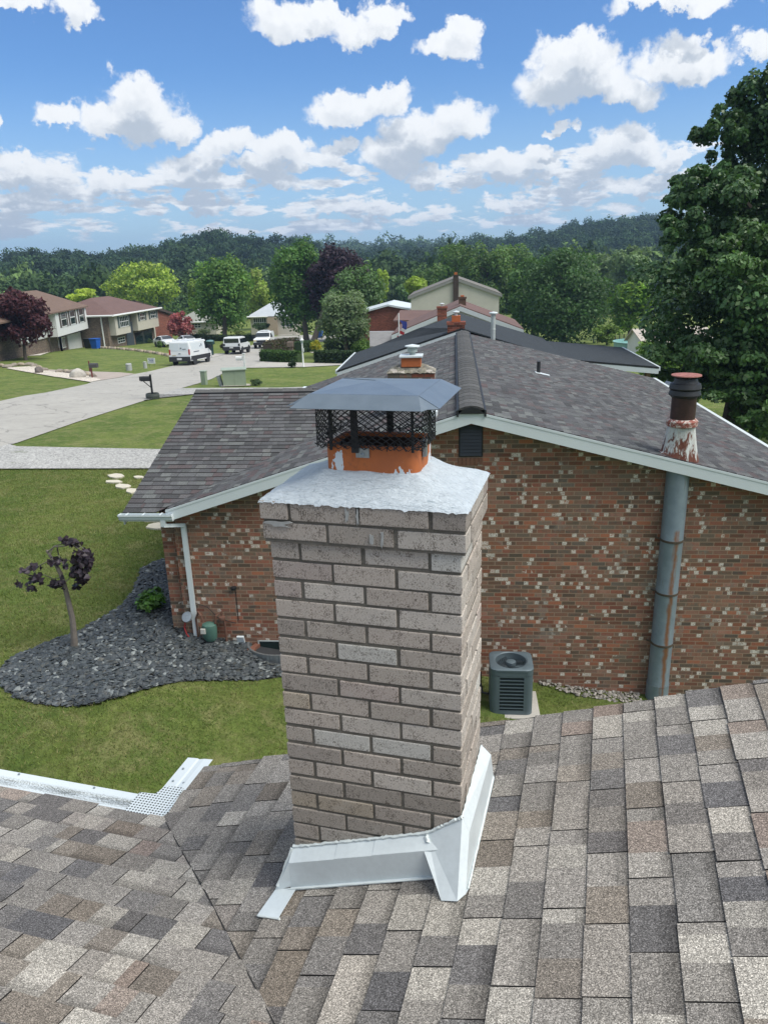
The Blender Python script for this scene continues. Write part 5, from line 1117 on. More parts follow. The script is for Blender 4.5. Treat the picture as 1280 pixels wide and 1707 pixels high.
# ================================================================== houses across the street
def PD(x, y, t): return CAM+ray(x, y)*t
class Facade:
    """vertical plane through two pixel/depth points; maps pixels of the photo to the plane"""
    def __init__(s, x0, y0, t0, x1, y1, t1):
        s.A = PD(x0, y0, t0); B = PD(x1, y1, t1); d = B-s.A; d.z = 0; s.L = d.length; s.u = d.normalized(); s.n = Vector((s.u.y, -s.u.x, 0))
        if s.n.dot(CAM-s.A) < 0: s.n = -s.n
    def uv(s, x, y, off=0):
        d = ray(x, y); t = (s.A+s.n*off-CAM).dot(s.n)/d.dot(s.n); p = CAM+d*t; return (p-s.A).dot(s.u), p.z
    def pt(s, u, z, off=0): q = s.A+s.u*u+s.n*off; return Vector((q.x, q.y, z))
    def box(s, mb, u0, u1, z0, z1, o0, o1, col=None): mb.prism([s.pt(u0, z0, o0), s.pt(u1, z0, o0), s.pt(u1, z1, o0), s.pt(u0, z1, o0)], s.n*(o1-o0), col)
    def rect(s, xa, ya, xb, yb, off=0):
        (u0, z0), (u1, z1) = s.uv(xa, ya, off), s.uv(xb, yb, off); return min(u0, u1), max(u0, u1), min(z0, z1), max(z0, z1)
M_SHUT = mat('dark shutter', (.07, .055, .048), .7, var=.1); M_SHG = mat('green grey shutter', (.075, .10, .10), .7, var=.1); M_TRW = mat('white trim', (.70, .72, .72), .5, var=.03)
def window(F, par, u0, u1, z0, z1, off, shut=None, panes=2):
    mb = MB(); t = .09; F.box(mb, u0, u1, z0, z1, off, off+.05); w = mb.build('window', M_TRW, par)
    mb = MB(); n = panes; pw = (u1-u0-t)/n
    for i in range(n): F.box(mb, u0+t+i*pw, u0+i*pw+pw, z0+t, z1-t, off+.052, off+.056)
    o = mb.build('pane', M_GLS); att(o, w)
    mb = MB(); F.box(mb, u0+t, u1-t, (z0+z1)/2-.04, (z0+z1)/2+.04, off+.056, off+.07); att(mb.build('sash', M_TRW), w)
    if shut:
        for a, b in ((u0-.55, u0-.05), (u1+.05, u1+.55)): mb = MB(); F.box(mb, a, b, z0-.05, z1+.05, off, off+.04); mb.build('shutter', shut, par)
def hip(F, par, u0, u1, zE, zR, depth, roofm, ov=.5, off=0, hipL=True, hipR=True, th=.15):
    """hip roof over a rectangle behind the facade"""
    a = F.pt(u0-ov, zE, off+ov); b = F.pt(u1+ov, zE, off+ov); c = F.pt(u1+ov, zE, off-depth-ov); d = F.pt(u0-ov, zE, off-depth-ov); hl = depth/2+ov
    r1 = F.pt(u0-ov+(hl if hipL else 0), zR, off-depth/2); r2 = F.pt(u1+ov-(hl if hipR else 0), zR, off-depth/2)
    mb = MB(); dn = Vector((0, 0, -th)); mb.mesh([a, b, c, d, r1, r2, a+dn, b+dn, c+dn, d+dn], [(0, 1, 5, 4), (1, 2, 5), (2, 3, 4, 5), (3, 0, 4), (0, 6, 7, 1), (1, 7, 8, 2), (2, 8, 9, 3), (3, 9, 6, 0), (9, 8, 7, 6)]); return mb.build('roof', roofm, par)
# --- white raised ranch
F = Facade(97.5, 559, 91, 148.5, 549.5, 103)
wh = empty('house', F.pt(3, F.A.z-3), 'white sided raised ranch house with umber hip roof and a garage below its overhang', 'house')
zT = F.uv(97.5, 517)[1]; zB = F.uv(97.5, 559)[1]; U1 = F.uv(148.5, 549.5)[0]
zT = (zT+F.uv(142.5, 512)[1])/2; zB = (zB+F.uv(148.5, 549.5)[1])/2; zG = zB-2.9
mb = MB(); F.box(mb, 0, U1, zB, zT, -1.2, 0); mb.build('overhang', M_SIDW, wh)
UL = F.uv(-120, 570, -1.2)[0]
mb = MB(); F.box(mb, UL, U1, zB, zT, -9, -1.2); mb.build('wall', M_SIDW, wh)
mb = MB(); F.box(mb, UL+.2, U1-.2, zG-1, zB, -8.8, -1.4); mb.build('brick_base', M_BB, wh)
uE = F.uv(33, 560, -1.2)[0]
mb = MB(); F.box(mb, UL, uE, zB, zT-.3, -1.2, -1.1); mb.build('brick_panel', M_BB, wh)
for xa, xb in ((102.5, 109), (118, 124), (133.5, 138.5)):
    u0, u1, z0, z1 = F.rect(xa, 541, xb, 518); window(F, wh, u0+.15, u1-.1, zB+1.0, zT-.12, 0, M_SHUT, 1)
u0, u1, z0, z1 = F.rect(115, 581, 134, 558, -1.4); mb = MB(); F.box(mb, u0, u1, zG-.3, zB-.45, -1.4, -1.3); mb.build('garage_door', M_SIDW, wh)
hip(F, wh, UL, U1, zT, F.uv(74, 482, -5)[1], 8.5, M_RBR3, .55, -.3)
mb = MB(); mb.tube([F.pt(-.2, zT, -1.05), F.pt(-.2, zG, -1.05)], .06, 6); mb.build('downspout', mat('brown metal', (.06, .045, .04), .6), wh)
for (x, y) in ((51, 490), (80, 501)):
    p = PD(x, y+2, 95); mb = MB(); mb.tube([p-Vector((0, 0, .6)), p+Vector((0, 0, .35))], .12, 8); mb.build('vent_pipe', mat('brown metal', (.06, .045, .04), .6), wh)
# porch rail
rl = empty('porch_railing', F.pt(-1.5, zG, 1.5), 'white porch railing beside the garage door of the white house', 'railing')
pts = [atG(91, 583)+Vector((0, 0, 0)), atG(104, 585.5), atG(118, 581)]
ppz = lambda p, h: Vector((p.x, p.y, g(p.x, p.y)+h))
q0, q1, q2 = pts
for a, b in ((q0, q1), (q1, q2)):
    for h in (.35, 1.6): mb = MB(); mb.tube([ppz(a, h), ppz(b, h)], .05, 4); mb.build('rail', M_TRW, rl)
    n = 7
    for i in range(n+1):
        p = a.lerp(b, i/n); mb = MB(); mb.tube([ppz(p, 0 if i in (0, n) else .35), ppz(p, 1.75 if i in (0, n) else 1.6)], .13 if i in (0, n) else .04, 4); mb.build('post' if i in (0, n) else 'baluster', M_TRW, rl)
# --- beige split entry house
F = Facade(195.3, 560, 104, 265.8, 543, 118)
b2 = empty('house', F.pt(4, F.A.z-3), 'beige sided split level house with reddish brown hip roof and brown brick end wall', 'house')
zT = (F.uv(193.8, 526)[1]+F.uv(260.6, 513.4)[1])/2; zB = (F.uv(195.3, 560)[1]+F.uv(265.8, 543)[1])/2; U1 = F.uv(265.8, 543)[0]; zG = zB-2.6
ub, uc = F.uv(218, 545)[0], F.uv(230, 540)[0]
for a, b in ((0, ub), (uc, U1)): mb = MB(); F.box(mb, a, b, zB, zT, -.9, 0); mb.build('overhang', M_SIDB, b2)
mb = MB(); F.box(mb, -.6, U1+.1, zG-1.5, zT, -9.5, -.9); mb.build('wall', M_BB, b2)
mb = MB(); F.box(mb, ub+.1, uc-.1, zB-2.0, zB+1.3, -.9, -.8); mb.build('entry_door', mat('blue grey door', (.05, .065, .085), .6), b2)
mb = MB(); F.box(mb, uc+.5, U1-1.2, zB-2.4, zB-.4, -.9, -.8); mb.build('patio_window', M_GLS, b2)
for xa, xb, n in ((197, 215, 5), (232, 243, 3), (250, 262, 3)):
    u0, u1, z0, z1 = F.rect(xa, 540, xb, 520); window(F, b2, u0+.55, u1-.55, zT-1.75 if n == 5 else zT-1.35, zT-.25, 0, M_SHG, n)
u0, u1, z0, z1 = F.rect(197, 570, 208, 562, -.9); window(F, b2, u0, u1, zB-1.3, zB-.5, -.9, None, 3)
hip(F, b2, -.6, U1+.1, zT, F.uv(178, 494, -5)[1], 10, M_RBR2, .6, -.2)
mb = MB(); a, b = F.pt(-1.25, zT, .42), F.pt(U1+.75, zT, .42); mb.tube([a, b], .14, 6); mb.build('gutter', M_TRW, b2); mb = MB(); c = F.pt(-1.25, zT, -10.5); mb.tube([a, c], .14, 6); mb.build('gutter', M_TRW, b2)
mb = MB(); mb.tube([F.pt(-.7, zT-.2, -1.6), F.pt(-.7, zG+.3, -1.6)], .10, 6); mb.build('downspout', M_TRW, b2)
pc_ = F.pt(U1-2.2, 0, .1); mb = MB(); mb.tube([Vector((pc_.x, pc_.y, zG-1)), Vector((pc_.x, pc_.y, zB))], .13, 6); mb.build('post', M_SIDB, b2)
# --- red brick house beyond
F = Facade(262, 565, 128, 288, 560, 131)
r3 = empty('brick_house', F.pt(1, F.A.z-1), 'red brick gable end house with dark roof edge right of the beige house', 'house')
z1 = F.uv(266, 518)[1]; z2 = F.uv(288, 526)[1]; mb = MB(); mb.prism([F.pt(-4, F.A.z-3), F.pt(F.L, F.A.z-3), F.pt(F.L, z2), F.pt(F.uv(266, 518)[0], z1), F.pt(-4, z1+1)], F.n*-9); mb.build('wall', M_RB, r3)
mb = MB(); mb.prism([F.pt(-4, z1+1.6, .4), F.pt(F.L+1.2, z2-.1, .4), F.pt(F.L+1.2, z2+.3, .4), F.pt(-4, z1+2, .4)], F.n*-9.5); mb.build('roof', M_SHUT, r3)
# --- small grey green roofed house behind the pink tree
F = Facade(296, 562, 140, 326, 562, 140)
r4 = empty('house', F.pt(1, F.A.z-1), 'small cream house with grey green roof behind the pink maple', 'house')
zE = F.uv(310, 537)[1]; mb = MB(); F.box(mb, 0, F.L, F.A.z-3, zE, -8, 0); mb.build('wall', M_SIDB, r4)
u0, u1, z0, z1 = F.rect(320, 547, 335, 538.5); F2 = Facade(326, 562, 140, 345, 558, 147)
hip(F, r4, 0, F.L+4, zE, zE+2.3, 8, M_RGG, .5, 0, True, False); mb = MB(); F.box(mb, F.L, F.L+4, F.A.z-3, zE, -8, -.01); mb.build('wall', M_SIDB, r4)
window(F, r4, u0, u1, z0, z1, 0, None, 3)
mb = MB(); a, b = F.pt(-.5, zE-.05, .52), F.pt(F.L+4.5, zE-.05, .52); mb.tube([a, b], .12, 6); mb.build('gutter', M_TRW, r4)
# --- pale roofed bungalow at the bend
F = Facade(419, 549, 135, 447, 549, 135); F3 = Facade(447, 549, 135, 478, 552, 128)
r5 = empty('house', F.pt(2, F.A.z), 'cream bungalow with pale grey hip roof at the bend of the street', 'house')
zE = F.uv(430, 527.5)[1]; mb = MB(); F.box(mb, 0, F.L+5, F.A.z-3, zE, -8, 0); mb.build('wall', M_SIDB, r5)
M_BRT = mat('tan brick', (.38, .31, .24), .9, var=.15, vscale=4); F.box(mb2_ := MB(), F.L, F.L+1.8, F.A.z-3, zE, 0, .6); mb2_.build('porch_wall', M_BRT, r5)
hip(F, r5, 0, F.L+5.5, zE, zE+2.5, 8, M_RGW, .6, 0)
mb = MB(); a, b = F.pt(-.6, zE-.05, .62), F.pt(F.L+.2, zE-.05, .62); mb.tube([a, b], .12, 6); mb.build('gutter', M_TRW, r5)
window(F, r5, .5, F.L-.2, zE-1.9, zE-.2, 0, None, 6); window(F, r5, F.L+2.4, F.L+4.6, zE-1.9, zE-.5, 0, None, 3)
# ================================================================== street furniture
def put(name, x, y, label, cat, group=None, rz=0): p = atG(x, y); return empty(name, (p.x, p.y, g(p.x, p.y)), label, cat, group, rz)
def part(par, name, m, fn, smooth=False): mb = MB(); fn(mb); return att(mb.build(name, m, smooth=smooth), par)
def mbox_shell(mb, w=.19, l=.50, h=.22, z=0, dx=0):
    pr = [(-w/2, 0), (w/2, 0), (w/2, h*.55)]+[(w/2*math.cos(t), h*.55+w/2*math.sin(t)) for t in [i*math.pi/8 for i in range(1, 8)]]+[(-w/2, h*.55)]
    mb.prism([(dx-l/2, y, z+zz) for y, zz in pr], (l, 0, 0))
HD = math.atan2(TT.y, TT.x)
e = put('mailbox', 255.5, 665, 'black mailbox on a bracketed post standing in a round planter by the kerb', 'mailbox', None, HD+.1)
part(e, 'post', M_BLK, lambda m: m.box((-.045, -.045, 0), (.045, .045, 1.28))); part(e, 'box', M_BLK, lambda m: mbox_shell(m, .2, .52, .22, .98, -.30)); part(e, 'arm', M_BLK, lambda m: (m.box((-.52, -.03, .94), (.0, .03, .975)), m.tube([(-.38, 0, .94), (-.04, 0, .62)], .025, 6)))
part(e, 'planter', mat('dark planter', (.05, .06, .055), .7, var=.3, vscale=12), lambda m: m.lathe([(.28, 0), (.34, .02), (.36, .18), (.33, .30), (.29, .30), (.28, .2), (0, .2)], n=20))
e = put('mailbox', 155, 630.5, 'black mailbox on red-brown post beside the cream gravel strip', 'mailbox', None, HD)
part(e, 'post', mat('red brown post', (.17, .055, .045), .8), lambda m: (m.box((-.06, -.05, 0), (.04, .05, .8)), m.box((-.16, -.04, .5), (-.09, .04, 1.3)))); part(e, 'box', mat('dark grey mailbox', (.06, .06, .06), .5), lambda m: mbox_shell(m, .3, .62, .34, .80, .22))
e = put('mailbox', 408.5, 615, 'white mailbox on a white post by the middle lawn', 'mailbox', None, HD)
part(e, 'post', M_TRW, lambda m: (m.box((-.08, -.08, 0), (.08, .08, 1.25)), m.box((-.11, -.11, 1.251), (.11, .11, 1.3)))); part(e, 'box', M_TRW, lambda m: mbox_shell(m, .22, .55, .24, .82, -.42)); part(e, 'arm', M_TRW, lambda m: m.box((-.7, -.05, .72), (-.08, .05, .81)))
e = put('mailbox', 486.5, 594.5, 'brown stone pillar mailbox above the clipped hedge', 'mailbox', None, HD); mstn = mat('brown stone pillar', (.19, .145, .12), .9, var=.35, vscale=7)
part(e, 'post', mstn, lambda m: m.box((-.15, -.15, 0), (.15, .15, 1.0))); part(e, 'box', mstn, lambda m: m.box((-.38, -.28, 1.002), (.22, .28, 1.5), bev=.03))
e = put('lamp_post', 506, 612, 'white garden lamp post with glass lantern beside the driveway', 'lamp post')
part(e, 'pole', M_TRW, lambda m: m.lathe([(.11, 0), (.09, .1), (.065, .15), (.055, 1.9), (.08, 1.93), (.05, 1.97)], n=12), True); part(e, 'lantern', mat('lantern glass', (.35, .42, .46), .25), lambda m: m.lathe([(.07, 1.97), (.15, 2.25), (.15, 2.26)], n=6)); part(e, 'lantern_roof', M_TRW, lambda m: m.lathe([(.19, 2.262), (.07, 2.42), (.03, 2.5), (.02, 2.6), (0, 2.62)], n=6)); part(e, 'house_number_plate', M_TRW, lambda m: m.box((.05, -.06, 1.3), (.16, -.02, 1.6)))
# utility boxes
mgr = mat('utility green', (.23, .29, .21), .7, var=.1, vscale=3); mgy = mat('utility grey', (.36, .38, .37), .7, var=.12, vscale=3)
e = put('transformer_box', 392, 643.5, 'large sage green utility cabinet with pale lid on the lawn', 'utility box', None, HD+.28)
part(e, 'cabinet', mgr, lambda m: (m.box((-.72, -.5, 0), (-.012, .5, 1.05)), m.box((.012, -.5, 0), (.72, .5, 1.05)), m.box((-.03, -.48, 0), (.03, .48, 1.04)))); part(e, 'lid', mat('sage lid', (.30, .36, .30), .6), lambda m: m.box((-.80, -.58, 1.055), (.80, .58, 1.13), bev=.02))
e = put('utility_pedestal', 341.5, 641.5, 'upright sage green utility pedestal left of the leaning grey one', 'utility box'); part(e, 'housing', mgr, lambda m: m.box((-.17, -.15, 0), (.17, .15, .86), bev=.02)); part(e, 'cap', MATS['sage lid'], lambda m: m.box((-.2, -.18, .862), (.2, .18, .93), bev=.02))
e = put('utility_pedestal', 370, 644, 'leaning grey utility pedestal between the green pedestal and the green cabinet', 'utility box'); e.rotation_euler = (0, R_(-14), 0); part(e, 'housing', mgy, lambda m: m.box((-.11, -.11, -.05), (.11, .11, .66), bev=.02)); part(e, 'cap', mat('pale cap', (.5, .52, .51), .6), lambda m: m.box((-.13, -.13, .662), (.13, .13, .72), bev=.02))
e = put('utility_pedestal', 216, 617.5, 'wide grey round-topped utility pedestal on the far lawn', 'utility box'); part(e, 'housing', mgy, lambda m: m.lathe([(.25, 0), (.25, .48), (.27, .50), (.22, .58), (0, .60)], n=16))
e = put('utility_pedestal', 243, 614, 'narrow grey utility pedestal beside the yard sign', 'utility box'); part(e, 'housing', mgy, lambda m: m.lathe([(.16, 0), (.16, .52), (.18, .55), (0, .60)], n=12))
e = put('yard_sign', 254, 611.5, 'small white yard sign with blue lettering near the van', 'sign', None, HD-.1)
part(e, 'panel', M_TRW, lambda m: m.box((-.36, -.01, .28), (.36, .01, .78))); part(e, 'stake', M_BLK, lambda m: (m.box((-.25, -.008, 0), (-.235, .008, .28)), m.box((.235, -.008, 0), (.25, .008, .28))))
part(e, 'lettering', mat('sign blue', (.05, .08, .25), .6), lambda m: [m.box((x, -.014, z), (x+w, -.011, z+.06)) for x, z, w in ((-.28, .66, .2), (-.05, .66, .3), (-.2, .53, .16), (0, .53, .22), (-.28, .40, .12), (-.12, .40, .35))])
for x, y, lab, c in ((150, 581.5, 'black wheeled bin beside the blue bin', (.012, .012, .014)), (161, 582, 'bright blue wheeled recycling bin next to the black bin', (.01, .09, .42)), (534, 563.5, 'blue recycling bin under the dark trees across the bend', (.01, .09, .35))):
    e = put('wheeled_bin', x, y, lab, 'bin'); m_ = mat('bin %s' % lab[:6], c, .5, var=.05); s_ = 1.35 if x < 200 else 1.1
    def tub(m, s_=s_):
        vs = [(sx*a, sy*a, z*s_) for a, z in ((.28*s_, .08), (.36*s_, .95)) for sx, sy in ((-1, -1), (1, -1), (1, 1), (-1, 1))]; m.mesh(vs, [(0, 1, 5, 4), (1, 2, 6, 5), (2, 3, 7, 6), (3, 0, 4, 7), (0, 3, 2, 1), (4, 5, 6, 7)])
    part(e, 'tub', m_, tub); part(e, 'lid', m_, lambda m: m.box((-.4*s_, -.42*s_, .955*s_), (.4*s_, .38*s_, 1.02*s_), bev=.02)); part(e, 'wheel', M_BLK, lambda m: m.lathe([(.1, -.03), (.1, .03)], (.3, .3, .1), 10, X=Matrix.Rotation(R_(90), 3, 'X')))
e = put('rubbish_bin', 352.5, 592.5, 'dark green domed bin on a pedestal right of the van', 'bin'); mdg = mat('dark green plastic', (.015, .045, .04), .5)
part(e, 'pedestal', mdg, lambda m: m.box((-.22, -.22, 0), (.22, .22, 1.15), bev=.03)); part(e, 'box', mdg, lambda m: m.box((-.42, -.3, 1.152), (.42, .3, 1.5), bev=.06)); part(e, 'lid', mat('teal lid', (.10, .2, .2), .5), lambda m: m.lathe([(.45, 1.502), (.35, 1.60), (0, 1.66)], n=14))
e = put('white_gate', 512, 562, 'small white rail gate in the shade under the tall trees', 'gate'); part(e, 'post', M_TRW, lambda m: m.box((-.1, -.1, 0), (.1, .1, 1.3))); part(e, 'rail', M_TRW, lambda m: (m.box((-.5, -.05, .85), (1.1, .05, .98)), m.box((-.6, -.05, .3), (.6, .05, .42))))
# boulders and retaining stones
def rock(x, y, w, h, m, label, seed, grp=None, name='boulder', cat='boulder', sq=.7):
    p = atG(x, y); bm = bmesh.new(); bmesh.ops.create_icosphere(bm, subdivisions=3, radius=1)
    for v in bm.verts:
        k = 1+.22*mn.noise(v.co*1.6+Vector((seed*7.1, 0, 0)))+.08*mn.noise(v.co*5+Vector((seed, 2, 0))); v.co = Vector((v.co.x*w*k/2, v.co.y*w*sq*k/2, v.co.z*h*k*.62+h*.3))
    me = bpy.data.meshes.new(name); bm.to_mesh(me); bm.free(); me.materials.append(m); me.polygons.foreach_set('use_smooth', [True]*len(me.polygons)); o = bpy.data.objects.new(name, me); COL.objects.link(o); o.location = (p.x, p.y, g(p.x, p.y)); o.rotation_euler = (0, 0, seed); return tag(o, label, cat, grp)
mrk = mat('pale rock', (.42, .40, .36), .9, var=.3, vscale=5, bump=.4); mrd = mat('dark rock', (.13, .11, .10), .9, var=.3, vscale=5, bump=.4); mrt = mat('tan rock', (.32, .27, .205), .9, var=.35, vscale=4, bump=.4)
mrd2 = mat('grey brown rock', (.24, .21, .175), .9, var=.35, vscale=5, bump=.4)
rock(131, 630, 1.1, .75, mrk, 'rounded pale boulder on the cream gravel strip near the mailbox', 1); rock(66, 622, .95, .6, mrd, 'dark pointed boulder on the cream gravel strip', 2)
for i, (x, y, w) in enumerate(((2, 611.5, 1.5), (14, 613, 1.6), (24, 610.5, 1.8), (36, 609.8, 1.8), (48, 609.6, 1.8), (58, 611.5, 1.4), (66, 614.5, 1.3), (74, 618.5, 1.2), (100, 621, 1.5), (112, 621.5, 1.7), (124, 622, 1.8), (136, 624, 1.6), (146, 626.5, 1.3), (156, 629, 1.0))):
    rock(x, y, w*.62, .34, mrd2 if i % 3 else mrt, ORD[i]+' edging stone from the left behind the cream gravel strip', i+3, 'edging stones behind the gravel strip', 'edging_stone', 'stone', .5)
for i in range(26):
    t = i/25; x = 158+t*124; y = 580.5+t*3.2+t*t*10.5
    rock(x, y, .62, .34, mrt if i % 3 else mrd2, ORD[i]+' block from the blue bin along the retaining edge between the far lawns', i+20, 'blocks of the retaining edge', 'retaining_stone', 'stone', .6)
# ================================================================== vehicles
M_WP = mat('white car paint', (.72, .75, .77), .25, var=.02, spec=.6); M_TYRE = mat('tyre', (.012, .012, .012), .85, var=.1); M_RIM = mat('alloy rim', (.45, .46, .48), .35, .6, var=.1); M_CG = mat('car glass', (.012, .018, .022), .06, spec=.9, var=0); M_PL = mat('black trim', (.018, .02, .024), .6, var=.1)
M_RED = mat('tail lamp red', (.35, .015, .015), .3, var=0); M_AMB = mat('amber headlamp', (.62, .55, .35), .25, var=0); M_PLATE = mat('number plate', (.55, .57, .58), .5, var=0)
def loft(mb, st, mi=0):
    """stations (x, halfwidth bottom, z bottom, halfwidth belt, z belt, halfwidth top, z top)"""
    vs = []
    for x, wb, zb_, wm, zm, wt, zt_ in st: vs += [(x, -wb, zb_), (x, -wm, zb_+(zm-zb_)*.35), (x, -wm, zm), (x, -wt, zt_-.05), (x, -wt+.08, zt_), (x, wt-.08, zt_), (x, wt, zt_-.05), (x, wm, zm), (x, wm, zb_+(zm-zb_)*.35), (x, wb, zb_)]
    n = len(st); fs = [(i*10+k, i*10+(k+1) % 10, (i+1)*10+(k+1) % 10, (i+1)*10+k) for i in range(n-1) for k in range(10)]+[tuple(range(10)), tuple((n-1)*10+k for k in range(9, -1, -1))]
    mb.mesh(vs, fs)
def wheel(root, x, y, r=.36, w=.24):
    s = 1 if y > 0 else -1; X = Matrix.Rotation(R_(90), 3, 'X'); o = part(root, 'wheel', M_TYRE, lambda m: m.lathe([(r*.62, -w/2), (r*.9, -w/2), (r, -w/2+.05), (r, w/2-.05), (r*.9, w/2), (r*.62, w/2)], (x, y, r), 24, X=X), True)
    def rim(m):
        m.lathe([(r*.63, 0), (r*.60, .02*s), (r*.5, -.03*s)], (x, y+s*w/2*.9, r), 20, X=Matrix.Rotation(R_(-90*s), 3, 'X') if False else X)
        for k in range(6): t = k*math.pi/3; m.box((x-.03, y+s*(w/2-.05)-.01, r-.0), (x+.03, y+s*(w/2-.05)+.01, r+r*.6), X=lambda a, b, c, t=t: (x+(a-x)*math.cos(t)-(c-r)*math.sin(t), b, r+(a-x)*math.sin(t)+(c-r)*math.cos(t)))
    att(part(o, 'rim', M_RIM, rim), o)
def vehicle(name, kind, rear_px, front_px, label, cat, S, side=-1):
    """rear_px / front_px: ground pixels under the near rear and front wheels; side -1: the right side faces the camera"""
    a, b = atG(*rear_px), atG(*front_px); d = (b-a); d.z = 0; hd = math.atan2(d.y, d.x); wbv = S['wb']; u = Vector((math.cos(hd), math.sin(hd), 0)); nrm = Vector((-u.y, u.x, 0))
    c = a+u*(wbv/2)-nrm*side*S['tr']; z = g(c.x, c.y)+.035; e = empty(name, (c.x, c.y, z), label, cat, None, 0); za, zb_ = g(*(c-u*wbv/2)[:2]), g(*(c+u*wbv/2)[:2]); e.rotation_euler = (0, -math.atan2(zb_-za, wbv), hd)
    part(e, 'body', M_WP, lambda m: loft(m, S['st']), False)
    for x in (-wbv/2, wbv/2):
        for y in (-S['tr'], S['tr']):
            wheel(e, x, y, S['r'])
            part(e, 'wheel_arch', M_PL, lambda m: m.lathe([(S['r']*1.22, -.02), (S['r']*1.22, .02), (0, .02)], (x, math.copysign(S['hw']-.015, y), S['r']+.02), 20, X=Matrix.Rotation(R_(90), 3, 'X')))
    for nm, m_, boxes in S['parts']:
        for bx in boxes:
            if len(bx) == 2: part(e, nm, m_, lambda m: m.box(bx[0], bx[1], bev=.015))
            else: part(e, nm, m_, lambda m: m.prism(bx[:-1], bx[-1]))
    return e
def sideq(x0, x1, x0t, x1t, z0, z1, y0, y1, th=.015):
    out = []
    for s in (-1, 1): out.append(((x0, s*(y0), z0), (x1, s*(y0), z0), (x1t, s*(y1), z1), (x0t, s*(y1), z1), (0, s*th, 0)))
    return out
VAN = dict(wb=3.3, tr=.86, r=.36, hw=1.0, st=[(-2.75, .95, .45, .99, 1.25, .86, 2.02), (-2.70, .96, .40, 1.0, 1.25, .90, 2.10), (0, .98, .36, 1.0, 1.25, .92, 2.14), (1.35, .98, .36, 1.0, 1.25, .90, 2.12), (1.75, .98, .36, 1.0, 1.22, .84, 1.85), (2.2, .97, .36, .99, 1.12, .78, 1.36), (2.72, .93, .38, .95, .92, .74, 1.05), (2.85, .82, .42, .85, .75, .6, .85)],
    parts=[('rear_window_panel', mat('pale window blank', (.60, .66, .70), .3, var=.02), [((-2.762, -.80, 1.30), (-2.752, -.04, 1.92)), ((-2.762, .04, 1.30), (-2.752, .80, 1.92))]), ('bumper', M_PL, [((-2.90, -.98, .36), (-2.70, .98, .78)), ((2.7, -.9, .34), (2.92, .9, .72))]), ('tail_lamp', M_RED, [((-2.77, .84, .95), (-2.72, .985, 1.42)), ((-2.77, -.985, .95), (-2.72, -.84, 1.42))]),
    ('number_plate', M_PLATE, [((-2.915, -.22, .50), (-2.902, .22, .68))]), ('side_window', M_CG, sideq(1.0, 1.95, 1.05, 1.5, 1.30, 1.95, 1.0, .905)), ('windscreen', M_CG, [((1.52, -.80, 1.98), (1.52, .80, 1.98), (2.15, .86, 1.42), (2.15, -.86, 1.42), (.02, 0, .02))]), ('side_moulding', M_PL, sideq(-2.6, 2.3, -2.6, 2.3, .46, .82, .985, .995, .02)),
    ('side_panel', mat('pale window blank', (.60, .66, .70), .3, var=.02), sideq(-2.4, .75, -2.35, .75, 1.32, 1.95, .99, .925, .008)), ('lettering', mat('dark grey lettering', (.10, .12, .15), .6, var=0), sideq(-1.9, -.6, -1.9, -.6, 1.12, 1.20, 1.003, 1.001, .006)+[((-2.772, -.62, 1.42), (-2.768, -.30, 1.47)), ((-2.772, -.22, 1.46), (-2.768, -.10, 1.58)), ((-2.775, -.1, 1.02), (-2.77, .1, 1.08))]+sideq(-.35, -.05, -.35, -.05, 1.55, 1.62, .975, .965, .012)+sideq(.05, .25, .05, .25, 1.6, 1.78, .97, .95, .012)), ('badge', M_AMB, [((-2.772, .35, .86), (-2.768, .70, .93))]),
    ('roof_rack', M_WP, [((-2.3, -.75, 2.2), (1.0, -.70, 2.24)), ((-2.3, .70, 2.2), (1.0, .75, 2.24)), ((-2.2, -.8, 2.14), (-2.1, .8, 2.21)), ((-.9, -.8, 2.14), (-.8, .8, 2.21)), ((.5, -.8, 2.14), (.6, .8, 2.21))]), ('wing_mirror', M_PL, [((1.75, -1.25, 1.25), (1.95, -1.02, 1.6)), ((1.75, 1.02, 1.25), (1.95, 1.25, 1.6))])])
vehicle('van', 0, (324.5, 608.5), (345, 604), 'white work van with roof rack parked at the kerb, seen from behind', 'van', VAN)
SUV = dict(wb=2.67, tr=.80, r=.37, hw=.94, st=[(-2.15, .90, .55, .93, 1.15, .80, 1.75), (-2.10, .91, .45, .94, 1.15, .84, 1.82), (-.5, .92, .40, .94, 1.15, .84, 1.86), (.45, .92, .40, .94, 1.15, .80, 1.80), (.95, .92, .40, .94, 1.14, .80, 1.25), (1.95, .90, .42, .92, 1.05, .80, 1.13), (2.15, .84, .45, .86, .9, .76, 1.0)],
    parts=[('rear_window', M_CG, [((-2.17, -.80, 1.22), (-2.11, .80, 1.66))]), ('side_window', M_CG, sideq(-1.95, .75, -1.9, .42, 1.2, 1.66, .94, .865)), ('windscreen', M_CG, [((.48, -.76, 1.72), (.48, .76, 1.72), (.92, .80, 1.24), (.92, -.80, 1.24), (.02, 0, .015))]), ('bumper', M_PL, [((-2.30, -.93, .42), (-2.10, .93, .82)), ((2.1, -.86, .4), (2.3, .86, .75))]), ('tail_lamp', M_PL, [((-2.18, .72, .9), (-2.13, .92, 1.14)), ((-2.18, -.92, .9), (-2.13, -.72, 1.14))]),
    ('number_plate', M_PLATE, [((-2.312, -.2, .66), (-2.302, .2, .80))]), ('side_sill', M_PL, sideq(-1.9, 1.9, -1.9, 1.9, .40, .66, .945, .948, .015))])
vehicle('car', 0, (403, 590.5), (415, 587.5), 'white compact off-road car with black bumper parked between the van and pickup', 'car', SUV)
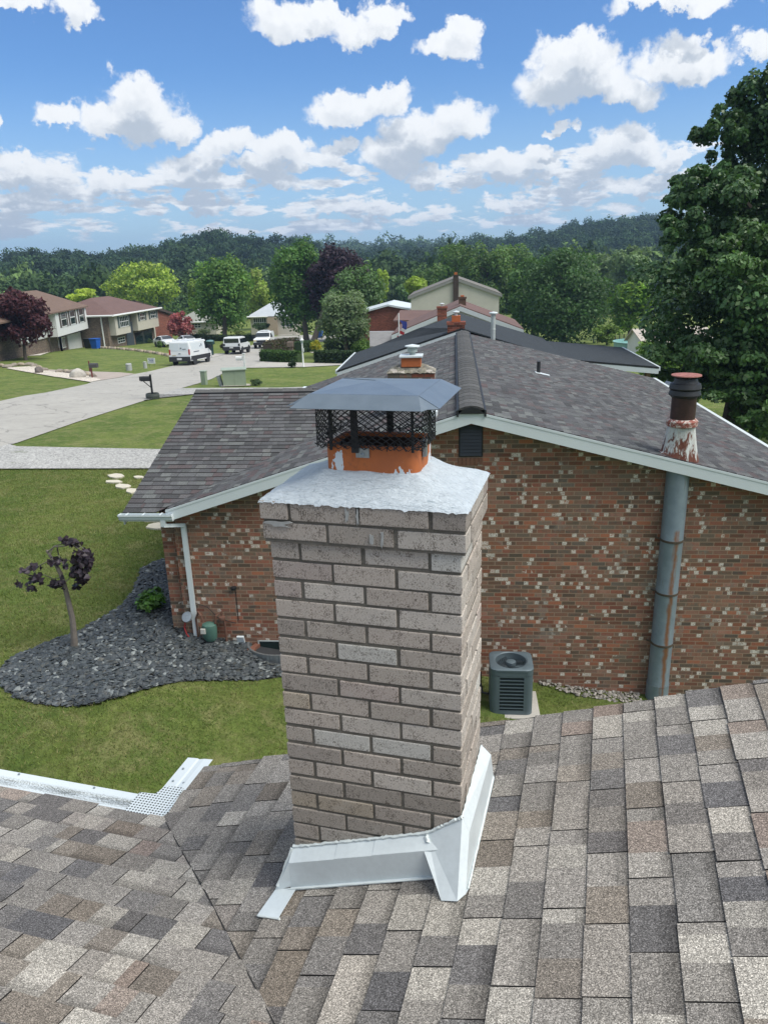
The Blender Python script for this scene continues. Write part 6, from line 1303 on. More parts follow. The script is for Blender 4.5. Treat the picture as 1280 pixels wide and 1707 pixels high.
TRK = dict(wb=3.6, tr=.84, r=.39, hw=.98, st=[(-2.9, .95, .65, .98, 1.3, .88, 1.95), (-2.85, .96, .55, .98, 1.3, .90, 2.02), (-.9, .96, .50, .98, 1.3, .90, 2.05), (.55, .96, .48, .98, 1.3, .84, 1.92), (1.15, .96, .48, .98, 1.26, .86, 1.36), (2.5, .94, .48, .97, 1.18, .88, 1.26), (2.75, .90, .5, .93, 1.0, .82, 1.12)],
    parts=[('windscreen', M_CG, [((.60, -.80, 1.86), (.60, .80, 1.86), (1.12, .86, 1.38), (1.12, -.86, 1.38), (.02, 0, .015))]), ('side_window', M_CG, sideq(-.55, .95, -.55, .6, 1.36, 1.80, .98, .90)), ('canopy_window', mat('pale window blank', (.60, .66, .70), .3, var=.02), sideq(-2.6, -.9, -2.6, -.9, 1.38, 1.85, .98, .915)), ('grille', M_PL, [((2.74, -.55, .78), (2.80, .55, 1.02))]), ('bumper', M_PL, [((2.72, -.97, .45), (2.95, .97, .76)), ((-3.05, -.95, .5), (-2.85, .95, .75))]),
    ('headlamp', M_AMB, [((2.68, .58, .88), (2.79, .92, 1.06)), ((2.68, -.92, .88), (2.79, -.58, 1.06))]), ('roof_box', M_WP, [((-2.3, -.5, 2.06), (-.4, .5, 2.16))]), ('side_sill', M_PL, sideq(-1.3, 1.2, -1.3, 1.2, .46, .56, .985, .985, .02)), ('wing_mirror', M_PL, [((.95, -1.2, 1.32), (1.12, -1.0, 1.55)), ((.95, 1.0, 1.32), (1.12, 1.2, 1.55))])])
vehicle('pickup_truck', 0, (455.5, 579), (442.5, 583.5), 'white pickup truck with a canopy facing the camera at the kerb', 'pickup truck', TRK, side=1)
CAR = dict(wb=2.7, tr=.76, r=.33, hw=.9, st=[(-2.3, .82, .5, .86, .85, .7, 1.0), (-2.1, .86, .38, .9, .9, .78, 1.08), (-1.3, .88, .35, .9, .92, .66, 1.35), (-.6, .88, .33, .9, .92, .62, 1.44), (.3, .88, .33, .9, .92, .62, 1.42), (1.1, .88, .33, .9, .9, .75, 1.02), (2.1, .84, .35, .88, .78, .74, .88), (2.3, .74, .4, .8, .65, .6, .75)],
    parts=[('side_window', M_CG, sideq(-1.5, .95, -1.15, .35, .95, 1.34, .89, .66, .02)), ('windscreen', M_CG, [((.36, -.58, 1.40), (.36, .58, 1.40), (1.08, .70, 1.04), (1.08, -.70, 1.04), (.03, 0, .03))]), ('tail_lamp', M_RED, [((-2.33, .55, .75), (-2.27, .84, .88)), ((-2.33, -.84, .75), (-2.27, -.55, .88))])])
vehicle('car', 0, (262, 578), (287, 580), 'white saloon car parked in front of the red brick house', 'car', CAR)
vehicle('car', 0, (300, 577), (326, 580), 'white and red car parked under the pink maple', 'car', dict(CAR, parts=CAR['parts']+[('red_stripe', M_RED, sideq(-2.1, 2.0, -2.1, 2.0, .45, .72, .91, .905, .02))]))
# ================================================================== vegetation
M_LEAF = leaf_mat('leaf', .35, .6); M_FOR = leaf_mat('woodland leaf', .15, .95); M_LEAFG = leaf_mat('glossy leaf', .22, .42); M_BARK = mat('bark', (.10, .085, .07), .95, var=.35, vscale=10, bump=.5); M_BARKL = mat('grey bark', (.17, .15, .13), .9, var=.3, vscale=14, bump=.4)
def leaves(C, Rr, nl, nleaf, size, col, rng, col2=None, p2=0, lobe=(.22, .38), spread=(.30, .84), droop=0, up=.25, asp=.62, zlo=-1.0, fill=.12):
    """leaf clumps through an ellipsoid crown -> (verts, cols)"""
    C = np.array(C, float); Rr = np.array(Rr, float)
    d = rng.normal(size=(nl, 3)); d /= np.linalg.norm(d, axis=1)[:, None]; d[:, 2] = np.where(d[:, 2] < zlo, zlo, d[:, 2])
    fr = rng.uniform(spread[0]**3, spread[1]**3, nl)**(1/3); lr = rng.uniform(*lobe, nl); lc = d*fr[:, None]
    lb = rng.uniform(.72, 1.28, nl); li = rng.choice(nl, nleaf, p=lr**2/np.sum(lr**2))
    q = rng.normal(size=(nleaf, 3)); q /= np.linalg.norm(q, axis=1)[:, None]; q[:, 2] = np.abs(q[:, 2])*np.where(rng.random(nleaf) < .78, 1, -1)
    rad = lr[li]*rng.uniform(.60, 1.08, nleaf); pos = lc[li]+q*rad[:, None]
    k = rng.random(nleaf) < fill; pos[k] = lc[li[k]]*rng.uniform(.2, .9, (k.sum(), 1))
    P_ = C+pos*Rr; nrm = q*.9+rng.normal(size=(nleaf, 3))*.6+np.array([0, 0, up]); nrm /= np.linalg.norm(nrm, axis=1)[:, None]
    a = np.cross(nrm, rng.normal(size=(nleaf, 3))); a /= np.linalg.norm(a, axis=1)[:, None]; b = np.cross(nrm, a); s = size*rng.uniform(.6, 1.35, nleaf)[:, None]
    s = s*1.12; V = np.stack([P_-a*s*.5, P_-b*s*.5*asp, P_+a*s*.5, P_+b*s*.5*asp], 1); V[:, 2, 2] -= droop*s[:, 0]
    c = np.array(col)[None]*np.ones((nleaf, 1))
    if col2 is not None:
        kk = rng.random(nleaf) < p2*(.5+lb[li]-.5); c[kk] = np.array(col2)
    c = c*(lb[li]*rng.uniform(.78, 1.22, nleaf))[:, None]
    return V.reshape(-1, 3), c
def tree_obj(name, label, cat, base, parts_, trunk_r, m=None, bark=None, group=None, branches=6, seed=0, tr_top=None, fork=.45):
    """parts_: list of (verts, cols); trunk tapered with limbs reaching into the crown"""
    e = empty(name, base, label, cat, group); base = Vector(base)
    V = np.concatenate([p[0] for p in parts_]); Cc = np.concatenate([p[1] for p in parts_]); npmesh('crown', V, 4, m or M_LEAF, Cc, e)
    q = random.Random(seed); top = Vector(tr_top); mb = MB(); h = top-base
    pts = [base-Vector((0, 0, .2)), base+h*.12, base+h*.4+Vector((q.uniform(-1, 1), q.uniform(-1, 1), 0))*trunk_r*.5, base+h*.75, top]
    mb.tube(pts, [trunk_r*1.35, trunk_r, trunk_r*.8, trunk_r*.45, trunk_r*.15], 10)
    lo, hi = V.min(0), V.max(0); cen = (lo+hi)/2; ext = (hi-lo)/2
    for i in range(branches):
        t = q.uniform(fork*.75, .85); s = base+h*t; a = 2*math.pi*i/branches+q.uniform(-.4, .4); en = Vector((cen[0]+ext[0]*.45*math.cos(a), cen[1]+ext[1]*.45*math.sin(a), s.z+(hi[2]-s.z)*q.uniform(.1, .45)))
        mid = s.lerp(en, .5)+Vector((0, 0, q.uniform(0, .12)*h.length)); mb.tube([s, mid, en], [trunk_r*.4, trunk_r*.25, trunk_r*.06], 6)
    mb.build('trunk', bark or M_BARK, e, smooth=True); return e
def T(name, label, xc, yt, yb, w, t, col, nleaf=4200, size=.5, nl=34, col2=None, p2=0, group='trees along the street', seed=1, xb=None, trk=.28, depth=1.0, m=None, cat='tree', **kw):
    C = PD(xc, (yt+yb)/2, t); rx = w/2*t/FPX; rz = (yb-yt)/2*t/FPX/.97; rng = np.random.default_rng(seed)
    gz = g(C.x, C.y); bx = PD(xb, yb, t) if xb else C
    v = leaves(C, (rx/1.0, rx*depth, rz), int(nl*1.25), int(nleaf*1.7), size, tuple(c*(1.7 if max(col) < .16 else 1.25) for c in col), rng, col2, p2, **kw)
    return tree_obj(name, label, cat, (bx.x, bx.y, gz), [v], trk, m, group=group, seed=seed, tr_top=(C.x, C.y, C.z+rz*.55))
T('maple_tree', 'burgundy leaved maple tree in front of the white house', 33, 488, 574, 102, 78, (.045, .013, .018), 5200, .34, 40, (.085, .022, .024), .25, seed=2, xb=39, trk=.16)
T('tree', 'broad bright yellow-green tree behind the two far-left houses', 240, 444, 516, 128, 170, (.26, .34, .055), 5200, .62, 44, (.15, .24, .04), .3, seed=3)
T('tree', 'small yellow-green treetop between the two far-left roofs', 140, 481, 503, 54, 150, (.30, .38, .05), 1500, .5, 16, seed=4)
T('maple_tree', 'pink-red maple tree beside the red brick house', 302, 517, 566, 44, 118, (.27, .075, .085), 2200, .36, 22, (.38, .16, .16), .3, seed=5, trk=.12)
T('tree', 'full green tree with dark heart in the lawn behind the parked van', 372, 434, 560, 104, 122, (.062, .125, .028), 8200, .46, 60, (.16, .25, .045), .16, seed=6, xb=375, trk=.38)
T('tree', 'yellow-green tree edge left of the large green street tree', 326, 462, 525, 30, 150, (.20, .29, .05), 1400, .5, 14, seed=61)
T('tree', 'pale yellow-green tree between the two large dark street trees', 437, 453, 528, 60, 150, (.20, .28, .05), 2800, .55, 24, (.30, .36, .10), .3, seed=7)
T('tree', 'tall dark green tree left of the purple beech', 500, 408, 550, 106, 116, (.045, .10, .022), 8200, .46, 56, (.09, .17, .03), .2, seed=8, xb=510, trk=.4)
T('beech_tree', 'large dark purple beech tree rising over the round green trees', 566, 417, 540, 116, 112, (.026, .015, .026), 9500, .46, 60, (.045, .022, .035), .3, seed=9, xb=520, trk=.4)
T('tree', 'smooth rounded mid-green tree behind the grey-green one', 595, 449, 556, 104, 96, (.055, .10, .035), 7000, .34, 60, (.085, .14, .05), .25, seed=10)
T('tree', 'grey-green feathery tree standing nearest in front of the rounded trees', 575, 482, 584, 98, 74, (.085, .125, .060), 8000, .24, 58, (.15, .19, .11), .25, seed=11, xb=577, trk=.2, up=.5)
T('tree', 'thin strip of bright yellow-green tree right of the purple beech', 632, 444, 512, 30, 135, (.25, .34, .06), 1500, .5, 14, seed=12)
T('tree', 'hazy green tree left of the beige gable house', 662, 458, 520, 52, 190, (.075, .13, .045), 2000, .7, 18, seed=13)
T('tree', 'bright lime tree tucked beside the beige gable house', 695, 462, 512, 46, 120, (.24, .33, .05), 2200, .45, 22, seed=14)
for i, (x, y0_, w_, t_) in enumerate(((722, 440, 70, 150), (762, 412, 84, 140), (812, 406, 92, 134), (858, 414, 84, 138))):
    T('tree', ('lowest left tree of the green row behind the beige gable house', 'rounded tree of the green row above the beige gable peak', 'tallest tree of the green row behind the beige gable house', 'right-hand tree of the green row behind the beige gable house')[i], x, y0_, 530, w_, t_, (.058, .105, .030), 5200, .5, 44, (.11, .17, .045), .25, group='green row behind the beige house', seed=20+i)
T('tree', 'massive dark green tree behind the charcoal roof', 940, 424, 580, 150, 96, (.036, .075, .024), 11000, .36, 80, (.06, .11, .035), .25, group='trees of the back gardens', seed=30, trk=.4)
T('tree', 'dark green tree left flank of the massive dark tree', 890, 436, 560, 84, 104, (.045, .09, .026), 5200, .4, 40, group='trees of the back gardens', seed=31)
T('tree', 'soft light green willow-like tree behind the massive dark tree', 985, 418, 500, 90, 175, (.12, .18, .07), 3200, .7, 28, group='trees of the back gardens', seed=32)
T('tree', 'pale grey-green tree left of the big leafy tree', 1052, 412, 500, 80, 165, (.13, .19, .085), 3200, .7, 26, group='trees of the back gardens', seed=33)
T('tree', 'bright lime green tree above the white garage', 1052, 468, 552, 84, 105, (.12, .22, .03), 4200, .42, 34, (.22, .32, .05), .2, group='trees of the back gardens', seed=34)
T('tree', 'small light green tree by the black garden fence', 1012, 540, 572, 44, 92, (.13, .20, .045), 1600, .28, 16, group='trees of the back gardens', seed=35, trk=.12)
T('shrub', 'light green leafy shrub between the teal pool and the big tree', 1098, 568, 640, 92, 46, (.13, .22, .05), 4200, .17, 34, group=None, seed=36, trk=.08, cat='shrub')
T('shrub', 'dark shrub behind the wooden bird house', 1120, 620, 690, 110, 40, (.05, .10, .03), 3800, .16, 30, group=None, seed=37, trk=.08, cat='shrub')
# the big leafy tree on the right
rng = np.random.default_rng(40); bt_ = []
for (x, y, rx, ry, t, nl_, n_, c_) in ((1272, 190, 62, 78, 29.5, 22, 6500, (.033, .070, .027)), (1172, 318, 74, 50, 29, 24, 5200, (.033, .072, .027)), (1148, 400, 52, 52, 28.5, 20, 3800, (.036, .078, .028)), (1198, 232, 46, 48, 29.5, 16, 3000, (.034, .074, .027)), (1298, 245, 84, 140, 30, 34, 15000, (.030, .065, .026)), (1330, 330, 150, 200, 31, 60, 20000, (.028, .060, .024)), (1225, 365, 118, 84, 29.5, 44, 15000, (.032, .068, .027)), (1255, 500, 180, 125, 29, 74, 26000, (.033, .072, .026)), (1340, 560, 170, 170, 28, 56, 17000, (.035, .078, .026)), (1180, 610, 112, 55, 28.5, 34, 8500, (.05, .10, .032)), (1290, 640, 120, 50, 27, 34, 7000, (.055, .115, .034)), (1262, 705, 60, 40, 27, 20, 3600, (.06, .12, .036)), (1236, 440, 80, 60, 26.5, 20, 4200, (.055, .105, .035))):
    bt_.append(leaves(PD(x, y, t), (rx*t/FPX, rx*t/FPX*.9, ry*t/FPX), nl_, n_, .17, tuple(q*1.65 for q in c_), rng, (.085, .15, .055), .28, lobe=(.15, .30), spread=(.3, .93), asp=.7))
C = PD(1225, 640, 29)
tree_obj('leafy_tree', 'very tall dark leafy tree filling the right edge of the view', 'tree', (C.x, C.y, g(C.x, C.y)), bt_, .42, M_LEAFG, branches=9, seed=5, tr_top=PD(1300, 250, 30), fork=.4)
# shrubs, hedges
def bush(name, label, x, y, w, h, col, n=900, size=.14, seed=1, group=None, cat='shrub', col2=None, p2=0, m=None):
    p = atG(x, y); t = (p-CAM).dot(fw); rx = w/2*t/FPX; rz = h*t/FPX/1.9; v = leaves((p.x, p.y, g(p.x, p.y)+rz*.85), (rx, rx, rz), 18, n, size, col, np.random.default_rng(seed), col2, p2, lobe=(.3, .5), spread=(.2, .6))
    e = empty(name, (p.x, p.y, g(p.x, p.y)), label, cat, group); npmesh('foliage', v[0], 4, m or M_LEAF, v[1], e)
    mb = MB(); mb.tube([(p.x, p.y, g(p.x, p.y)-.05), (p.x, p.y, g(p.x, p.y)+rz)], [.05, .02], 5); mb.build('stem', M_BARK, e); return e
def hedge(label, pts, hgt, wid, col, n, size=.12, seed=1, col2=None, p2=.2):
    ps = [atG(*p) for p in pts]; rng = np.random.default_rng(seed); L = [0]
    for a, b in zip(ps, ps[1:]): L.append(L[-1]+(b-a).length)
    s = rng.uniform(0, L[-1], n); idx = np.clip(np.searchsorted(L, s)-1, 0, len(ps)-2); X = np.zeros((n, 3)); face = rng.random(n)
    for i in range(n):
        a, b = ps[idx[i]], ps[idx[i]+1]; t = (s[i]-L[idx[i]])/(L[idx[i]+1]-L[idx[i]]); p = a.lerp(b, t); d = (b-a).normalized(); nn = Vector((-d.y, d.x, 0)); k = mn.noise(Vector((s[i]*1.3, seed, 0)))*.12
        if face[i] < .4: o, z = rng.uniform(-1, 1)*wid/2, hgt*(1+k)
        else: o, z = (wid/2)*(1 if face[i] < .7 else -1)*(1+k), rng.uniform(0, 1)*hgt
        q = p+nn*(o+rng.normal()*.05); X[i] = (q.x, q.y, g(q.x, q.y)+z+rng.normal()*.05)
    nrm = rng.normal(size=(n, 3))*.7+np.array([0, 0, .5]); nrm /= np.linalg.norm(nrm, axis=1)[:, None]; a = np.cross(nrm, rng.normal(size=(n, 3))); a /= np.linalg.norm(a, axis=1)[:, None]; b = np.cross(nrm, a); sz = size*rng.uniform(.6, 1.4, n)[:, None]
    V = np.stack([X-a*sz, X-b*sz*.6, X+a*sz, X+b*sz*.6], 1).reshape(-1, 3); c = np.array(col)[None]*rng.uniform(.7, 1.3, (n, 1))
    if col2 is not None: k = rng.random(n) < p2; c[k] = np.array(col2)
    e = empty('hedge', ps[0], label, 'hedge'); npmesh('foliage', V, 4, M_LEAF, c, e)
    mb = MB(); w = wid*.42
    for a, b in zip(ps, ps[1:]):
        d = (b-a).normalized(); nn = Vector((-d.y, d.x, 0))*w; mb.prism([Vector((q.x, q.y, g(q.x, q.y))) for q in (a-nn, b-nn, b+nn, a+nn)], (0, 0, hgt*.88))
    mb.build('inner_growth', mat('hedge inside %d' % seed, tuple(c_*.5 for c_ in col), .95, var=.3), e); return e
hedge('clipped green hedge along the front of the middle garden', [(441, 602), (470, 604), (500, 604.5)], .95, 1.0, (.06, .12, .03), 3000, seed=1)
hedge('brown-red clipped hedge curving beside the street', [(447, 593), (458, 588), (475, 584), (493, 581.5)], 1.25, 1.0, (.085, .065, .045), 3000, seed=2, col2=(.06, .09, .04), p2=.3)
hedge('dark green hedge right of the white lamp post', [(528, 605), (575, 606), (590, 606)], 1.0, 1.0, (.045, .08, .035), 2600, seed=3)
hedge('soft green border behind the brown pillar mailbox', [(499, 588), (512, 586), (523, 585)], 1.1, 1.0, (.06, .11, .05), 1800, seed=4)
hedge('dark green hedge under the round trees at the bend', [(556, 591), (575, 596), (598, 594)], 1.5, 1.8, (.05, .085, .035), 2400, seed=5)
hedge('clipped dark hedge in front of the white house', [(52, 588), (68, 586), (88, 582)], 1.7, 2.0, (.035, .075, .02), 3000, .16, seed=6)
hedge('low dark border hedge across the lawn behind the pickup', [(318, 567), (350, 568), (400, 569), (424, 568)], .8, 1.2, (.045, .07, .03), 2400, .2, seed=7)
bush('shrub', 'bright yellow shrub beside the small path at the bend', 527, 587, 26, 24, (.42, .38, .03), 1300, .15, 11, col2=(.20, .26, .04), p2=.3)
bush('shrub', 'small dark round shrub left of the white lamp post', 487, 613, 16, 14, (.025, .05, .02), 900, .10, 12)
bush('shrub', 'low grey-green shrub right of the green utility cabinet', 426, 643, 26, 13, (.06, .10, .045), 900, .10, 13)
bush('shrub', 'fresh green shrub at the left edge of the charcoal roof', 604, 598, 46, 34, (.11, .20, .04), 2600, .16, 14)
bush('shrub', 'low dark green shrub right of the grey-green tree trunk', 556, 600, 30, 20, (.05, .09, .03), 1400, .14, 15)
bush('shrub', 'round green shrub in front of the parked white saloon', 266, 580, 14, 12, (.08, .15, .03), 700, .16, 16)
bush('shrub', 'olive shrub at the foot of the beige house porch', 248, 572, 18, 9, (.06, .10, .03), 600, .18, 17)
bush('shrub', 'red-leaved shrub in front of the pale bungalow', 467, 553, 20, 12, (.18, .035, .05), 800, .2, 18)
bush('shrub', 'light green shrub left of the umbrella-shaped tree', 424, 556, 14, 9, (.13, .19, .05), 500, .2, 19)
bush('shrub', 'yellowish shrub behind the pickup truck', 400, 560, 22, 10, (.17, .21, .06), 700, .22, 20)
bush('shrub', 'dark shrub under the tall tree beside the white gate', 508, 556, 22, 16, (.015, .03, .012), 700, .25, 21)
bush('shrub', 'pale green shrubs before the small cream house', 340, 560, 30, 12, (.10, .14, .06), 700, .25, 22)
bush('shrub', 'green shrub beside the red brick house with the flag', 655, 548, 22, 16, (.07, .12, .04), 700, .22, 23)
bush('shrub', 'brown-green shrub between the van and the off-road car', 372, 583, 12, 12, (.05, .05, .035), 500, .15, 24)
bush('shrub', 'yellow-green shrub at the far end of the small path', 550, 590, 12, 14, (.16, .20, .04), 500, .14, 26)
T('umbrella_tree', 'small umbrella-shaped green tree on the bungalow lawn', 437, 537, 551, 30, 118, (.065, .10, .045), 1100, .28, 16, group=None, seed=50, trk=.14, xb=438)
# plants in the slate bed
def leafy(name, label, s, n, r, h, col, nleaf, size, seed, cat='plant'):
    p = P(s, n, 0); z = g(p.x, p.y); e = empty(name, (p.x, p.y, z), label, cat); v = leaves((p.x, p.y, z+h*.5), (r, r, h*.55), 16, nleaf, size, col, np.random.default_rng(seed), tuple(c*1.7 for c in col), .2, lobe=(.3, .5), spread=(.2, .65), up=.8, asp=.62, droop=.15); npmesh('foliage', v[0], 4, M_LEAFG, v[1], e); return e
leafy('hosta', 'low bright green leafy plant alone in the slate bed', -5.42, 12.0, .30, .36, (.085, .19, .028), 520, .105, 1)
leafy('shrub', 'green shrub growing against the left corner of the brick house', -4.85, 12.6, .38, .95, (.065, .15, .028), 1500, .09, 2, 'shrub')
leafy('shrub', 'smaller green shrub behind the corner shrub in the slate bed', -4.95, 13.9, .30, .75, (.055, .13, .028), 900, .08, 3, 'shrub')
# weeping purple redbud
b0 = P(-6.2, 10.54, 0); b0.z = g(b0.x, b0.y); YR = b0.y
def oy(x, y, dy=0): return onY(x, y, YR+dy)
wt = empty('weeping_redbud', b0, 'small weeping redbud with crooked trunk and dark purple leaves in the slate bed', 'tree')
mb = MB(); mb.tube([b0-Vector((0, 0, .1)), oy(124, 1060), oy(121, 1030), oy(114, 1000), oy(108, 975), oy(101, 955), oy(92, 938), oy(84, 926), oy(78, 917)], [.065, .052, .044, .040, .036, .033, .028, .022, .018], 10); mb.build('trunk', M_BARKL, wt, smooth=True)
mb = MB(); BR = [([(80, 920), (92, 911), (110, 910), (128, 905), (140, 915)], .012), ([(96, 912), (98, 925), (103, 932), (116, 934), (122, 942), (126, 958)], .010), ([(84, 924), (90, 911), (104, 906), (118, 903)], .010), ([(92, 938), (80, 936), (66, 943), (52, 946), (40, 950)], .009), ([(104, 962), (90, 965), (74, 958), (62, 962), (50, 976)], .009), ([(108, 972), (114, 966), (122, 958), (134, 948)], .010), ([(118, 905), (132, 915), (148, 925), (154, 940)], .008), ([(106, 968), (98, 974), (88, 980)], .008), ([(50, 976), (38, 980), (28, 976)], .005)]
q = random.Random(9)
for pts, r in BR: mb.tube([oy(x, y, q.uniform(-.12, .12)) for x, y in pts], [r*(1-.6*i/(len(pts)-1)) for i in range(len(pts))], 6)
mb.build('branch', M_BARKL, wt, smooth=True)
LV = [(122, 905, 16, 5, 26), (108, 902, 12, 4, 12), (140, 925, 14, 10, 34), (132, 938, 12, 12, 34), (146, 942, 9, 12, 22), (130, 955, 12, 10, 38), (142, 962, 7, 8, 14), (136, 970, 9, 5, 12), (128, 978, 6, 4, 6), (58, 946, 10, 4, 12), (44, 952, 8, 4, 9), (60, 965, 13, 7, 26), (52, 980, 9, 7, 14), (31, 975, 6, 5, 6), (88, 975, 8, 6, 14), (103, 972, 8, 8, 18), (95, 935, 12, 6, 14), (84, 938, 9, 4, 8), (150, 932, 8, 5, 10), (112, 945, 4, 4, 3)]
vs_, cs_ = [], []; rg2 = np.random.default_rng(12)
for x, y, wx, wy, n in LV:
    for k in range(int(n*1.7)):
        c = oy(x+rg2.normal()*wx*.45, y+rg2.normal()*wy*.45, rg2.normal()*.12); s = rg2.uniform(.034, .066); nn3 = Vector(rg2.normal(size=3))*.6+Vector((0, -.5, .9)); nn3.normalize(); a = nn3.cross(Vector(rg2.normal(size=3))).normalized(); b = nn3.cross(a)
        # heart shaped leaf in two folded halves
        tip = c+a*s*1.1; no = c-a*s*.55; l = c-a*s*.1+b*s*.85+nn3*s*.25; r = c-a*s*.1-b*s*.85+nn3*s*.25; lb_ = c-a*s*.75+b*s*.45+nn3*s*.1; rb2 = c-a*s*.75-b*s*.45+nn3*s*.1
        col = np.array(((.035, .024, .034), (.022, .015, .022), (.055, .042, .055))[rg2.integers(3)])*rg2.uniform(.8, 1.3)
        vs_ += [tip, l, lb_, no, tip, no, rb2, r]; cs_ += [col, col]
npmesh('foliage', np.array([tuple(v) for v in vs_]), 4, M_LEAFG, np.array(cs_), wt)
# flag by the brick house
fl = put('flag', 665, 566, 'small red white and blue flag hanging from a short pole left of the charcoal roof', 'flag'); fl.location = onN(665, 548, 36)-Vector((0, 0, 1.2))
part(fl, 'pole', M_TRW, lambda m: m.tube([(0, 0, -2), (0, 0, 1.9)], .03, 6)); part(fl, 'cloth', mat('flag cloth', (1, 1, 1), .8, var=0, col=True), lambda m: [m.quad([(.03+.14*math.sin(z*6), 0, 1.6-z), (.28+.10*math.sin(z*5+1), .04, 1.5-z), (.28+.10*math.sin(z*5+1.5), .04, 1.38-z), (.03+.14*math.sin(z*6+.7), 0, 1.48-z)], ((.4, .03, .04), (.6, .6, .6))[i % 2] if i > 2 else (.03, .05, .25)) for i, z in enumerate([k*.12 for k in range(10)])])
# ================================================================== wooded hills
HILLS = [(470, 250, [(-900, 405), (-300, 405), (0, 418), (30, 408), (100, 410), (180, 414), (230, 405), (280, 396), (320, 386), (370, 380), (430, 386), (500, 392), (550, 402), (580, 418), (640, 448), (720, 470), (800, 480)]),
         (640, 300, [(380, 470), (520, 440), (600, 416), (680, 408), (740, 408), (790, 394), (850, 391), (900, 383), (950, 372), (1010, 366), (1070, 359), (1130, 356), (1250, 350), (1500, 350), (2300, 380)]),
         (1250, 700, [(-1200, 405), (0, 420), (540, 410), (600, 412), (650, 410), (760, 413), (900, 420), (1300, 420), (2300, 410)])]
def az_of(x): d = ray(x, 430); return math.atan2(d.x, d.y)
HZ = []
for R, r_in, prof in HILLS:
    A = [az_of(min(max(x, -1100), 2300)) for x, _ in prof]; E = []
    for x, y in prof: d = ray(min(max(x, -1100), 2300), y); E.append(d.z/math.hypot(d.x, d.y))
    HZ.append((R, r_in, A, E))
def hillz(k, az, r):
    R, r_in, A, E = HZ[k]; top = CAMZ+R*np.interp(az, A, E)-(17.5, 18, 29)[k]; base = -9.5; t = np.clip((r-r_in)/(R-r_in), 0, 1); t = t*t*(3-2*t); back = np.clip((r-R)/(R*.5), 0, 1)
    return base+(np.maximum(top, base+2)-base)*t*(1-.5*back)
M_HILL = mat('hill ground', (.03, .05, .02), .95, var=.2, vscale=.05)
for k, (R, r_in, A, E) in enumerate(HZ):
    a0, a1 = A[0], A[-1]; na, nr_ = 90, 22; az = np.linspace(a0, a1, na); rs = np.linspace(r_in, R*1.5, nr_); vs = [(r*math.sin(a), r*math.cos(a), float(hillz(k, a, r))) for r in rs for a in az]
    mb = MB(); mb.mesh(vs, [(j*na+i, j*na+i+1, (j+1)*na+i+1, (j+1)*na+i) for j in range(nr_-1) for i in range(na-1)]); o = mb.build('hill', M_HILL, smooth=True, recalc=False); o['kind'] = 'structure'
def forest(name, label, k, n, rad, nq, qs_, cols, seed, rlim=None, alim=None, zfix=None):
    rng = np.random.default_rng(seed); R, r_in, A, E = HZ[k]; alim = alim or (A[0], A[-1]); rlim = rlim or (r_in+10, R*1.04)
    r = np.sqrt(rng.uniform(rlim[0]**2, rlim[1]**2, n)); az = rng.uniform(alim[0], alim[1], n)
    z = np.array([zfix if zfix is not None else float(hillz(k, a, q)) for a, q in zip(az, r)]); cr_ = rad*rng.choice([.6, .85, 1, 1.15, 1.45], n)*rng.uniform(.9, 1.1, n); hh = cr_*rng.uniform(.9, 1.35, n)
    C = np.stack([r*np.sin(az), r*np.cos(az), z+3.2+hh*.6], 1)
    me = bpy.data.meshes.new(name); me.from_pydata([tuple(c) for c in C], [], [])
    at = me.attributes.new('scl', 'FLOAT_VECTOR', 'POINT'); at.data.foreach_set('vector', np.stack([cr_, cr_, hh], 1).astype('f').ravel())
    at = me.attributes.new('rot', 'FLOAT_VECTOR', 'POINT'); rv = np.zeros((n, 3), 'f'); rv[:, 2] = rng.uniform(0, 6.28, n); at.data.foreach_set('vector', rv.ravel())
    o = bpy.data.objects.new(name, me); COL.objects.link(o); md = o.modifiers.new('crowns', 'NODES'); md.node_group = crown_nodes(cols, seed); tag(o, label, 'forest', kind='stuff')
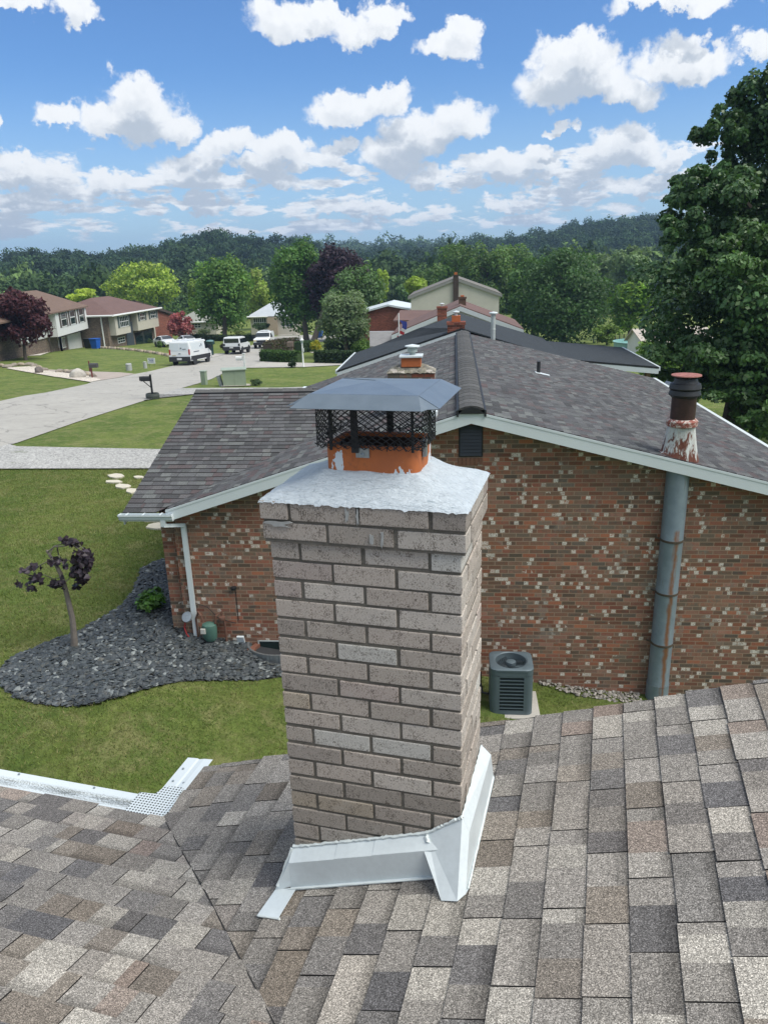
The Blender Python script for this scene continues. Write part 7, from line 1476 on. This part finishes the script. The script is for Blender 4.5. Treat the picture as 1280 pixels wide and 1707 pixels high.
def crown_nodes(cols, seed):
    cc = bpy.data.collections.new('woodland crowns %d' % seed)
    for k in range(8):
        rng = np.random.default_rng(seed*50+k); c = np.array(cols[k % len(cols)])*(.62, .8, 1, 1.25, .9, 1.1, .72, 1.4)[k]
        V, cl_ = leaves((0, 0, 0), (1, 1, 1), 16, 900, .15, c, rng, lobe=(.30, .48), spread=(.3, .72), up=.35)
        o = npmesh('woodland_crown', V, 4, M_FOR, cl_); COL.objects.unlink(o); cc.objects.link(o)
    t = bpy.data.node_groups.new('forest %d' % seed, 'GeometryNodeTree'); t.interface.new_socket('Geometry', in_out='INPUT', socket_type='NodeSocketGeometry'); t.interface.new_socket('Geometry', in_out='OUTPUT', socket_type='NodeSocketGeometry')
    N, L = t.nodes, t.links; gi = N.new('NodeGroupInput'); go = N.new('NodeGroupOutput'); io = N.new('GeometryNodeInstanceOnPoints'); ci = N.new('GeometryNodeCollectionInfo'); ci.inputs['Collection'].default_value = cc; ci.inputs['Separate Children'].default_value = True; ci.inputs['Reset Children'].default_value = True
    sc = N.new('GeometryNodeInputNamedAttribute'); sc.data_type = 'FLOAT_VECTOR'; sc.inputs[0].default_value = 'scl'; rt = N.new('GeometryNodeInputNamedAttribute'); rt.data_type = 'FLOAT_VECTOR'; rt.inputs[0].default_value = 'rot'
    io.inputs['Pick Instance'].default_value = True; L.new(gi.outputs[0], io.inputs['Points']); L.new(ci.outputs[0], io.inputs['Instance']); L.new(sc.outputs[0], io.inputs['Scale']); L.new(rt.outputs[0], io.inputs['Rotation']); L.new(io.outputs[0], go.inputs[0]); return t
FC = [(.034, .070, .028), (.028, .060, .027), (.042, .082, .030), (.032, .064, .032), (.050, .092, .034)]
forest('forest', 'dense dark green woodland covering the rounded hill on the left', 0, 3200, 4.6, 170, .72, FC, 1, alim=(az_of(-250), az_of(760)))
forest('forest', 'dense woodland on the long ridge at the right', 1, 3200, 5.4, 150, .95, FC, 2, alim=(az_of(430), az_of(1350)))
forest('forest', 'hazy distant woodland on the far ridge between the two hills', 2, 700, 12, 80, 2.8, [(.07, .12, .04), (.09, .14, .05)], 3, rlim=(800, 1290), alim=(az_of(480), az_of(820)))
forest('forest', 'band of mid-green trees at the foot of the hills', 0, 520, 5.5, 130, .9, [(.05, .10, .03), (.07, .13, .035), (.045, .085, .03), (.10, .16, .05)], 4, rlim=(195, 250), alim=(az_of(-250), az_of(1350)), zfix=-10.5)
# ================================================================== air
HAZE_D = .00032
hz = MB(); hz.box((-2450, -2450, -12), (2450, 2450, 95)); m = bpy.data.materials.new('haze'); m.use_nodes = True; nt = m.node_tree; nt.nodes.clear()
o_ = nt.nodes.new('ShaderNodeOutputMaterial'); v_ = nt.nodes.new('ShaderNodeVolumePrincipled'); v_.inputs['Color'].default_value = (.45, .68, 1.0, 1); v_.inputs['Density'].default_value = HAZE_D; v_.inputs['Anisotropy'].default_value = .2; nt.links.new(v_.outputs[0], o_.inputs['Volume'])
hzo = hz.build('haze', m); hzo['kind'] = 'stuff'
